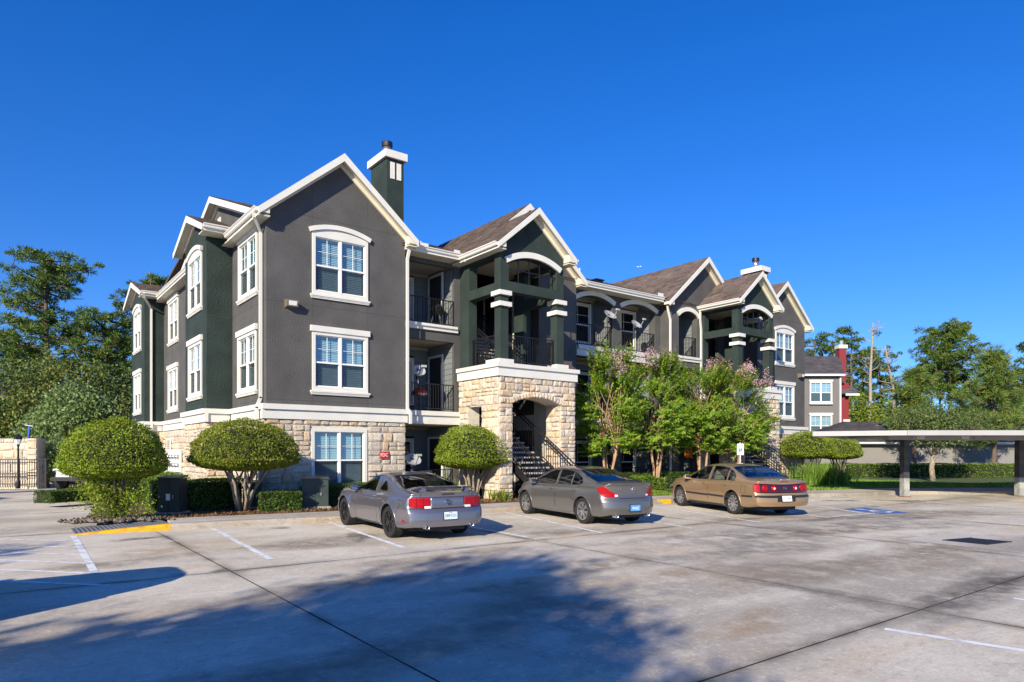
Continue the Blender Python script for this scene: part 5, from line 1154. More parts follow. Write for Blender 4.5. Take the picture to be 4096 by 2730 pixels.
def litter(poly, n, seed):
    g = np.random.default_rng(seed); A = np.array(poly); P = g.uniform(A.min(0), A.max(0), (n*3, 2)); P = P[inside(P, poly)][:n]; P = np.concatenate([P, np.full((len(P), 1), .035)+g.uniform(0, .02, (len(P), 1))], 1)
    o = link('leaf_litter', quads_mesh('leaf_litter', leaves(P, .07, g, .6, np.tile([0, 0, 1.], (len(P), 1)), .75), M_['litter'])); o['kind'] = 'stuff'
litter([(-4.8, -2.6), (12, -3.2), (12, -2.2), (-4.5, -1.2)], 5200, 141); litter([(12, -3.3), (22, -4.2), (22, -2), (12, -1)], 2500, 142)
g = np.random.default_rng(151); rk = MB()
for k in range(230):
    t_ = g.random(); cx = -5.0+1.5*t_+g.normal(0, .16); cy = -2.55-.1*t_+g.normal(0, .22)+.5*(1-t_)*g.random(); s = g.uniform(.04, .1); o = len(rk.v)
    for q in ((1, 0, 0), (0, 1, 0), (-1, 0, 0), (0, -1, 0), (0, 0, 1), (0, 0, -.6)): rk.v.append((cx+q[0]*s*g.uniform(.8, 1.2), cy+q[1]*s*g.uniform(.8, 1.2), .03+s*.3+q[2]*s*.7))
    for f in ((0, 1, 4), (1, 2, 4), (2, 3, 4), (3, 0, 4), (1, 0, 5), (2, 1, 5), (3, 2, 5), (0, 3, 5)): rk.f.append(tuple(o+i for i in f)); rk.m.append(0)
o = rk.build('river_rocks', mat('river_rock', (.12, .1, .085), .8, island=.6, bump=.3), fix=False); o['kind'] = 'stuff'
# ---------------------------------------------------------------- cars
def paint(name, col, metal=.55, rough=.32):
    m = bpy.data.materials.new(name); m.use_nodes = True; N = m.node_tree.nodes; Lk = m.node_tree.links; b = N['Principled BSDF']
    b.inputs['Base Color'].default_value = (*col, 1); b.inputs['Metallic'].default_value = metal; b.inputs['Roughness'].default_value = rough; b.inputs['Coat Weight'].default_value = 1; b.inputs['Coat Roughness'].default_value = .03
    n = N.new('ShaderNodeTexNoise'); n.inputs['Scale'].default_value = 1.6; tc = N.new('ShaderNodeTexCoord'); Lk.new(tc.outputs['Object'], n.inputs[0])
    bp = N.new('ShaderNodeBump'); bp.inputs['Strength'].default_value = .04; bp.inputs['Distance'].default_value = .05; Lk.new(n.outputs[0], bp.inputs['Height']); Lk.new(bp.outputs[0], b.inputs['Coat Normal'])
    return m
M_['tyre'] = mat('tyre_rubber', (.018, .018, .019), .75, bump=.3, bscale=80)
M_['alloy'] = mat('alloy_wheel', (.6, .6, .62), .25, metal=.9)
M_['blackalloy'] = mat('black_wheel', (.012, .012, .013), .25)
M_['chrome'] = mat('chrome', (.8, .8, .8), .12, metal=1)
M_['blacktrim'] = mat('black_plastic', (.02, .02, .021), .4)
M_['cabin'] = mat('cabin_dark', (.03, .03, .032), .8)
M_['seatgray'] = mat('pale_seat', (.38, .38, .36), .8)
M_['seatblack'] = mat('dark_seat', (.05, .05, .055), .7)
M_['carglass'] = glass('tinted_car_glass', (.16, .2, .22), 1, 1.75)
M_['carglass_clear'] = glass('light_car_glass', (.5, .58, .56), 1, 1.75)
M_['cardarkglass'] = glass('dark_car_glass', (.05, .06, .07), 1, 1.8)
M_['lamp_red'] = mat('red_lamp_lens', (.33, .0, .002), .3, spec=.3, coat=.15, var=.35, vscale=30)
M_['lamp_dark'] = mat('dark_red_panel', (.035, .006, .008), .12, coat=1)
M_['lamp_clear'] = mat('clear_lamp_lens', (.75, .75, .78), .15, coat=1)
M_['brakered'] = mat('red_calliper', (.4, .05, .03), .4)
M_['plate_pale'] = mat('pale_blue_plate', (.55, .68, .75), .5); M_['plate_white'] = mat('white_plate', (.75, .75, .72), .5); M_['plate_blue'] = mat('blue_plate', (.08, .3, .65), .5)
M_['ink'] = mat('dark_ink', (.02, .02, .05), .6); M_['inkw'] = mat('white_ink', (.8, .8, .8), .6)
def smooth1(xs, zs, q, k=.05):
    g = np.linspace(q[0]-.3, q[-1]+.3, 1600); v = np.interp(g, xs, zs); dx = g[1]-g[0]; n = max(1, int(k/dx)); ker = np.hanning(2*n+1); ker /= ker.sum(); v = np.convolve(np.pad(v, n, 'edge'), ker, 'valid'); return np.interp(q, g, v)
class Car:
    def __init__(s, sp):
        s.sp = sp; s.Ro, s.Le = sp['rear'], sp['wb']+sp['front']; y = np.linspace(-s.Ro, s.Le, int((s.Ro+s.Le)/.022)); s.y = y
        f = lambda k, sm=.05: smooth1(*zip(*sp[k]), y, sm)
        s.top, s.belt, s.bot, s.wid = f('top', sp.get('sm', .07)), f('belt', .1), f('bot', .05), f('wid', .25)
        s.prof = s._prof()
    def _prof(s):
        sp = s.sp; P = []
        for i, y in enumerate(s.y):
            w, zb, zl, zt = s.wid[i], s.bot[i], s.belt[i], s.top[i]; zt = max(zt, zl+.012); hgt_ = zt-zl
            crown = min(.075, .35*hgt_+.004); ze = zt-crown; wb = w*sp.get('wbelt', .93); we = max(wb-(ze-zl)*sp['tumble'], .3); zm = zb+(zl-zb)*.5
            pts = [(0, zb), (w*.8, zb), (w*.93, zb+.02), (w*.965, zb+.09), (w*.992, zm-.06), (w, zm+.06), (w*.988, zl-.13), (w*.965, zl-.05), (wb, zl)]
            for t in (.06, .2, .35, .5, .65, .8, .92): pts.append((wb+(we-wb)*(t+.10*math.sin(math.pi*t)*(-1)*min(1, hgt_*2.2)*.9), zl+(ze-zl)*t))
            pts += [(we, ze), (we*.93, ze+crown*.45), (we*.8, ze+crown*.74), (we*.6, ze+crown*.9), (we*.3, ze+crown*.985), (0, zt)]
            P.append(pts)
        P = np.array(P)                                      # refine the section
        out = []
        for k in range(P.shape[1]-1):
            n = 5 if 1 < k < 8 else (2 if k >= 8 else 3)
            for j in range(n): out.append(P[:, k]+(P[:, k+1]-P[:, k])*j/n)
        out.append(P[:, -1]); Q = np.stack(out, 1)
        for _ in range(2): Q[:, 3:-1] = Q[:, 3:-1]*.5+(Q[:, 2:-2]+Q[:, 4:])*.25
        return Q
    def ends(s, x, y, z):
        sp = s.sp; w = sp['W']/2; tr = np.clip((y+s.Ro)/.75, 0, 1); tf = np.clip((s.Le-y)/.9, 0, 1)
        return y+(1-tr)**2*s.rear_off(x, z)-(1-tf)**2*s.front_off(x, z)
    def rear_off(s, x, z):
        sp = s.sp; w = sp['W']/2; u = np.abs(x)/w; return sp.get('rcorner', .26)*u**3.2+np.interp(z, *zip(*sp['rprof']))
    def front_off(s, x, z):
        u = np.abs(x)/(s.sp['W']/2); return .5*u**2.6+np.interp(z, [.15, .35, .6, .9], [.12, .0, .02, .12])
    def W(s, y, z):
        i = int(np.clip(np.searchsorted(s.y, y), 0, len(s.y)-1)); q = s.prof[i]; k = q.shape[0]; zz = q[:, 1]
        return float(np.interp(z, zz[6:], q[6:, 0]))
    def side(s, y, z, off=0, sg=-1):
        w = s.W(y, z); yy = float(s.ends(np.array(w), np.array(y), np.array(z))); return Vector((sg*(w+off), yy, z))
    def rear(s, x, z, off=0): return Vector((x, -s.Ro+float(s.rear_off(np.array(x), np.array(z)))-off, z))
    def topz(s, x, y, off=0):
        i = int(np.clip(np.searchsorted(s.y, y), 0, len(s.y)-1)); q = s.prof[i][::-1]; z = float(np.interp(abs(x), q[:40, 0], q[:40, 1])); yy = float(s.ends(np.array(x), np.array(y), np.array(z))); return Vector((x, yy, z+off))
def incols(cols, u, v):
    U = [c[0] for c in cols]
    if u <= U[0] or u >= U[-1]: return False
    return np.interp(u, U, [c[1] for c in cols]) < v < np.interp(u, U, [c[2] for c in cols])
def patch(f, cols, nu=16, nv=6, off=.004, skirt=.012):      # surface patch given by (u, low, high) columns, carried by f(u, v, off)
    U = np.linspace(cols[0][0], cols[-1][0], nu+1); U = np.array(sorted(set(list(U)+[c[0] for c in cols]))); n = len(U); lo = np.interp(U, [c[0] for c in cols], [c[1] for c in cols]); hi = np.interp(U, [c[0] for c in cols], [c[2] for c in cols]); m = MB()
    for i in range(n):
        for j in range(nv+1): m.v.append(tuple(f(U[i], lo[i]+(hi[i]-lo[i])*j/nv, off)))
    for i in range(n-1):
        for j in range(nv): m.f.append((i*(nv+1)+j, (i+1)*(nv+1)+j, (i+1)*(nv+1)+j+1, i*(nv+1)+j+1)); m.m.append(0)
    if skirt:
        ring = [(i, 0) for i in range(n)]+[(n-1, j) for j in range(1, nv+1)]+[(i, nv) for i in range(n-2, -1, -1)]+[(0, j) for j in range(nv-1, 0, -1)]; o = len(m.v)
        for i, j in ring: m.v.append(tuple(f(U[i], lo[i]+(hi[i]-lo[i])*j/nv, off-skirt)))
        k = len(ring)
        for a in range(k): b = (a+1) % k; m.f.append((ring[a][0]*(nv+1)+ring[a][1], ring[b][0]*(nv+1)+ring[b][1], o+b, o+a)); m.m.append(0)
    return m
def outline(f, cols, w, h, off=.0, n=40, closed=True):      # ribbon-like bead along a patch's outline
    U = [c[0] for c in cols]; us = np.linspace(U[0], U[-1], n); lo = np.interp(us, U, [c[1] for c in cols]); hi = np.interp(us, U, [c[2] for c in cols])
    P = [(u, v) for u, v in zip(us, lo)]; k = 8
    P += [(us[-1], lo[-1]+(hi[-1]-lo[-1])*j/k) for j in range(1, k)]+[(u, v) for u, v in zip(us[::-1], hi[::-1])]+[(us[0], hi[0]+(lo[0]-hi[0])*j/k) for j in range(1, k+1)]
    pts = [f(u, v, off) for u, v in P]; out = [pts[0]]
    for p in pts[1:]:
        if (p-out[-1]).length > .004: out.append(p)
    return MB().tube(out, w/2, 5, cap=False)
def bead(f, uv, w, off=0, n=5): return MB().tube([f(u, v, off) for u, v in uv], w/2, n)
def wheel(root, x, y, R, wd, kind, rimmat, side):
    sg = 1 if x > 0 else -1; T = Matrix.Translation((x, y, R)); rr = R*.7
    p = link('wheel', MB().lathe([(.0, -wd*.3), (rr*.98, -wd*.3), (rr*.98, wd*.3), (.0, wd*.1)], 32, 'x').mesh('wheel', M_['blacktrim'], smooth=False), root, M=T)
    pr = [(rr, -wd*.45), (R*.88, -wd*.5), (R*.965, -wd*.46), (R*.995, -wd*.36)]
    for k in range(7): a = -wd*.34+wd*.68*k/6; pr += [(R, a-.012), (R, a+.012), (R-.008, a+.014), (R-.008, a+.02)] if k < 6 else [(R, a-.012), (R, a+.008)]
    pr += [(R*.995, wd*.36), (R*.965, wd*.46), (R*.88, wd*.5), (rr, wd*.45), (rr*.97, wd*.3)]
    link('tyre', MB().lathe(pr, 44, 'x').mesh('tyre', M_['tyre'], smooth=False), p)
    m = MB(); o = wd*.44*sg
    m.lathe([(rr*1.0, o), (rr*.93, o), (rr*.9, o-.03*sg), (rr*.9, -o*.5)] if sg > 0 else [(rr*.9, -o*.5), (rr*.9, o-.03*sg), (rr*.93, o), (rr*1.0, o)], 36, 'x')
    def spoke(a, w0, w1, r0=.12, r1=.93, dz=0, th=.02, sk=0):
        A = Matrix.Rotation(a, 4, 'X'); e = sg; vs = []
        for r_, w_, d in ((rr*r0, w0, .012), (rr*.55, (w0+w1)*.46, .004), (rr*r1, w1, .008)):
            for q in (-1, 1):
                for t in (0, -1): vs.append(A @ Vector((o-.012*sg+(d+t*th+dz)*sg, q*w_/2+sk*(r_/rr)*.06, r_)))
        m.add(vs, [(0, 2, 6, 4), (4, 6, 10, 8), (0, 1, 3, 2)[::-1], (0, 4, 5, 1), (4, 8, 9, 5), (2, 3, 7, 6), (6, 7, 11, 10), (8, 10, 11, 9)])
    if kind == 'y5':
        for k in range(5):
            a = 2*math.pi*k/5+.2; spoke(a, .055, .05, .1, .6)
            for d in (-.2, .2): spoke(a+d, .028, .03, .45, .94)
    elif kind == 'twin7':
        for k in range(7):
            for d in (-.13, .13): spoke(2*math.pi*k/7+d, .03, .034, .15, .94, sk=0)
    else:
        for k in range(10): spoke(2*math.pi*k/10, .05, .044, .12, .9)
    m.lathe([(.0, o+.012*sg), (rr*.2, o+.006*sg), (rr*.24, o-.02*sg)] if sg < 0 else [(rr*.24, o-.02*sg), (rr*.2, o+.006*sg), (.0, o+.012*sg)], 18, 'x')
    link('rim', m.mesh('rim', M_[rimmat], smooth=False), p)
    if kind in ('y5', 'twin7'): link('brake_disc', MB().lathe([(rr*.2, o-.06*sg), (rr*.68, o-.06*sg)], 28, 'x').mesh('brake_disc', M_['steel']), p); link('calliper', MB().box(o-.07*sg, o-.035*sg, rr*.42, rr*.66, -.07, .09).mesh('calliper', M_['brakered']), p)
def build_car(sp, label, cat, loc, th, group='parked cars'):
    c = Car(sp); root = thing(sp['name'], label, cat, loc, 0, group); root.rotation_euler = (.0125, 0, -rad(th))
    ny, nv = c.prof.shape[:2]; R, Ra = sp['R'], sp['Ra']; axle = (0, sp['wb']); pm = M_[sp['paint']]
    X, Z_ = c.prof[:, :, 0].copy(), c.prof[:, :, 1].copy(); Yg = np.repeat(c.y[:, None], nv, 1); Yd = c.ends(X, Yg, Z_)
    for ya in axle:                                          # flare + clean arch edge
        r = np.hypot(Yd-ya, Z_-R); far = X > sp['W']*.35
        fl = np.exp(-((r-Ra)/.11)**2)*far*(Z_ < c.belt[:, None]-.02); X += fl*sp.get('flare', .012)
        near = far & (np.abs(r-Ra) < .0125) & (r > .05); k = np.where(near, Ra/np.maximum(r, .05), 1); Yd = np.where(near, ya+(Yd-ya)*k, Yd); Z_ = np.where(near, R+(Z_-R)*k, Z_)
    V = []; F = {}; idx = {}
    yc = .25*(Yd[:-1, :-1]+Yd[1:, :-1]+Yd[:-1, 1:]+Yd[1:, 1:]); zc = .25*(Z_[:-1, :-1]+Z_[1:, :-1]+Z_[:-1, 1:]+Z_[1:, 1:]); xc = .25*(X[:-1, :-1]+X[1:, :-1]+X[:-1, 1:]+X[1:, 1:]); yg = .5*(Yg[:-1, :-1]+Yg[1:, :-1])
    lab = np.zeros(yc.shape, int)                            # 0 body, -1 removed, k doors
    for ya in axle: lab[(np.hypot(yc-ya, zc-R) < Ra) & (xc > sp['W']*.3)] = -1
    for i in range(ny-1):
        for j in range(nv-1):
            if lab[i, j] < 0: continue
            u, v, x_ = yg[i, j], zc[i, j], xc[i, j]; bl = c.belt[i]
            if v > bl-.02 and x_ > .3:
                for w in sp['sidewin']:
                    if incols(w, u, v): lab[i, j] = -1
            if v > bl:
                for key in ('shield', 'back'):
                    if incols(sp[key], u, 0.001+0) and x_ < np.interp(u, [q[0] for q in sp[key]], [q[2] for q in sp[key]]): lab[i, j] = -1
            if lab[i, j] == 0 and x_ > .5:
                for k, d in enumerate(sp['doors']):
                    if incols(d, u, v): lab[i, j] = k+1
    nd = len(sp['doors'])
    def emit(name, k, sides, parent, mt=None):
        m = MB(); ids = {}
        def vid(i, j, sg):
            if (i, j, sg if X[i, j] > 1e-4 else 1) not in ids: ids[i, j, sg if X[i, j] > 1e-4 else 1] = len(m.v); m.v.append((sg*X[i, j], Yd[i, j], Z_[i, j]))
            return ids[i, j, sg if X[i, j] > 1e-4 else 1]
        for i, j in zip(*np.where(lab == k)):
            for sg in sides: q = (vid(i, j, sg), vid(i+1, j, sg), vid(i+1, j+1, sg), vid(i, j+1, sg)); m.f.append(q if sg > 0 else q[::-1]); m.m.append(0)
        if k == 0:                                           # rear and front end caps
            for e, i in ((0, 0), (1, ny-1)):
                nc = 30; row = []
                for j in range(nv):
                    rw = []
                    for q in range(nc+1):
                        x = X[i, j]*(2*q/nc-1); z = Z_[i, j]; yy = -c.Ro+float(c.rear_off(np.array(x), np.array(z))) if e == 0 else c.Le-float(c.front_off(np.array(x), np.array(z))); rw.append(len(m.v)); m.v.append((x, yy, z))
                    row.append(rw)
                for j in range(nv-1):
                    for q in range(nc): f = (row[j][q], row[j][q+1], row[j+1][q+1], row[j+1][q]); m.f.append(f if e == 0 else f[::-1]); m.m.append(0)
        me = m.mesh(name, mt or pm, smooth=True, fix=False); bm = bmesh.new(); bm.from_mesh(me); bmesh.ops.remove_doubles(bm, verts=bm.verts, dist=.0015); bmesh.ops.recalc_face_normals(bm, faces=bm.faces); bm.to_mesh(me); bm.free()
        return link(name, me, parent)
    body = emit('body', 0, (-1, 1), root)
    L_ = lambda u, v, o: c.side(u, v, o, -1); R_ = lambda u, v, o: c.side(u, v, o, 1); RE = lambda u, v, o: c.rear(u, v, o); TP = lambda u, v, o: c.topz(v, u, o)
    for k, d in enumerate(sp['doors']):
        for sg, f in ((-1, L_), (1, R_)):
            o = emit('door', k+1, (sg,), root); outline(f, d, .016, 0, -.004, 60).build('door_gap', M_['blacktrim'], o)
            hu = d[0][0]+.18; hz = sp['handle'] if not callable(sp['handle']) else sp['handle'](hu)
            bead(f, [(hu-.095, hz), (hu-.05, hz+.006), (hu+.04, hz+.006), (hu+.085, hz)], .028, .02, 6).build('door_handle', M_[sp.get('handlemat', sp['paint'])], o, smooth=True)
            if 'mould' in sp: patch(f, [(d[0][0]+.01, sp['mould'][0], sp['mould'][1]), (d[-1][0]-.01, sp['mould'][0]+.01, sp['mould'][1]+.01)], 20, 1, .014, .02).build('side_moulding', M_[sp['mould'][2]], o)
    gm = M_[sp['glass']]
    for w in sp['sidewin']:
        for sg, f in ((-1, L_), (1, R_)):
            o = patch(f, w, 20, 6, -.012, 0).build('window', gm, root, smooth=True, fix=False); outline(f, w, .022, 0, -.004, 40).build('window_seal', M_[sp.get('seal', 'blacktrim')], o, smooth=True)
    for key, nm in (('shield', 'windscreen'), ('back', 'rear_window')):
        w = [(q[0], -q[2], q[2]) for q in sp[key]]; o = patch(TP, w, 20, 16, -.004, 0).build(nm, M_[sp.get('backglass', sp['glass'])], root, smooth=True, fix=False); outline(TP, w, .02, 0, .001, 50).build('window_seal', M_['blacktrim'], o, smooth=True)
    # cabin
    m = MB(); cw = sp['W']/2-.16; y0 = sp['back'][0][0]-.05; y1 = sp['shield'][-1][0]
    m.box(-cw, cw, y0, y1, .3, .34); m.box(-cw, cw, y0-.02, y0+.5, .34, sp['shelf']); m.box(-cw, cw, y1-.55, y1, .34, sp['shelf']-.02); m.build('cabin_floor', M_['cabin'], root)
    for yy in sp['seats']:
        for x in (-.37, .37):
            s_ = MB(); s_.box(x-.25, x+.25, yy-.1, yy+.45, .4, .6); s_.prism([(x-.24, yy-.18, .55), (x+.24, yy-.18, .55), (x+.2, yy-.32, 1.08), (x-.2, yy-.32, 1.08)], (0, .12, 0)); s_.prism([(x-.12, yy-.33, 1.1), (x+.12, yy-.33, 1.1), (x+.1, yy-.36, 1.27), (x-.1, yy-.36, 1.27)], (0, .09, 0)); s_.build('seat', M_[sp['seatmat']], root)
    wy = sp['seats'][-1]+.62; MB().tube([(-.37+.185*math.cos(a), wy-.06*math.sin(a), .93+.175*math.sin(a)) for a in [2*math.pi*k/20 for k in range(21)]], .014, 6).build('steering_wheel', M_[sp['seatmat']], root, smooth=True)
    # wheels and their wells
    for ya in axle:
        for sg in (-1, 1):
            x = sg*(sp['W']/2-sp['tw']/2-sp.get('inset', .035)); wheel(root, x, ya, R, sp['tw'], sp['rimkind'], sp['rim'], sg)
            m = MB(); n = 24; o = []
            for k in range(n+1):
                a = -.35+(math.pi+.7)*k/n; yy, zz = ya+Ra*math.cos(a), R+Ra*math.sin(a); w = c.W(yy, max(zz, .3)); m.v += [(sg*(w-.004), yy, zz), (sg*.45, yy, zz)]
            for k in range(n): m.f.append((2*k, 2*k+1, 2*k+3, 2*k+2)); m.m.append(0)
            m.f.append(tuple(2*k+1 for k in range(n+1))); m.m.append(0); m.build('wheel_well', M_['cabin'], root)
            a_ = [-.1+(math.pi+.2)*k/30 for k in range(31)]; MB().tube([Vector((sg*(c.W(ya+Ra*math.cos(a), max(.22, R+Ra*math.sin(a)))+sp.get('flare', .012)*.8), ya+(Ra+.006)*math.cos(a), R+(Ra+.006)*math.sin(a))) for a in a_], .016, 6).build('arch_lip', pm if sp.get('lip', 1) else M_['blacktrim'], root, smooth=True)
    m = MB(); m.box(-.62, .62, -.5, sp['wb']+.4, .17, .3); m.box(-.5, .5, -c.Ro+.25, -.4, .2, .34); m.build('underbody', M_['cabin'], root)
    # mirrors
    for sg, f in ((-1, L_), (1, R_)):
        my, mz = sp['mirror']; p = c.side(my, mz, 0, sg); q = p+Vector((sg*.09, 0, .015)); m = MB(); m.bar(p, q, .06, .05); mm_ = MB(); 
        for k, (sx, sy, sz) in enumerate([(0, 0, 0)]): pass
        e = Vector((sg*.19, -.01, .045)); pts = []
        prof = [(-.11, .55), (-.07, .95), (0, 1.05), (.08, .9), (.12, .5)]
        rows = []
        for d, s_ in prof: rows.append([(p.x+sg*(.17+d*.9), p.y-.045+.02*abs(d)+yy*s_*.075, p.z+.05+zz*s_*.072) for yy, zz in ((-1, -.9), (-1, .9), (-.2, 1.1), (.9, .6), (1.1, -.3), (.4, -1))])
        o0 = len(m.v)
        for rw in rows: m.v += rw
        for a in range(len(rows)-1):
            for b in range(6): m.f.append((o0+a*6+b, o0+a*6+(b+1) % 6, o0+(a+1)*6+(b+1) % 6, o0+(a+1)*6+b)); m.m.append(0)
        m.f += [tuple(o0+b for b in range(6)), tuple(o0+(len(rows)-1)*6+b for b in range(6))[::-1]]; m.m += [0, 0]
        o = m.build('door_mirror', M_[sp.get('mirrormat', sp['paint'])], root); MB().add([(p.x+sg*.1, p.y-.125, p.z), (p.x+sg*.25, p.y-.125, p.z+.005), (p.x+sg*.25, p.y-.125, p.z+.1), (p.x+sg*.1, p.y-.125, p.z+.1)], [(0, 1, 2, 3)]).build('mirror_glass', M_['chrome'], o)
    # simple front lamps
    for sg in (-1, 1): patch(lambda u, v, o: Vector((u, c.Le-float(c.front_off(np.array(u), np.array(v)))+o, v)), [(sg*.72-.17, .6, .66), (sg*.72, .58, .71), (sg*.72+.12, .6, .7)], 6, 3, .006).build('headlight', M_['lamp_clear'], root)
    return c, root, body, L_, R_, RE, TP
def rear_plate(root, c, x, z, w, h, mt, txt, inkm, off=.012, size=.1, top=None, frame_='blacktrim'):
    f = c.rear(x, z, off); n0 = c.rear(x, z-h/2, off); n1 = c.rear(x, z+h/2, off); up = (n1-n0).normalized(); out = Vector((1, 0, 0)).cross(up); 
    M = Matrix.Identity(4)
    for i in range(3): M[i][0] = (1, 0, 0)[i]; M[i][1] = up[i]; M[i][2] = out[i]; M[i][3] = f[i]
    p = link('license_plate', MB().box(-w/2, w/2, -h/2, h/2, -.004, .004).mesh('license_plate', M_[mt]), root, M=M)
    link('plate_frame', MB().box(-w/2-.016, w/2+.016, -h/2-.016, h/2+.016, -.02, -.005).mesh('plate_frame', M_[frame_]), p)
    me = text_mesh(txt, size, M_[inkm], .001, xscale=.72); link('plate_lettering', me, p, M=Matrix.Translation((0, -.004, .006)))
    if top: link('plate_heading', text_mesh(top, .026, M_['red'], .001), p, M=Matrix.Translation((0, h/2-.022, .006)))
    return M
def rear_text(root, c, x, z, txt, size, off=.012, mt='chrome', xs=1.0):
    f = c.rear(x, z, off); up = (c.rear(x, z+.03, off)-c.rear(x, z-.03, off)).normalized(); out = Vector((1, 0, 0)).cross(up); M = Matrix.Identity(4)
    for i in range(3): M[i][0] = (1, 0, 0)[i]; M[i][1] = up[i]; M[i][2] = out[i]; M[i][3] = f[i]
    return link('badge_lettering', text_mesh(txt, size, M_[mt], .003, xscale=xs), root, M=M)
def exhaust(root, c, x, z, r=.042, ln=.16):
    y = c.rear(x, .4, 0).y; m = MB().lathe([(r*.8, ln), (r*.9, 0), (r, -.0), (r, .02), (r*.95, ln)], 16, 'y', c=(x, y-.03, z)); m.build('tailpipe', M_['chrome'], root, smooth=True)
    MB().lathe([(.0, .0), (r*.88, .0)], 16, 'y', c=(x, y-.0, z)).build('tailpipe_bore', M_['cabin'], root)
def strip(f, pts, w, off, mt, nm, root, n=1):                 # thin band on the body given by a (u, v) path
    return patch(f, [(u, v-w/2, v+w/2) for u, v in pts], 24, n, off, .006).build(nm, mt, root)

# --- silver coupe with spoiler
M_['p_silver'] = paint('silver_violet_paint', (.2, .195, .225), .65, .28)
sp = dict(name='parked_car', W=1.88, wb=2.72, rear=1.09, front=.95, R=.345, Ra=.405, tw=.235, paint='p_silver', rim='blackalloy', rimkind='y5', flare=.03, inset=.012, tumble=.42, wbelt=.9, rcorner=.2,
    top=[(-1.2, 1.0), (-1.06, 1.02), (-.55, 1.045), (-.42, 1.06), (.1, 1.22), (.55, 1.33), (.9, 1.378), (1.15, 1.375), (1.38, 1.33), (2.02, 1.03), (2.2, 1.0), (3.0, .95), (3.45, .88), (3.67, .76), (3.8, .7)],
    belt=[(-1.1, .94), (-.4, .97), (.3, .95), (.9, .915), (2.0, .93), (2.6, .93), (3.4, .84), (3.7, .7)], bot=[(-1.1, .3), (-.6, .24), (.4, .2), (2.3, .2), (3.2, .2), (3.7, .24)],
    wid=[(-1.1, .9), (-.5, .93), (0, .94), (.8, .905), (1.9, .905), (2.7, .93), (3.3, .9), (3.7, .82)], rprof=[(.2, .16), (.3, .04), (.42, 0), (.6, .015), (.68, .06), (.72, .085), (.95, .1), (1.02, .06), (1.1, .06)],
    sidewin=[[(.98, .955, 1.0), (1.02, .95, 1.27), (1.25, .95, 1.285), (1.5, .95, 1.235), (1.98, .955, .985)], [(.28, .99, 1.02), (.52, .985, 1.19), (.6, .985, 1.19), (.76, 1.0, 1.03)]],
    shield=[(1.42, 0, .55), (2.0, 0, .7)], back=[(-.38, 0, .68), (0.1, 0, .64), (.52, 0, .55)], doors=[[(.72, .3, .93), (.86, .26, 1.3), (1.5, .26, 1.26), (1.98, .26, 1.0), (2.03, .3, .96)]],
    handle=.85, glass='cardarkglass', mirror=(1.95, .955), mirrormat='blacktrim', seats=(1.05,), seatmat='seatblack', shelf=.9, handlemat='chrome')
lx, ly = .95, -7.69
c, root, body, L_, R_, RE, TP = build_car(sp, 'silver two-door coupe with black wheels and rear spoiler, leftmost parked car', 'car', (lx, ly, lot(lx, ly)), 3.8); root.scale = (.955, .965, .965)
for sg in (-1, 1):
    for k in range(3):
        x0 = .42+.145*k; cols = [(x0, .695, .905), (x0+.137, .70+.01*k, .905)]
        if sg < 0: cols = [(-b, l, h) for b, l, h in cols[::-1]]
        patch(RE, cols, 4, 5, .018, .03).build('tail_light', M_['lamp_red'], root)
    cols = [(.41, .69, .735), (.55, .69, .735)] if sg > 0 else [(-.55, .69, .735), (-.41, .69, .735)]
    patch(RE, cols, 3, 2, .026, .03).build('reverse_light', M_['lamp_clear'], root)
patch(RE, [(-.4, .685, .915), (.4, .685, .915)], 20, 4, .004, .01).build('rear_panel', M_['p_silver'], root, smooth=True)
for z in (.683, .918): strip(RE, [(-.88, z), (.88, z)], .008, .008, M_['blacktrim'], 'panel_gap', root)
for x in (-.62, .62): patch(RE, [(x-.004, .92, 1.0), (x+.004, .92, 1.0)], 1, 2, .004, .005).build('panel_gap', M_['blacktrim'], root)
p = c.rear(0, .8, .01); MB().lathe([(.075, -.012), (.075, .008), (.06, .012), (.05, -.004), (.0, -.004)][::-1], 24, 'y', c=p).build('round_badge', M_['chrome'], root, smooth=True)
MB().lathe([(.05, -.009), (.0, -.01)], 20, 'y', c=p).build('badge_centre', M_['blacktrim'], root); rear_text(root, c, 0, .8, 'GT', .055, .022)
patch(RE, [(-.15, .955, .985), (.15, .955, .985)], 4, 1, .008).build('brake_light', M_['lamp_dark'], root)
rear_plate(root, c, .02, .53, .31, .155, 'plate_pale', 'DR9·C131', 'ink', .014, .088, 'TEXAS')
sm = MB(); n = 30; prev = None                                # spoiler blade on three posts
prof = [(-.09, 1.118), (-.1, 1.13), (-.02, 1.145), (.09, 1.14), (.1, 1.128), (0, 1.128)]
for i in range(n+1):
    x = -.8+1.6*i/n; e = (abs(x)/.8)**6; yb = -.9+.26*(abs(x)/.8)**3; sm.v += [(x, yb+dy, zz-.085*e) for dy, zz in prof]
for i in range(n):
    for k in range(6): sm.f.append((i*6+k, i*6+(k+1) % 6, (i+1)*6+(k+1) % 6, (i+1)*6+k)); sm.m.append(0)
sm.f += [tuple(range(6)), tuple(n*6+k for k in range(6))[::-1]]; sm.m += [0, 0]; so = sm.build('spoiler', M_['p_silver'], root, smooth=False)
for x in (-.52, .52): MB().box(x-.05, x+.05, -.9, -.78, 1.02, 1.13).build('spoiler_post', M_['p_silver'], so)
exhaust(root, c, -.52, .3); exhaust(root, c, .56, .3)
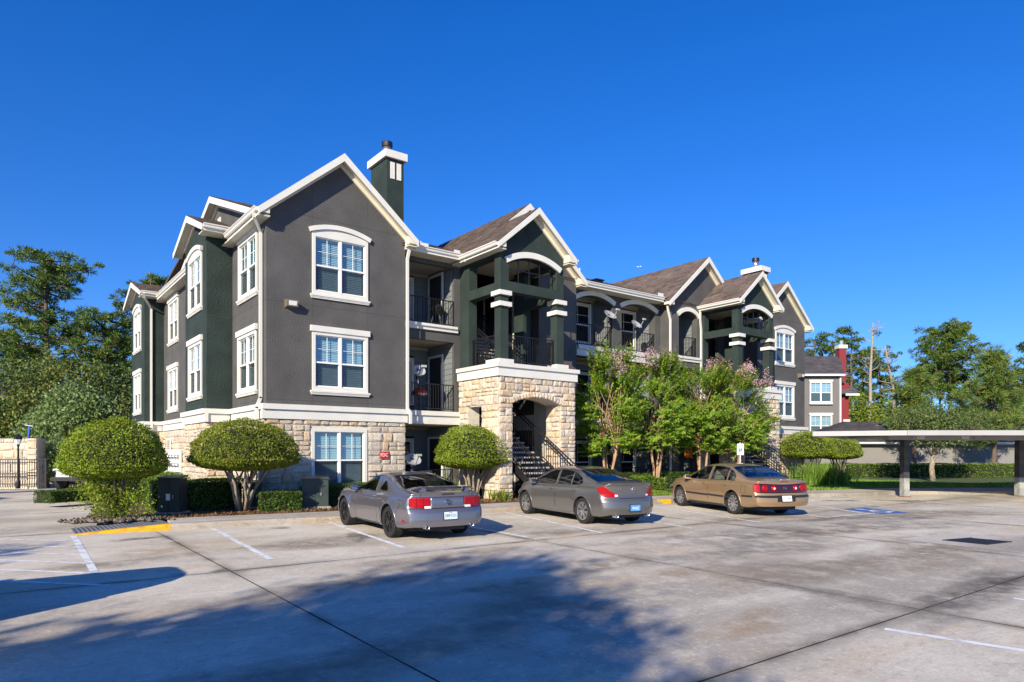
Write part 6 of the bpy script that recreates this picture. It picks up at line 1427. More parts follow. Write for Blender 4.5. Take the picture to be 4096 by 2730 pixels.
for f in (L_, R_): strip(f, [(-.82, .42), (-.66, .42)], .05, .006, M_['lamp_red'], 'side_marker', root); outline(f, [(-.5+.085*math.cos(a), .76-.1*math.sin(a), .76+.1*math.sin(a)) for a in [math.pi-math.pi*k/10 for k in range(11)]], .008, 0, .001).build('fuel_cap_gap', M_['blacktrim'], root); strip(f, [(.62, .5), (1.98, .52)], .035, .008, M_['p_silver'], 'body_rib', root); strip(f, [(.5, .245), (2.25, .245)], .03, .006, M_['blacktrim'], 'sill_strip', root)

# --- gray four-door with silver wheels
M_['p_gray'] = paint('warm_gray_paint', (.15, .145, .142), .55, .3)
sp2 = dict(name='parked_car', W=1.775, wb=2.85, rear=1.03, front=.87, R=.335, Ra=.385, tw=.22, paint='p_gray', rim='alloy', rimkind='twin7', flare=.014, inset=.02, tumble=.4, wbelt=.9, rcorner=.3,
    top=[(-1.1, 1.04), (-1.0, 1.075), (-.6, 1.085), (-.42, 1.1), (.1, 1.27), (.5, 1.385), (.9, 1.44), (1.3, 1.453), (1.65, 1.43), (1.9, 1.36), (2.6, 1.04), (2.8, 1.0), (3.3, .92), (3.55, .82), (3.72, .66)],
    belt=[(-1.1, .97), (-.5, .98), (.3, .97), (1.2, .94), (2.2, .925), (2.7, .93), (3.3, .85), (3.72, .62)], bot=[(-1.1, .3), (-.6, .22), (.4, .19), (2.3, .19), (3.2, .19), (3.72, .24)],
    wid=[(-1.03, .84), (-.5, .875), (0, .885), (1.4, .88), (2.4, .88), (2.85, .885), (3.3, .86), (3.72, .74)], rprof=[(.2, .14), (.3, .04), (.45, 0), (.62, .02), (.72, .07), (.8, .085), (1.0, .08), (1.06, .04), (1.1, .04)],
    sidewin=[[(1.33, .965, 1.345), (1.55, .96, 1.335), (1.8, .955, 1.27), (2.48, .95, .985)], [(.62, .98, 1.325), (.9, .975, 1.35), (1.2, .97, 1.36), (1.27, .97, 1.355)], [(.1, 1.04, 1.07), (.2, 1.0, 1.18), (.42, .985, 1.27), (.585, .982, 1.31)]],
    shield=[(1.82, 0, .56), (2.58, 0, .68)], back=[(-.4, 0, .66), (.05, 0, .64), (.48, 0, .56)], doors=[[(1.28, .24, 1.38), (1.6, .24, 1.36), (1.9, .24, 1.28), (2.45, .24, .98), (2.52, .28, .93)], [(.2, .62, .97), (.34, .46, 1.2), (.45, .3, 1.3), (.6, .24, 1.35), (1.25, .24, 1.39)]],
    handle=.84, glass='carglass', backglass='cardarkglass', mirror=(2.36, .955), seats=(.75, 1.75), seatmat='seatgray', shelf=.95, handlemat='p_gray')
lx, ly = 6.07, -8.11
c, root, body, L_, R_, RE, TP = build_car(sp2, 'dark gray four-door sedan with silver multi-spoke wheels parked in the middle', 'car', (lx, ly, lot(lx, ly)), 8.0); root.scale = (.97, .975, .97)
for sg in (-1, 1):
    cols = [(.44, .765, .80), (.5, .745, .825), (.62, .73, .88), (.74, .735, .985), (.8, .78, 1.0), (.87, .88, .97)]
    if sg < 0: cols = [(-u, l, h) for u, l, h in cols[::-1]]
    patch(RE, cols, 14, 6, .012, .03).build('tail_light', M_['lamp_red'], root, smooth=False); cols = [(.45, .755, .79), (.52, .745, .8)] if sg > 0 else [(-.52, .745, .8), (-.45, .755, .79)]
    patch(RE, cols, 3, 2, .02, .03).build('reverse_light', M_['lamp_clear'], root)
rear_plate(root, c, .03, .46, .31, .155, 'plate_blue', 'BKB·JJ7J', 'inkw', .014, .088, 'TEXAS')
rear_text(root, c, 0, .83, 'INFINITI', .04, xs=1.5); rear_text(root, c, -.4, .93, 'SEWELL', .025); rear_text(root, c, .5, .95, 'G35', .045)
p = c.rear(0, .925, .01); MB().tube([(p.x+.07*math.cos(a), p.y-.006, p.z+.042*math.sin(a)) for a in [-1.2+(2*math.pi-.7)*k/24 for k in range(25)]], .006, 5).build('oval_badge', M_['chrome'], root, smooth=True); MB().tube([(p.x-.03, p.y-.006, p.z-.03), (p.x, p.y-.006, p.z+.035), (p.x+.03, p.y-.006, p.z-.03)], .006, 5).build('oval_badge', M_['chrome'], root)
strip(RE, [(-.42, .7), (.42, .7)], .012, .006, M_['blacktrim'], 'boot_gap', root)
patch(TP, [(-.98, -.66, .66), (-.9, -.7, .7)], 4, 16, .012, .015).build('boot_lip', M_['p_gray'], root, smooth=True)
exhaust(root, c, -.5, .26, .04); exhaust(root, c, .5, .26, .04)
for f in (L_, R_): strip(f, [(.5, .235), (2.3, .235)], .05, .008, M_['p_gray'], 'sill_strip', root)
MB().tube([(0, .35, 1.4), (0, .28, 1.45), (0, .22, 1.44)], .012, 5).build('aerial', M_['p_gray'], root)

# --- tan four-door
M_['p_tan'] = paint('tan_gold_paint', (.36, .245, .14), .5, .34)
sp3 = dict(name='parked_car', W=1.855, wb=2.81, rear=1.22, front=1.05, R=.33, Ra=.395, tw=.21, paint='p_tan', rim='alloy', rimkind='ten', flare=.008, inset=.04, tumble=.42, wbelt=.9, rcorner=.2,
    top=[(-1.3, 1.0), (-1.18, 1.035), (-.7, 1.06), (-.5, 1.075), (0, 1.26), (.4, 1.395), (.8, 1.445), (1.2, 1.457), (1.55, 1.435), (1.8, 1.37), (2.55, 1.03), (2.75, .99), (3.4, .9), (3.7, .82), (3.86, .68)],
    belt=[(-1.22, .95), (-.6, .965), (.3, .96), (1.2, .94), (2.3, .92), (2.8, .91), (3.4, .83), (3.86, .64)], bot=[(-1.22, .31), (-.6, .24), (.4, .2), (2.3, .2), (3.2, .2), (3.86, .24)],
    wid=[(-1.22, .9), (-.5, .92), (0, .927), (1.4, .927), (2.4, .92), (2.85, .915), (3.4, .88), (3.86, .78)], rprof=[(.2, .12), (.3, .03), (.42, 0), (.58, .0), (.62, .05), (.68, .07), (.95, .12), (1.02, .1), (1.1, .1)],
    sidewin=[[(1.28, .96, 1.365), (1.5, .955, 1.36), (1.75, .95, 1.29), (2.4, .945, .975)], [(.38, .975, 1.31), (.7, .97, 1.36), (1.05, .965, 1.375), (1.17, .965, 1.37)], [(-.02, .985, 1.1), (.06, .98, 1.17), (.2, .98, 1.25), (.33, .98, 1.29)]],
    shield=[(1.75, 0, .58), (2.52, 0, .7)], back=[(-.46, 0, .7), (0, 0, .66), (.36, 0, .6)], doors=[[(1.22, .25, 1.4), (1.5, .25, 1.385), (1.8, .25, 1.3), (2.38, .25, .97), (2.46, .3, .92)], [(.12, .7, .96), (.28, .5, 1.2), (.4, .34, 1.32), (.6, .25, 1.37), (1.19, .25, 1.405)]],
    handle=.84, glass='carglass_clear', backglass='carglass', mirror=(2.3, .95), seats=(.7, 1.7), seatmat='seatgray', shelf=.94, handlemat='p_tan', mould=(.47, .52, 'blacktrim'), mirrormat='p_tan')
lx, ly = 11.45, -8.93
c, root, body, L_, R_, RE, TP = build_car(sp3, 'tan gold four-door sedan with black side strip, rightmost parked car', 'car', (lx, ly, lot(lx, ly)), 19.5)
patch(RE, [(-.87, .7, .93), (-.8, .685, .95), (-.3, .68, .925), (0, .68, .915), (.3, .68, .925), (.8, .685, .95), (.87, .7, .93)], 30, 5, .008, .02).build('tail_panel', M_['lamp_dark'], root, smooth=True)
for x, r in ((-.62, .095), (-.36, .08), (.36, .08), (.62, .095)):
    p = c.rear(x, .81, .014); MB().lathe([(r, .02), (r, -.012), (r*.7, -.018), (r*.3, -.012), (0, -.012)][::-1], 22, 'y', c=p).build('tail_light', M_['lamp_red'], root, smooth=True)
    if abs(x) < .5: MB().lathe([(r*.4, -.022), (0, -.024)][::-1], 14, 'y', c=p).build('reverse_light', M_['lamp_clear'], root)
for sg in (-1, 1): cols = [(.76, .7, .93), (.9, .72, .91)] if sg > 0 else [(-.9, .72, .91), (-.76, .7, .93)]; patch(RE, cols, 5, 4, .016, .03).build('corner_light', M_['lamp_red'], root)
p = c.rear(0, .81, .02); MB().tube([(p.x+.05*math.cos(a), p.y, p.z+.04*math.sin(a)) for a in [2*math.pi*k/16 for k in range(17)]], .006, 5).build('ring_badge', M_['chrome'], root, smooth=True); MB().tube([(p.x-.06, p.y-.005, p.z-.015), (p.x+.06, p.y-.005, p.z+.015)], .008, 5).build('ring_badge', M_['chrome'], root)
rear_text(root, c, -.55, .985, 'IMPALA', .03, xs=1.3)
patch(RE, [(-.14, .985, 1.005), (.14, .985, 1.005)], 4, 1, .01).build('brake_light', M_['lamp_red'], root)
patch(RE, [(-.3, .44, .62), (.3, .44, .62)], 8, 3, .002, .01).build('plate_recess', M_['blacktrim'], root)
rear_plate(root, c, 0, .53, .31, .155, 'plate_white', 'BTY-9640', 'ink', .014, .088)
patch(RE, [(-.9, .555, .615), (.9, .555, .615)], 24, 2, .012, .02).build('bumper_strip', M_['blacktrim'], root)
for f in (L_, R_): strip(f, [(.45, .235), (2.3, .235)], .06, .008, M_['blacktrim'], 'sill_strip', root); strip(f, [(-1.0, .585), (-.45, .575)], .05, .012, M_['blacktrim'], 'bumper_strip', root); outline(f, [(-.62, .66, .87), (-.4, .66, .87)], .008, 0, .001).build('fuel_door_gap', M_['blacktrim'], root); strip(f, [(3.25, .6), (3.7, .6)], .05, .01, M_['blacktrim'], 'bumper_strip', root)
MB().tube([(0, .15, 1.3), (0, .1, 1.42), (0, 0, 1.47)], .008, 5).build('aerial', M_['blacktrim'], root)
tan_root = root
# the lot's smooth shadow comes from the added vehicle copy further below

# ---------------------------------------------------------------- garage, carport, neighbours, signs and small things
def camframe(lat, dep, z):                                 # frame facing the viewpoint square on
    x, y = at(lat, dep); return frame((x, y, z), (RX, RY, 0))
def cfbox(nm, F, u0, u1, v0, v1, n0, n1, mt, parent): return link(nm, MB().box(u0, u1, v0, v1, n0, n1).mesh(nm, mt), parent, M=F)
def tiled_roof(nm, quad, mt, parent, exp=.16, tab=.32, seed=1):          # quad: eave a, eave b, ridge b, ridge a
    a, b, c, d = [Vector(q) for q in quad]; n = (b-a).cross(d-a).normalized(); n = n if n.z > 0 else -n
    p = MB().prism([a, b, c, d] if (c-d).length > .05 else [a, b, (c+d)/2], -n*.08).build(nm, M_['roofdeck'], parent); m = MB(); r = random.Random(seed); S = ((d-a).length+(c-b).length)/2; rows = int(S/exp)
    for i in range(rows):
        t0, t1 = i/rows, min(1, (i+1.25)/rows); l0, r0, l1, r1 = a.lerp(d, t0), b.lerp(c, t0), a.lerp(d, t1), b.lerp(c, t1); W_ = (r0-l0).length; k = max(1, int(W_/tab)); s = sorted([0, 1]+[min(.999, max(.001, (j+r.uniform(-.3, .3))/k)) for j in range(1, k)])
        for u, v in zip(s, s[1:]): lo = n*r.uniform(.02, .03); m.add([l0.lerp(r0, u)+lo, l0.lerp(r0, v)+lo, l1.lerp(r1, v)+n*.006, l1.lerp(r1, u)+n*.006], [(0, 1, 2, 3)])
    o = m.build('shingles', M_[mt], p, fix=False); o['kind'] = 'stuff'; return p
M_['gray2'] = mat('neighbour_stucco', (.15, .145, .145), .85, bump=.4, bscale=16, var=.05, vscale=1); M_['maroon'] = mat('maroon_stucco', (.2, .025, .03), .85, bump=.4, bscale=16)
M_['garagewall'] = mat('garage_stucco', (.22, .215, .21), .85, bump=.4, bscale=14, var=.06, vscale=.6)
x, y = at(21.2, 47); gt = thing('garage', 'long low gray garage with dark hipped shingle roof behind the hedge', 'garage', (0, 0, 0))
F_ = camframe(21.2, 47, 0); Fm = MB().box(0, 30, -.2, 2.4, -6.5, 0).mesh('wall', M_['garagewall']); link('wall', Fm, gt, M=F_)
P = lambda u, v, n: F_ @ Vector((u, v, n))
tiled_roof('roof', (P(-.4, 2.34, .4), P(30.4, 2.34, .4), P(26.5, 3.93, -3.25), P(3.2, 3.93, -3.25)), 'shingle_dark', gt, seed=2)
tiled_roof('roof', (P(-.4, 2.34, -6.9), P(-.4, 2.34, .4), P(3.2, 3.93, -3.25), P(3.2, 3.93, -3.26)), 'shingle_dark', gt, seed=3)
cfbox('fascia', F_, -.42, 30.4, 2.2, 2.33, .4, .45, M_['trim'], gt); cfbox('gutter', F_, -.42, 30.4, 2.25, 2.36, .45, .55, M_['gutter'], gt); cfbox('soffit', F_, -.4, 30.4, 2.18, 2.2, 0, .4, M_['soffit'], gt)
# neighbouring building
nb = thing('neighbour_building', 'gray and maroon apartment block with red chimney beyond the garage', 'apartment building')
F_ = camframe(24.5, 64, 0); P = lambda u, v, n: F_ @ Vector((u, v, n)); cfbox('wall', F_, -6, 6.35, -.2, 9.0, -9, 0, M_['gray2'], nb)
for zz in (6.35, 3.25): window(F_ @ Matrix.Translation((3.36, zz, .18)), 2.1, 1.95, 'flat', parent=nb, rooms=False, blind=True)
tiled_roof('roof', (P(-6.3, 8.98, .4), P(6.5, 8.98, .4), P(8.3, 11.3, -4.2), P(-6.3, 11.3, -4.2)), 'shingle_dark', nb, .2, .4, seed=4)
cfbox('fascia', F_, -6.3, 6.55, 8.82, 9.0, .4, .48, M_['trim'], nb); cfbox('downspout', F_, 6.2, 6.34, 0, 8.85, .02, .14, M_['trim'], nb)
cfbox('red_wall', F_, 6.35, 7.6, -.2, 8.3, -6, -1.0, M_['maroon'], nb); cfbox('chimney', F_, 7.95, 8.62, 8, 12.0, -4.3, -3.6, M_['maroon'], nb); cfbox('chimney_cap', F_, 7.85, 8.72, 12.0, 12.35, -4.4, -3.5, M_['trim'], nb); link('flue', MB().lathe([(0, .45), (.2, .45), (.2, 0)], 12, 'z', c=(0, 0, 0)).mesh('flue', M_['steel']), nb, loc=tuple(F_ @ Vector((8.3, 12.35, -3.9))))
tiled_roof('roof', (P(6.4, 7.25, -.4), P(8.2, 7.25, -.4), P(7.5, 9.3, -3), P(6.4, 9.3, -3)), 'shingle_dark', nb, .2, .4, seed=5)
cfbox('fascia', F_, 7.0, 8.3, 7.05, 7.25, -.42, -.34, M_['trim'], nb)
for v in (4.6, 3.9): cfbox('column_ring', F_, 7.05, 7.68, v, v+.22, -1.0, -.9, M_['trim'], nb)
nb2 = thing('neighbour_building', 'distant dark-roofed block with maroon gable at the right edge', 'apartment building'); F_ = camframe(62.5, 85, 0); P = lambda u, v, n: F_ @ Vector((u, v, n)); cfbox('wall', F_, -1, 12, -.2, 7.2, -8, 0, M_['gray2'], nb2)
tiled_roof('roof', (P(-1.4, 7.2, .4), P(12, 7.2, .4), P(12, 10.6, -4), P(-1.4, 10.6, -4)), 'shingle_dark', nb2, .25, .5, seed=6); cfbox('fascia', F_, -1.4, 12, 7.0, 7.2, .4, .5, M_['trim'], nb2)
link('gable', MB().prism([(1.2, 8.6, .5), (5.0, 8.6, .5), (3.2, 11.2, .5)], (0, 0, -3)).mesh('gable', M_['maroon']), nb2, M=F_); link('rake_board', MB().prism([(1.0, 8.5, .55), (3.2, 11.5, .55), (3.2, 11.2, .55), (1.25, 8.5, .55)], (0, 0, -.4)).mesh('rake_board', M_['trim']), nb2, M=F_)
# carport
cp = thing('carport', 'flat white-edged steel carport on square columns at the right', 'carport')
M_['cpwhite'] = mat('carport_fascia', (.36, .36, .36), .5, var=.06, vscale=1.5); M_['cpdark'] = mat('carport_soffit', (.3, .3, .31), .5, metal=.2); M_['cpcol'] = mat('carport_column_shaded', (.04, .045, .05), .5, cols=[(.025, .028, .032), (.05, .052, .06), (.09, .07, .05)], vscale=4)  # column colour darkened to carry the canopy's shade
plan = [at(11.5, 26.0), at(14.3, 24.7), at(44, 24.7), at(44, 31.2), at(15.2, 31.2)]; zt, zb = 2.42, 2.24
MB().prism([(a, b, zt-.05) for a, b in plan], (0, 0, .02)).build('deck', M_['cpdark'], cp)
for k, (a, b) in enumerate(zip(plan, plan[1:]+plan[:1])):
    if k == 2: continue
    a, b = Vector((*a, 0)), Vector((*b, 0)); MB().prism([(a.x, a.y, zb), (b.x, b.y, zb), (b.x, b.y, zt), (a.x, a.y, zt)], (b-a).normalized().cross(Vector((0, 0, 1)))*.04).build('fascia', M_['cpwhite'], cp)
for k in range(15): l0 = 15.4+k*2; MB().bar((*at(l0, 24.8), zt-.1), (*at(l0, 31.1), zt-.1), .08, .08).build('purlin', M_['cpdark'], cp)
cl = [(22.95, -8.2), (27.75, -10.72)]; cl.append((2*27.75-22.95, -2*10.72+8.2)); e_ = Vector((*cl[1], 0))-Vector((*cl[0], 0)); ed = e_.normalized(); nd = Vector((ed.y, -ed.x, 0))
Fb = frame((cl[0][0], cl[0][1], 0), tuple(ed))
cfbox('beam', Fb, -.9, 12, 2.13, 2.33, -.1, .22, M_['cpdark'], cp)
for k in range(3):
    x, y = cl[k]; p = link('column', MB().box(-.12, .12, lot(x, y)-.05, 2.13, -.12, .12).mesh('column', M_['cpcol']), cp, M=Fb @ Matrix.Translation((e_.length*k, 0, 0)))
    link('sunlit_column_foot', MB().box(-.124, .124, lot(x, y), .58, -.124, .124).mesh('sunlit_column_foot', mat('sunlit_column_paint', (.3, .31, .3), .6, cols=[(.2, .21, .2), (.36, .37, .36)], vscale=4)), p); link('base_plate', MB().box(-.16, .16, lot(x, y), lot(x, y)+.03, -.16, .16).mesh('base_plate', mat('rusty_plate', (.2, .07, .03), .8)), p)  # paler lower sleeve paints the sunlit part of the column
for u in (.55, 2.62):
    Fs = Fb @ Matrix.Translation((u, 2.235, .225)); s_ = link('carport_sign', MB().box(-.16, .16, -.065, .065, 0, .006).mesh('carport_sign', M_['plate_white']), cp, M=Fs)
    link('sign_lettering', text_mesh('RESERVED ONLY', .045, M_['ink'], .001, xscale=.8), s_, M=Matrix.Translation((0, .027, .008))); link('sign_lettering', text_mesh('TOWING ENFORCED', .04, M_['ink'], .001, xscale=.75), s_, M=Matrix.Translation((0, -.025, .008)))
for u, tx in ((.12, 'C1'), (3.0, 'C2')): link('bay_number', text_mesh(tx, .13, M_['ink'], .001), cp, M=Fb @ Matrix.Translation((u, 2.23, .2225)))
# satellite dishes
M_['dish'] = mat('dish_gray', (.3, .31, .34), .5); M_['dishlogo'] = mat('dish_print', (.03, .03, .05), .5)
def dish(label, x, y, z, mast, yaw, tilt, W=.62, H=.54, logo=True, down=True):
    t = thing('satellite_dish', label, 'satellite dish', (x, y, z), 0, 'satellite dishes on the balconies'); m = MB(); A = Matrix.Translation((0, 0, mast)) @ Matrix.Rotation(yaw, 4, 'Z') @ Matrix.Rotation(tilt, 4, 'X'); n = 24; o = 0   # dish looks along local -y
    f = lambda r, a: A @ Vector((r*W/2*math.cos(a), -.11*r*r, r*H/2*math.sin(a))); g_ = lambda r, a: A @ Vector((r*W/2*math.cos(a), .015-.11*r*r, r*H/2*math.sin(a)))
    rs = [.001, .35, .7, .93, 1.0]
    for F2, fl in ((f, 0), (g_, 1)):
        o = len(m.v)
        for r in rs: m.v += [tuple(F2(r, 2*math.pi*k/n)) for k in range(n)]
        for i in range(4):
            for k in range(n): q = (o+i*n+k, o+i*n+(k+1) % n, o+(i+1)*n+(k+1) % n, o+(i+1)*n+k); m.f.append(q if fl else q[::-1]); m.m.append(0)
    for k in range(n): m.f.append((4*n+k, 4*n+(k+1) % n, 9*n+(k+1) % n, 9*n+k)); m.m.append(0)
    m.build('reflector', M_['dish'], t, smooth=True)
    b = A @ Vector((0, -.09, -H/2)); h_ = A @ Vector((0, -.5, -H*.30)); MB().bar(b, h_, .035, .03).build('feed_arm', M_['dish'], t); d = (A @ Vector((0, 0, .04)))-A.translation
    MB().bar(h_-(A.to_3x3() @ Vector((.09, 0, 0))), h_+(A.to_3x3() @ Vector((.09, 0, 0)))+Vector((0, 0, .001)), .07, .075).build('feed_horn', M_['seatgray'], t)
    MB().tube([(0, 0, -.02), (0, .03, mast*.6), A @ Vector((0, .05, 0))], .022, 8).build('mast', M_['dish' if not down else 'steel'], t); MB().box(-.05, .05, -.04, .05, mast*.45-.05, mast*.45+.06).build('bracket', M_['black'], t)
    if logo:
        pts = [(-.09, .06), (.0, .06), (.045, .035), (.02, .02), (.02, -.01), (-.03, -.02), (-.03, .03)]; M2 = A @ Matrix.Translation((.0, -.028, .08)) @ Matrix(((1, 0, 0, 0), (0, 0, -1, 0), (0, 1, 0, 0), (0, 0, 0, 1)))
        lm = MB().prism([(a*.9, b*.9, 0) for a, b in [(-.1, .05), (-.02, .055), (.03, .03), (.03, 0), (-.01, -.03), (-.06, -.01), (-.02, .01), (-.04, .03)]], (0, 0, .008)); lm.prism([(.045, .035, 0), (.085, .05, 0), (.085, -.03, 0), (.0, -.045, 0), (.055, -.01, 0)], (0, 0, .008)); lk = lm.mesh('dish_logo', M_['dishlogo']); link('dish_logo', lk, t, M=M2)
    return t
YW = rad(6)
dish('large gray satellite dish on the left arched third-floor balcony rail', 14.72, .34, 7.05, .45, YW-.05, rad(-42), .66, .54)
dish('smaller gray satellite dish on the right arched third-floor balcony rail', 16.38, .34, 6.98, .3, YW, rad(-42), .6, .5)
dish('satellite dish above the second-floor balcony rail beside the red domed grill', 5.38, .46, 4.05, .38, YW-.2, rad(-32), .5, .46)
dish('satellite dish low beside the ground-floor patio next to the corner stone wall', 5.0, .2, .9, .42, YW-.1, rad(-40), .62, .5)
# grills
gk = thing('kettle_grill', 'black kettle grill on tripod legs on the third-floor balcony', 'grill', (6.5, 1.0, 6.13))
MB().lathe([(.0, .9), (.1, .89), (.2, .82), (.26, .7), (.27, .68), (.26, .66), (.2, .52), (.1, .46), (0, .45)][::-1], 18).build('bowl', M_['black'], gk, smooth=True); MB().tube([(0, 0, .9), (0, 0, .98)], .03, 6).build('lid_handle', M_['blacktrim'], gk)
for k in range(3): a = k*2.1+.4; MB().tube([(.15*math.cos(a), .15*math.sin(a), .52), (.3*math.cos(a), .3*math.sin(a), 0)], .016, 6).build('leg', M_['steel'], gk)
gr = thing('pedestal_grill', 'red domed grill on a thin black stand behind the second-floor balcony rail', 'grill', (5.72, .95, 3.08))
MB().lathe([(0, .86), (.12, .84), (.24, .74), (.29, .66), (.0, .66)][::-1], 18).build('lid', M_['red'], gr, smooth=True); MB().lathe([(.29, .65), (.28, .6), (.12, .53), (0, .52)][::-1], 18).build('bowl', M_['steel'], gr, smooth=True); MB().tube([(0, 0, 0), (0, 0, .53)], .035, 8).build('stand', M_['black'], gr); MB().lathe([(0, .03), (.25, .02), (.26, 0)][::-1], 16).build('foot', M_['black'], gr); MB().tube([(-.08, -.1, .84), (-.08, -.13, .92), (.08, -.13, .92), (.08, -.1, .84)], .012, 5).build('lid_handle', M_['black'], gr)
pc = thing('patio_chair', 'dark mesh patio chair on the ground-floor porch', 'chair', (6.35, 1.2, .03)); MB().box(-.26, .26, -.25, .25, .4, .44).build('seat', M_['black'], pc); MB().prism([(-.26, .22, .44), (.26, .22, .44), (.26, .36, .95), (-.26, .36, .95)], (0, .03, 0)).build('backrest', M_['seatgray'], pc)
for a in (-.24, .24):
    for b in (-.22, .24): MB().box(a-.015, a+.015, b-.015, b+.015, 0, .4).build('leg', M_['black'], pc)
# wall packs
def wallpack(label, x, y, z): 
    t = thing('wall_light', label, 'light fixture', (x, y, z), 0, 'wall floodlights on the stucco'); M_.setdefault('lampbox', mat('bronze_lamp_box', (.16, .13, .1), .5)); MB().prism([(-.17, -.03, .1), (-.17, -.24, .1), (-.17, -.2, -.1), (-.17, -.03, -.12)], (.34, 0, 0)).build('housing', M_['lampbox'], t); MB().box(-.19, .19, -.031, .0, -.13, .13).build('backplate', M_['lampbox'], t); MB().add([(-.13, -.2415, .06), (.13, -.2415, .06), (.12, -.2115, -.07), (-.12, -.2115, -.07)], [(3, 2, 1, 0)]).build('lens', M_['plate_white'], t)
wallpack('bronze floodlight on the gray corner wall between the two upper windows', .72, 0, 6.1); wallpack('floodlight on the pillar between the two arched balconies', 15.36, .5, 5.9); wallpack('floodlight on the right end wall beside its upper windows', 29.4, 0, 5.92)
# FDC sign, red panel, accessible-parking sign
t = thing('wall_sign', 'small red FDC sign on the corner limestone wall', 'sign', (3.81, -.075, 1.53)); MB().box(-.15, .15, -.012, .0, -.115, .115).build('panel', M_['red'], t); link('lettering', text_mesh('FDC', .17, M_['inkw'], .002, xscale=.85), t, M=Matrix.Translation((0, -.015, 0)) @ Matrix.Rotation(rad(90), 4, 'X'))
M_['orange'] = mat('orange_red_panel', (.5, .09, .02), .5, cols=[(.35, .03, .015), (.6, .2, .03)], vscale=3)
t = thing('wall_sign', 'orange-red panel on the ground-floor wall behind the pink-flowered trees', 'sign', (19.6, -.06, 1.7)); MB().box(-.26, .26, -.02, .04, -.33, .33).build('panel', M_['orange'], t); MB().box(-.28, .28, -.03, .04, .33, .37).build('frame', M_['red'], t)
x, y = at(9.87, 29.5); t = thing('parking_sign', 'white reserved parking sign with blue wheelchair symbol on a pale post', 'sign', (x, y, 0)); Fs = frame((0, 0, 0), (RX, RY, 0)); rr = lambda w, h, r: [(sx*(w/2-r)+r*math.cos(a), sy*(h/2-r)+r*math.sin(a)) for sx, sy, a0 in ((1, 1, 0), (-1, 1, 90), (-1, -1, 180), (1, -1, 270)) for a in [rad(a0+30*i) for i in range(4)]]
M_['signgreen'] = mat('sign_green', (.02, .3, .2), .5); M_['signblue'] = mat('sign_blue', (.01, .1, .45), .5)
MB().box(-.022, .022, -.015, .015, -.1, 2.05).build('post', M_['white'], t)
T_ = lambda v, n: Fs @ Matrix.Translation((0, v, n))
link('border', plate_mesh('border', [rr(.3, .5, .03)], .003, T_(1.76, .02), M_['signgreen']), t); link('panel', plate_mesh('panel', [rr(.285, .485, .028)], .003, T_(1.76, .0235), M_['white']), t)
for v, s_ in ((1.94, 'RESERVED'), (1.86, 'PARKING')): link('lettering', text_mesh(s_, .058, M_['signgreen'], .001, xscale=.82), t, M=T_(v, .029))
link('symbol_panel', plate_mesh('symbol_panel', [rr(.14, .15, .006)], .002, T_(1.73, .027), M_['signblue']), t); wm = MB()
def putw(pts, wd):
    P2 = [Vector((p[0]*.12-.06, p[1]*.13-.065, 0)) for p in pts]
    for a, b in zip(P2, P2[1:]): wm.bar(a, b, wd*.12, .002)
wheelchair(putw); link('wheelchair_symbol', wm.mesh('wheelchair_symbol', M_['white']), t, M=T_(1.73, .031))
# utility cabinets
M_['cabgreen'] = mat('utility_green', (.035, .05, .045), .45, var=.2, vscale=3)
def cabinet(label, x, y, w, d, h, rz, sticker=False):
    t = thing('utility_cabinet', label, 'utility box', (x, y, .02), rz); MB().box(-w/2-.06, w/2+.06, -d/2-.06, d/2+.06, -.1, .06).build('pad', M_['walk'], t); MB().box(-w/2, w/2, -d/2, d/2, .061, h).build('body', M_['cabgreen'], t); MB().prism([(-w/2-.02, -d/2-.03, h), (w/2+.02, -d/2-.03, h), (w/2+.02, d/2+.02, h+.05), (-w/2-.02, d/2+.02, h+.05)], (0, 0, .03)).build('lid', M_['cabgreen'], t); MB().box(w*.2, w*.24, -d/2-.03, -d/2, h*.45, h*.55).build('latch', M_['steel'], t); MB().box(-.004, .004, -d/2-.003, -d/2, .08, h-.02).build('door_seam', M_['black'], t)
    if sticker: MB().box(-.06, .04, -d/2-.004, -d/2, h*.4, h*.58).build('sticker', M_['plate_white'], t)
cabinet('dark green utility cabinet on a pale pad in front of the corner window', .9, -1.5, .72, .6, .83, -.35); cabinet('black utility cabinet with a white sticker behind the big left shrub', -2.75, -1.15, .52, .5, .92, -.6, True); cabinet('dark cabinet half hidden behind the second round shrub', -.55, -.5, .5, .45, .72, -.3)
# meters and vent on the left wall
mb = thing('meter_bank', 'bank of gray electric meters on the left limestone wall', 'electric meters', (-.07, 12.0, 0)); MB().box(-.06, 0, -1.2, 1.25, .5, 1.75).build('backboard', M_['trim'], mb)
mm = MB().lathe([(0, -.14), (.07, -.13), (.085, -.06), (.085, 0)], 12, 'x').mesh('meter', M_['steel'], smooth=True)
for i in range(4):
    for j in range(3): q = link('meter', mm, mb, loc=(-.06, -.95+i*.6, .72+j*.36))
vt = thing('wall_vent', 'small louvred vent high on the left limestone wall', 'vent', (-.07, 13.2, 2.0)); MB().box(-.04, 0, -.3, .3, -.25, .25).build('frame', M_['trim'], vt); 
for k in range(5): MB().box(-.06, -.041, -.24, .24, -.2+k*.08, -.15+k*.08).build('louvre', M_['steel'], vt)
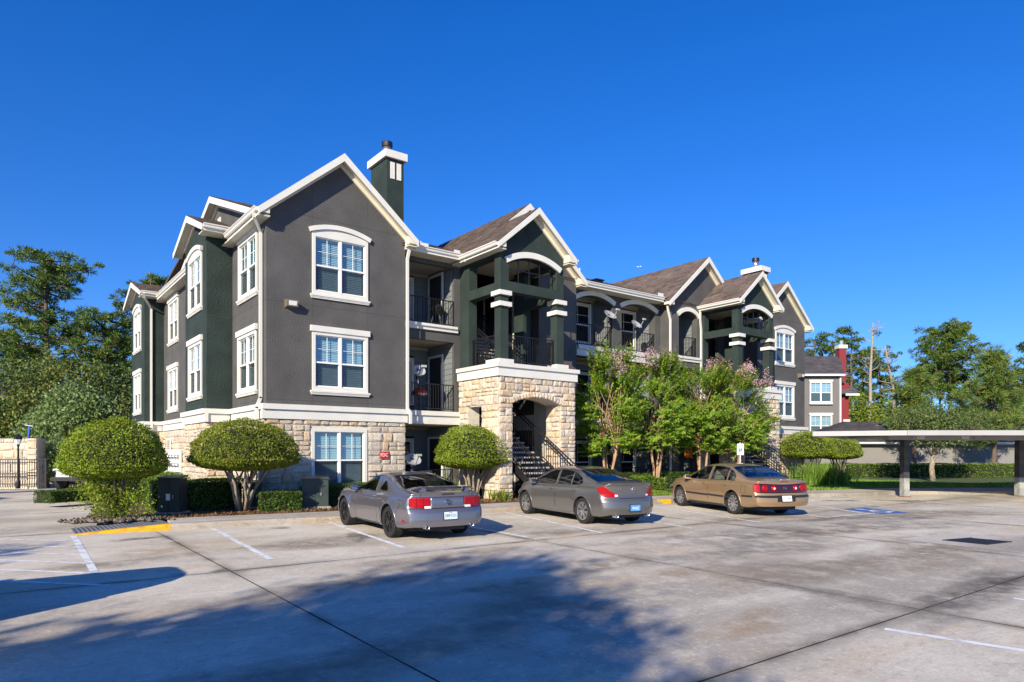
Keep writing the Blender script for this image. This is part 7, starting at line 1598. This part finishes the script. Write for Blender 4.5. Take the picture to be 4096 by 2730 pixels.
# gate wall, fence, lamp and pole on the far left
lim = thing('gate_wall', 'rough limestone wall with a corner pillar at the far left', 'stone wall', (0, 0, 0)); Fw = camframe(-30, 33, 0); uu = lambda px, D: (px-2048)/2728*D
cfbox('mortar_core', Fw, 0, uu(155, 33)+30, -.2, 2.3, -.5, 0, M_['mortar'], lim); u1 = uu(155, 33)+30; u0 = uu(118, 33)+30
stq = random.Random(77)
def lay(F, a, b, z0, z1, hm, wm_, d):
    v = z0
    while v < z1-.05:
        h = min(stq.uniform(*hm), z1-v); h = z1-v if z1-v-h < .12 else h; u = a
        while u < b-.02:
            w_ = min(stq.uniform(*wm_), b-u); w_ = b-u if b-u-w_ < .15 else w_
            T = F @ Matrix.Translation((u+w_/2, v+h/2, 0)) @ Matrix.Diagonal((w_-.02, h-.02, d, 1)); link('stone', stq.choice(SV), lim, M=T); u += w_
        v += h
lay(Fw, u0-7.5, u0, 0, 2.3, (.25, .42), (.4, .95), .08); lay(Fw @ Matrix.Translation((0, 0, .12)), u0, u1, 0, 2.32, (.3, .45), (.24, .46), .08); cfbox('pillar_core', Fw, u0, u1, -.2, 2.31, -.5, .12, M_['mortar'], lim)
fn = thing('iron_fence', 'black iron picket fence in front of the limestone gate wall', 'fence', (0, 0, 0)); Ff = camframe(-30, 31.5, 0); a, b = uu(-260, 31.5)+30, uu(184, 31.5)+30
for v in (1.28, 1.14, .15): link('rail', MB().box(a, b, v, v+.04, -.02, .02).mesh('rail', M_['black']), fn, M=Ff)
pk = MB().box(-.01, .01, 0, 1.3, -.01, .01).mesh('picket', M_['black']); n = int((b-a)/.112)
for k in range(n): link('picket', pk, fn, M=Ff @ Matrix.Translation((a+.112*k, 0, 0)))
for u in (b, b-2.4): link('fence_post', MB().box(u-.04, u+.04, 0, 1.36, -.04, .04).mesh('fence_post', M_['black']), fn, M=Ff)
x, y = at(uu(73, 30.8), 30.8); lp_ = thing('lamp_post', 'black lantern post in front of the limestone gate wall', 'lamp post', (x, y, 0)); MB().lathe([(.09, 0), (.09, .3), (.05, .4), (.04, 1.9), (.06, 1.95)], 10).build('post', M_['black'], lp_); MB().lathe([(.06, 1.95), (.17, 2.3), (.14, 2.36), (.02, 2.46), (0, 2.48)], 6).build('lantern', M_['black'], lp_); MB().lathe([(.075, 1.99), (.16, 2.27)], 6).build('lantern_glass', M_['blind'], lp_)
x, y = at(uu(106, 34.5), 34.5); bp_ = thing('blue_pole', 'leaning bright blue pole with a small crossbar behind the gate wall', 'pole', (x, y, 0)); M_['bluepole'] = mat('blue_metal', (.05, .14, .6), .35); e = Vector((RX, RY, 0)); MB().tube([(0, 0, 1.5), tuple(e*.16+Vector((0, 0, 2.98)))], .045, 8).build('pole', M_['bluepole'], bp_); MB().bar(e*-.08+Vector((0, 0, 3.03)), e*.34+Vector((0, 0, 2.96)), .05, .04).build('crossbar', M_['steel'], bp_)
# off-road vehicle behind the left shrub
x, y = at(uu(292, 30.5), 30.5); jv = thing('parked_vehicle', 'pale boxy off-road vehicle half hidden behind the big left shrub', 'vehicle', (x, y, -.09), 0); jv.rotation_euler = (0, 0, -rad(37.5))
M_['p_white'] = paint('pale_silver_paint', (.55, .56, .58), .2, .35); jb = MB(); hood = [(-.78, 0, .62), (.78, 0, .62), (.72, 0, 1.0), (-.72, 0, 1.0)]
jb.prism(hood, (0, 1.35, .06)); jb.box(-.8, .8, 1.35, 3.6, .55, 1.12); jb.build('body', M_['p_white'], jv)
MB().prism([(-.72, 1.4, 1.12), (.72, 1.4, 1.12), (.68, 1.62, 1.7), (-.68, 1.62, 1.7)], (0, .04, 0)).build('windscreen', M_['cardarkglass'], jv); MB().prism([(a, 1.64, b) for a, b in [(-.74, 1.12), (.74, 1.12), (.73, 1.4), (.66, 1.58), (.5, 1.7), (.3, 1.75), (-.3, 1.75), (-.5, 1.7), (-.66, 1.58), (-.73, 1.4)]], (0, 1.96, 0)).build('soft_top', M_['blacktrim'], jv); MB().box(-.82, .82, -.28, -.06, .45, .62).build('bumper', M_['blacktrim'], jv)
for s_ in (-1, 1):
    MB().prism([(s_*.6, .02, 1.02), (s_*.92, .02, .98), (s_*.92, .02, .9), (s_*.6, .02, .94)], (0, .8, 0)).build('fender', M_['p_white'], jv); MB().lathe([(.11, -.03), (.09, -.05), (0, -.05)][::-1], 14, 'y', c=(s_*.52, 0, .84)).build('headlight', M_['lamp_clear'], jv); MB().box(s_*.86, s_*1.02, 1.3, 1.4, 1.15, 1.3).build('door_mirror', M_['blacktrim'], jv)
    for yy in (.4, 2.9): wheel(jv, s_*.76, yy, .37, .24, 'ten', 'alloy', s_)
for k in range(7): MB().box(-.3+k*.09, -.26+k*.09, -.012, 0, .7, .95).build('grille_slot', M_['black'], jv)
dup(jv, (-11.05, -11.1, lot(-11, -11.1)), -rad(90), 'unseen boxy vehicle added left of the view to cast a smooth shadow')  # copy added out of view to throw the rounded shadow
# aircraft far off
x, y = at((2556-2048)/2728*1700, 1700); av = thing('aeroplane', 'tiny white aeroplane high in the blue sky above the roofs', 'aeroplane', (x, y, 1.58+747/2728*1700), -rad(37.5)); MB().tube([(-6, 0, -.6), (-4, 0, -.3), (4.5, 0, .5), (5.5, 0, .7)], [.3, .8, .8, .2], 8).build('fuselage', M_['white'], av, smooth=True); MB().prism([(-.8, -8, .2), (.8, -8, .2), (1.2, 8, .2), (-.8, 8, .2)], (0, 0, .15)).build('wing', M_['white'], av); MB().prism([(3.6, 0, .8), (5.2, 0, .9), (5.4, 0, 2.6), (4.8, 0, 2.6)], (0, .15, 0)).build('tail_fin', M_['white'], av)
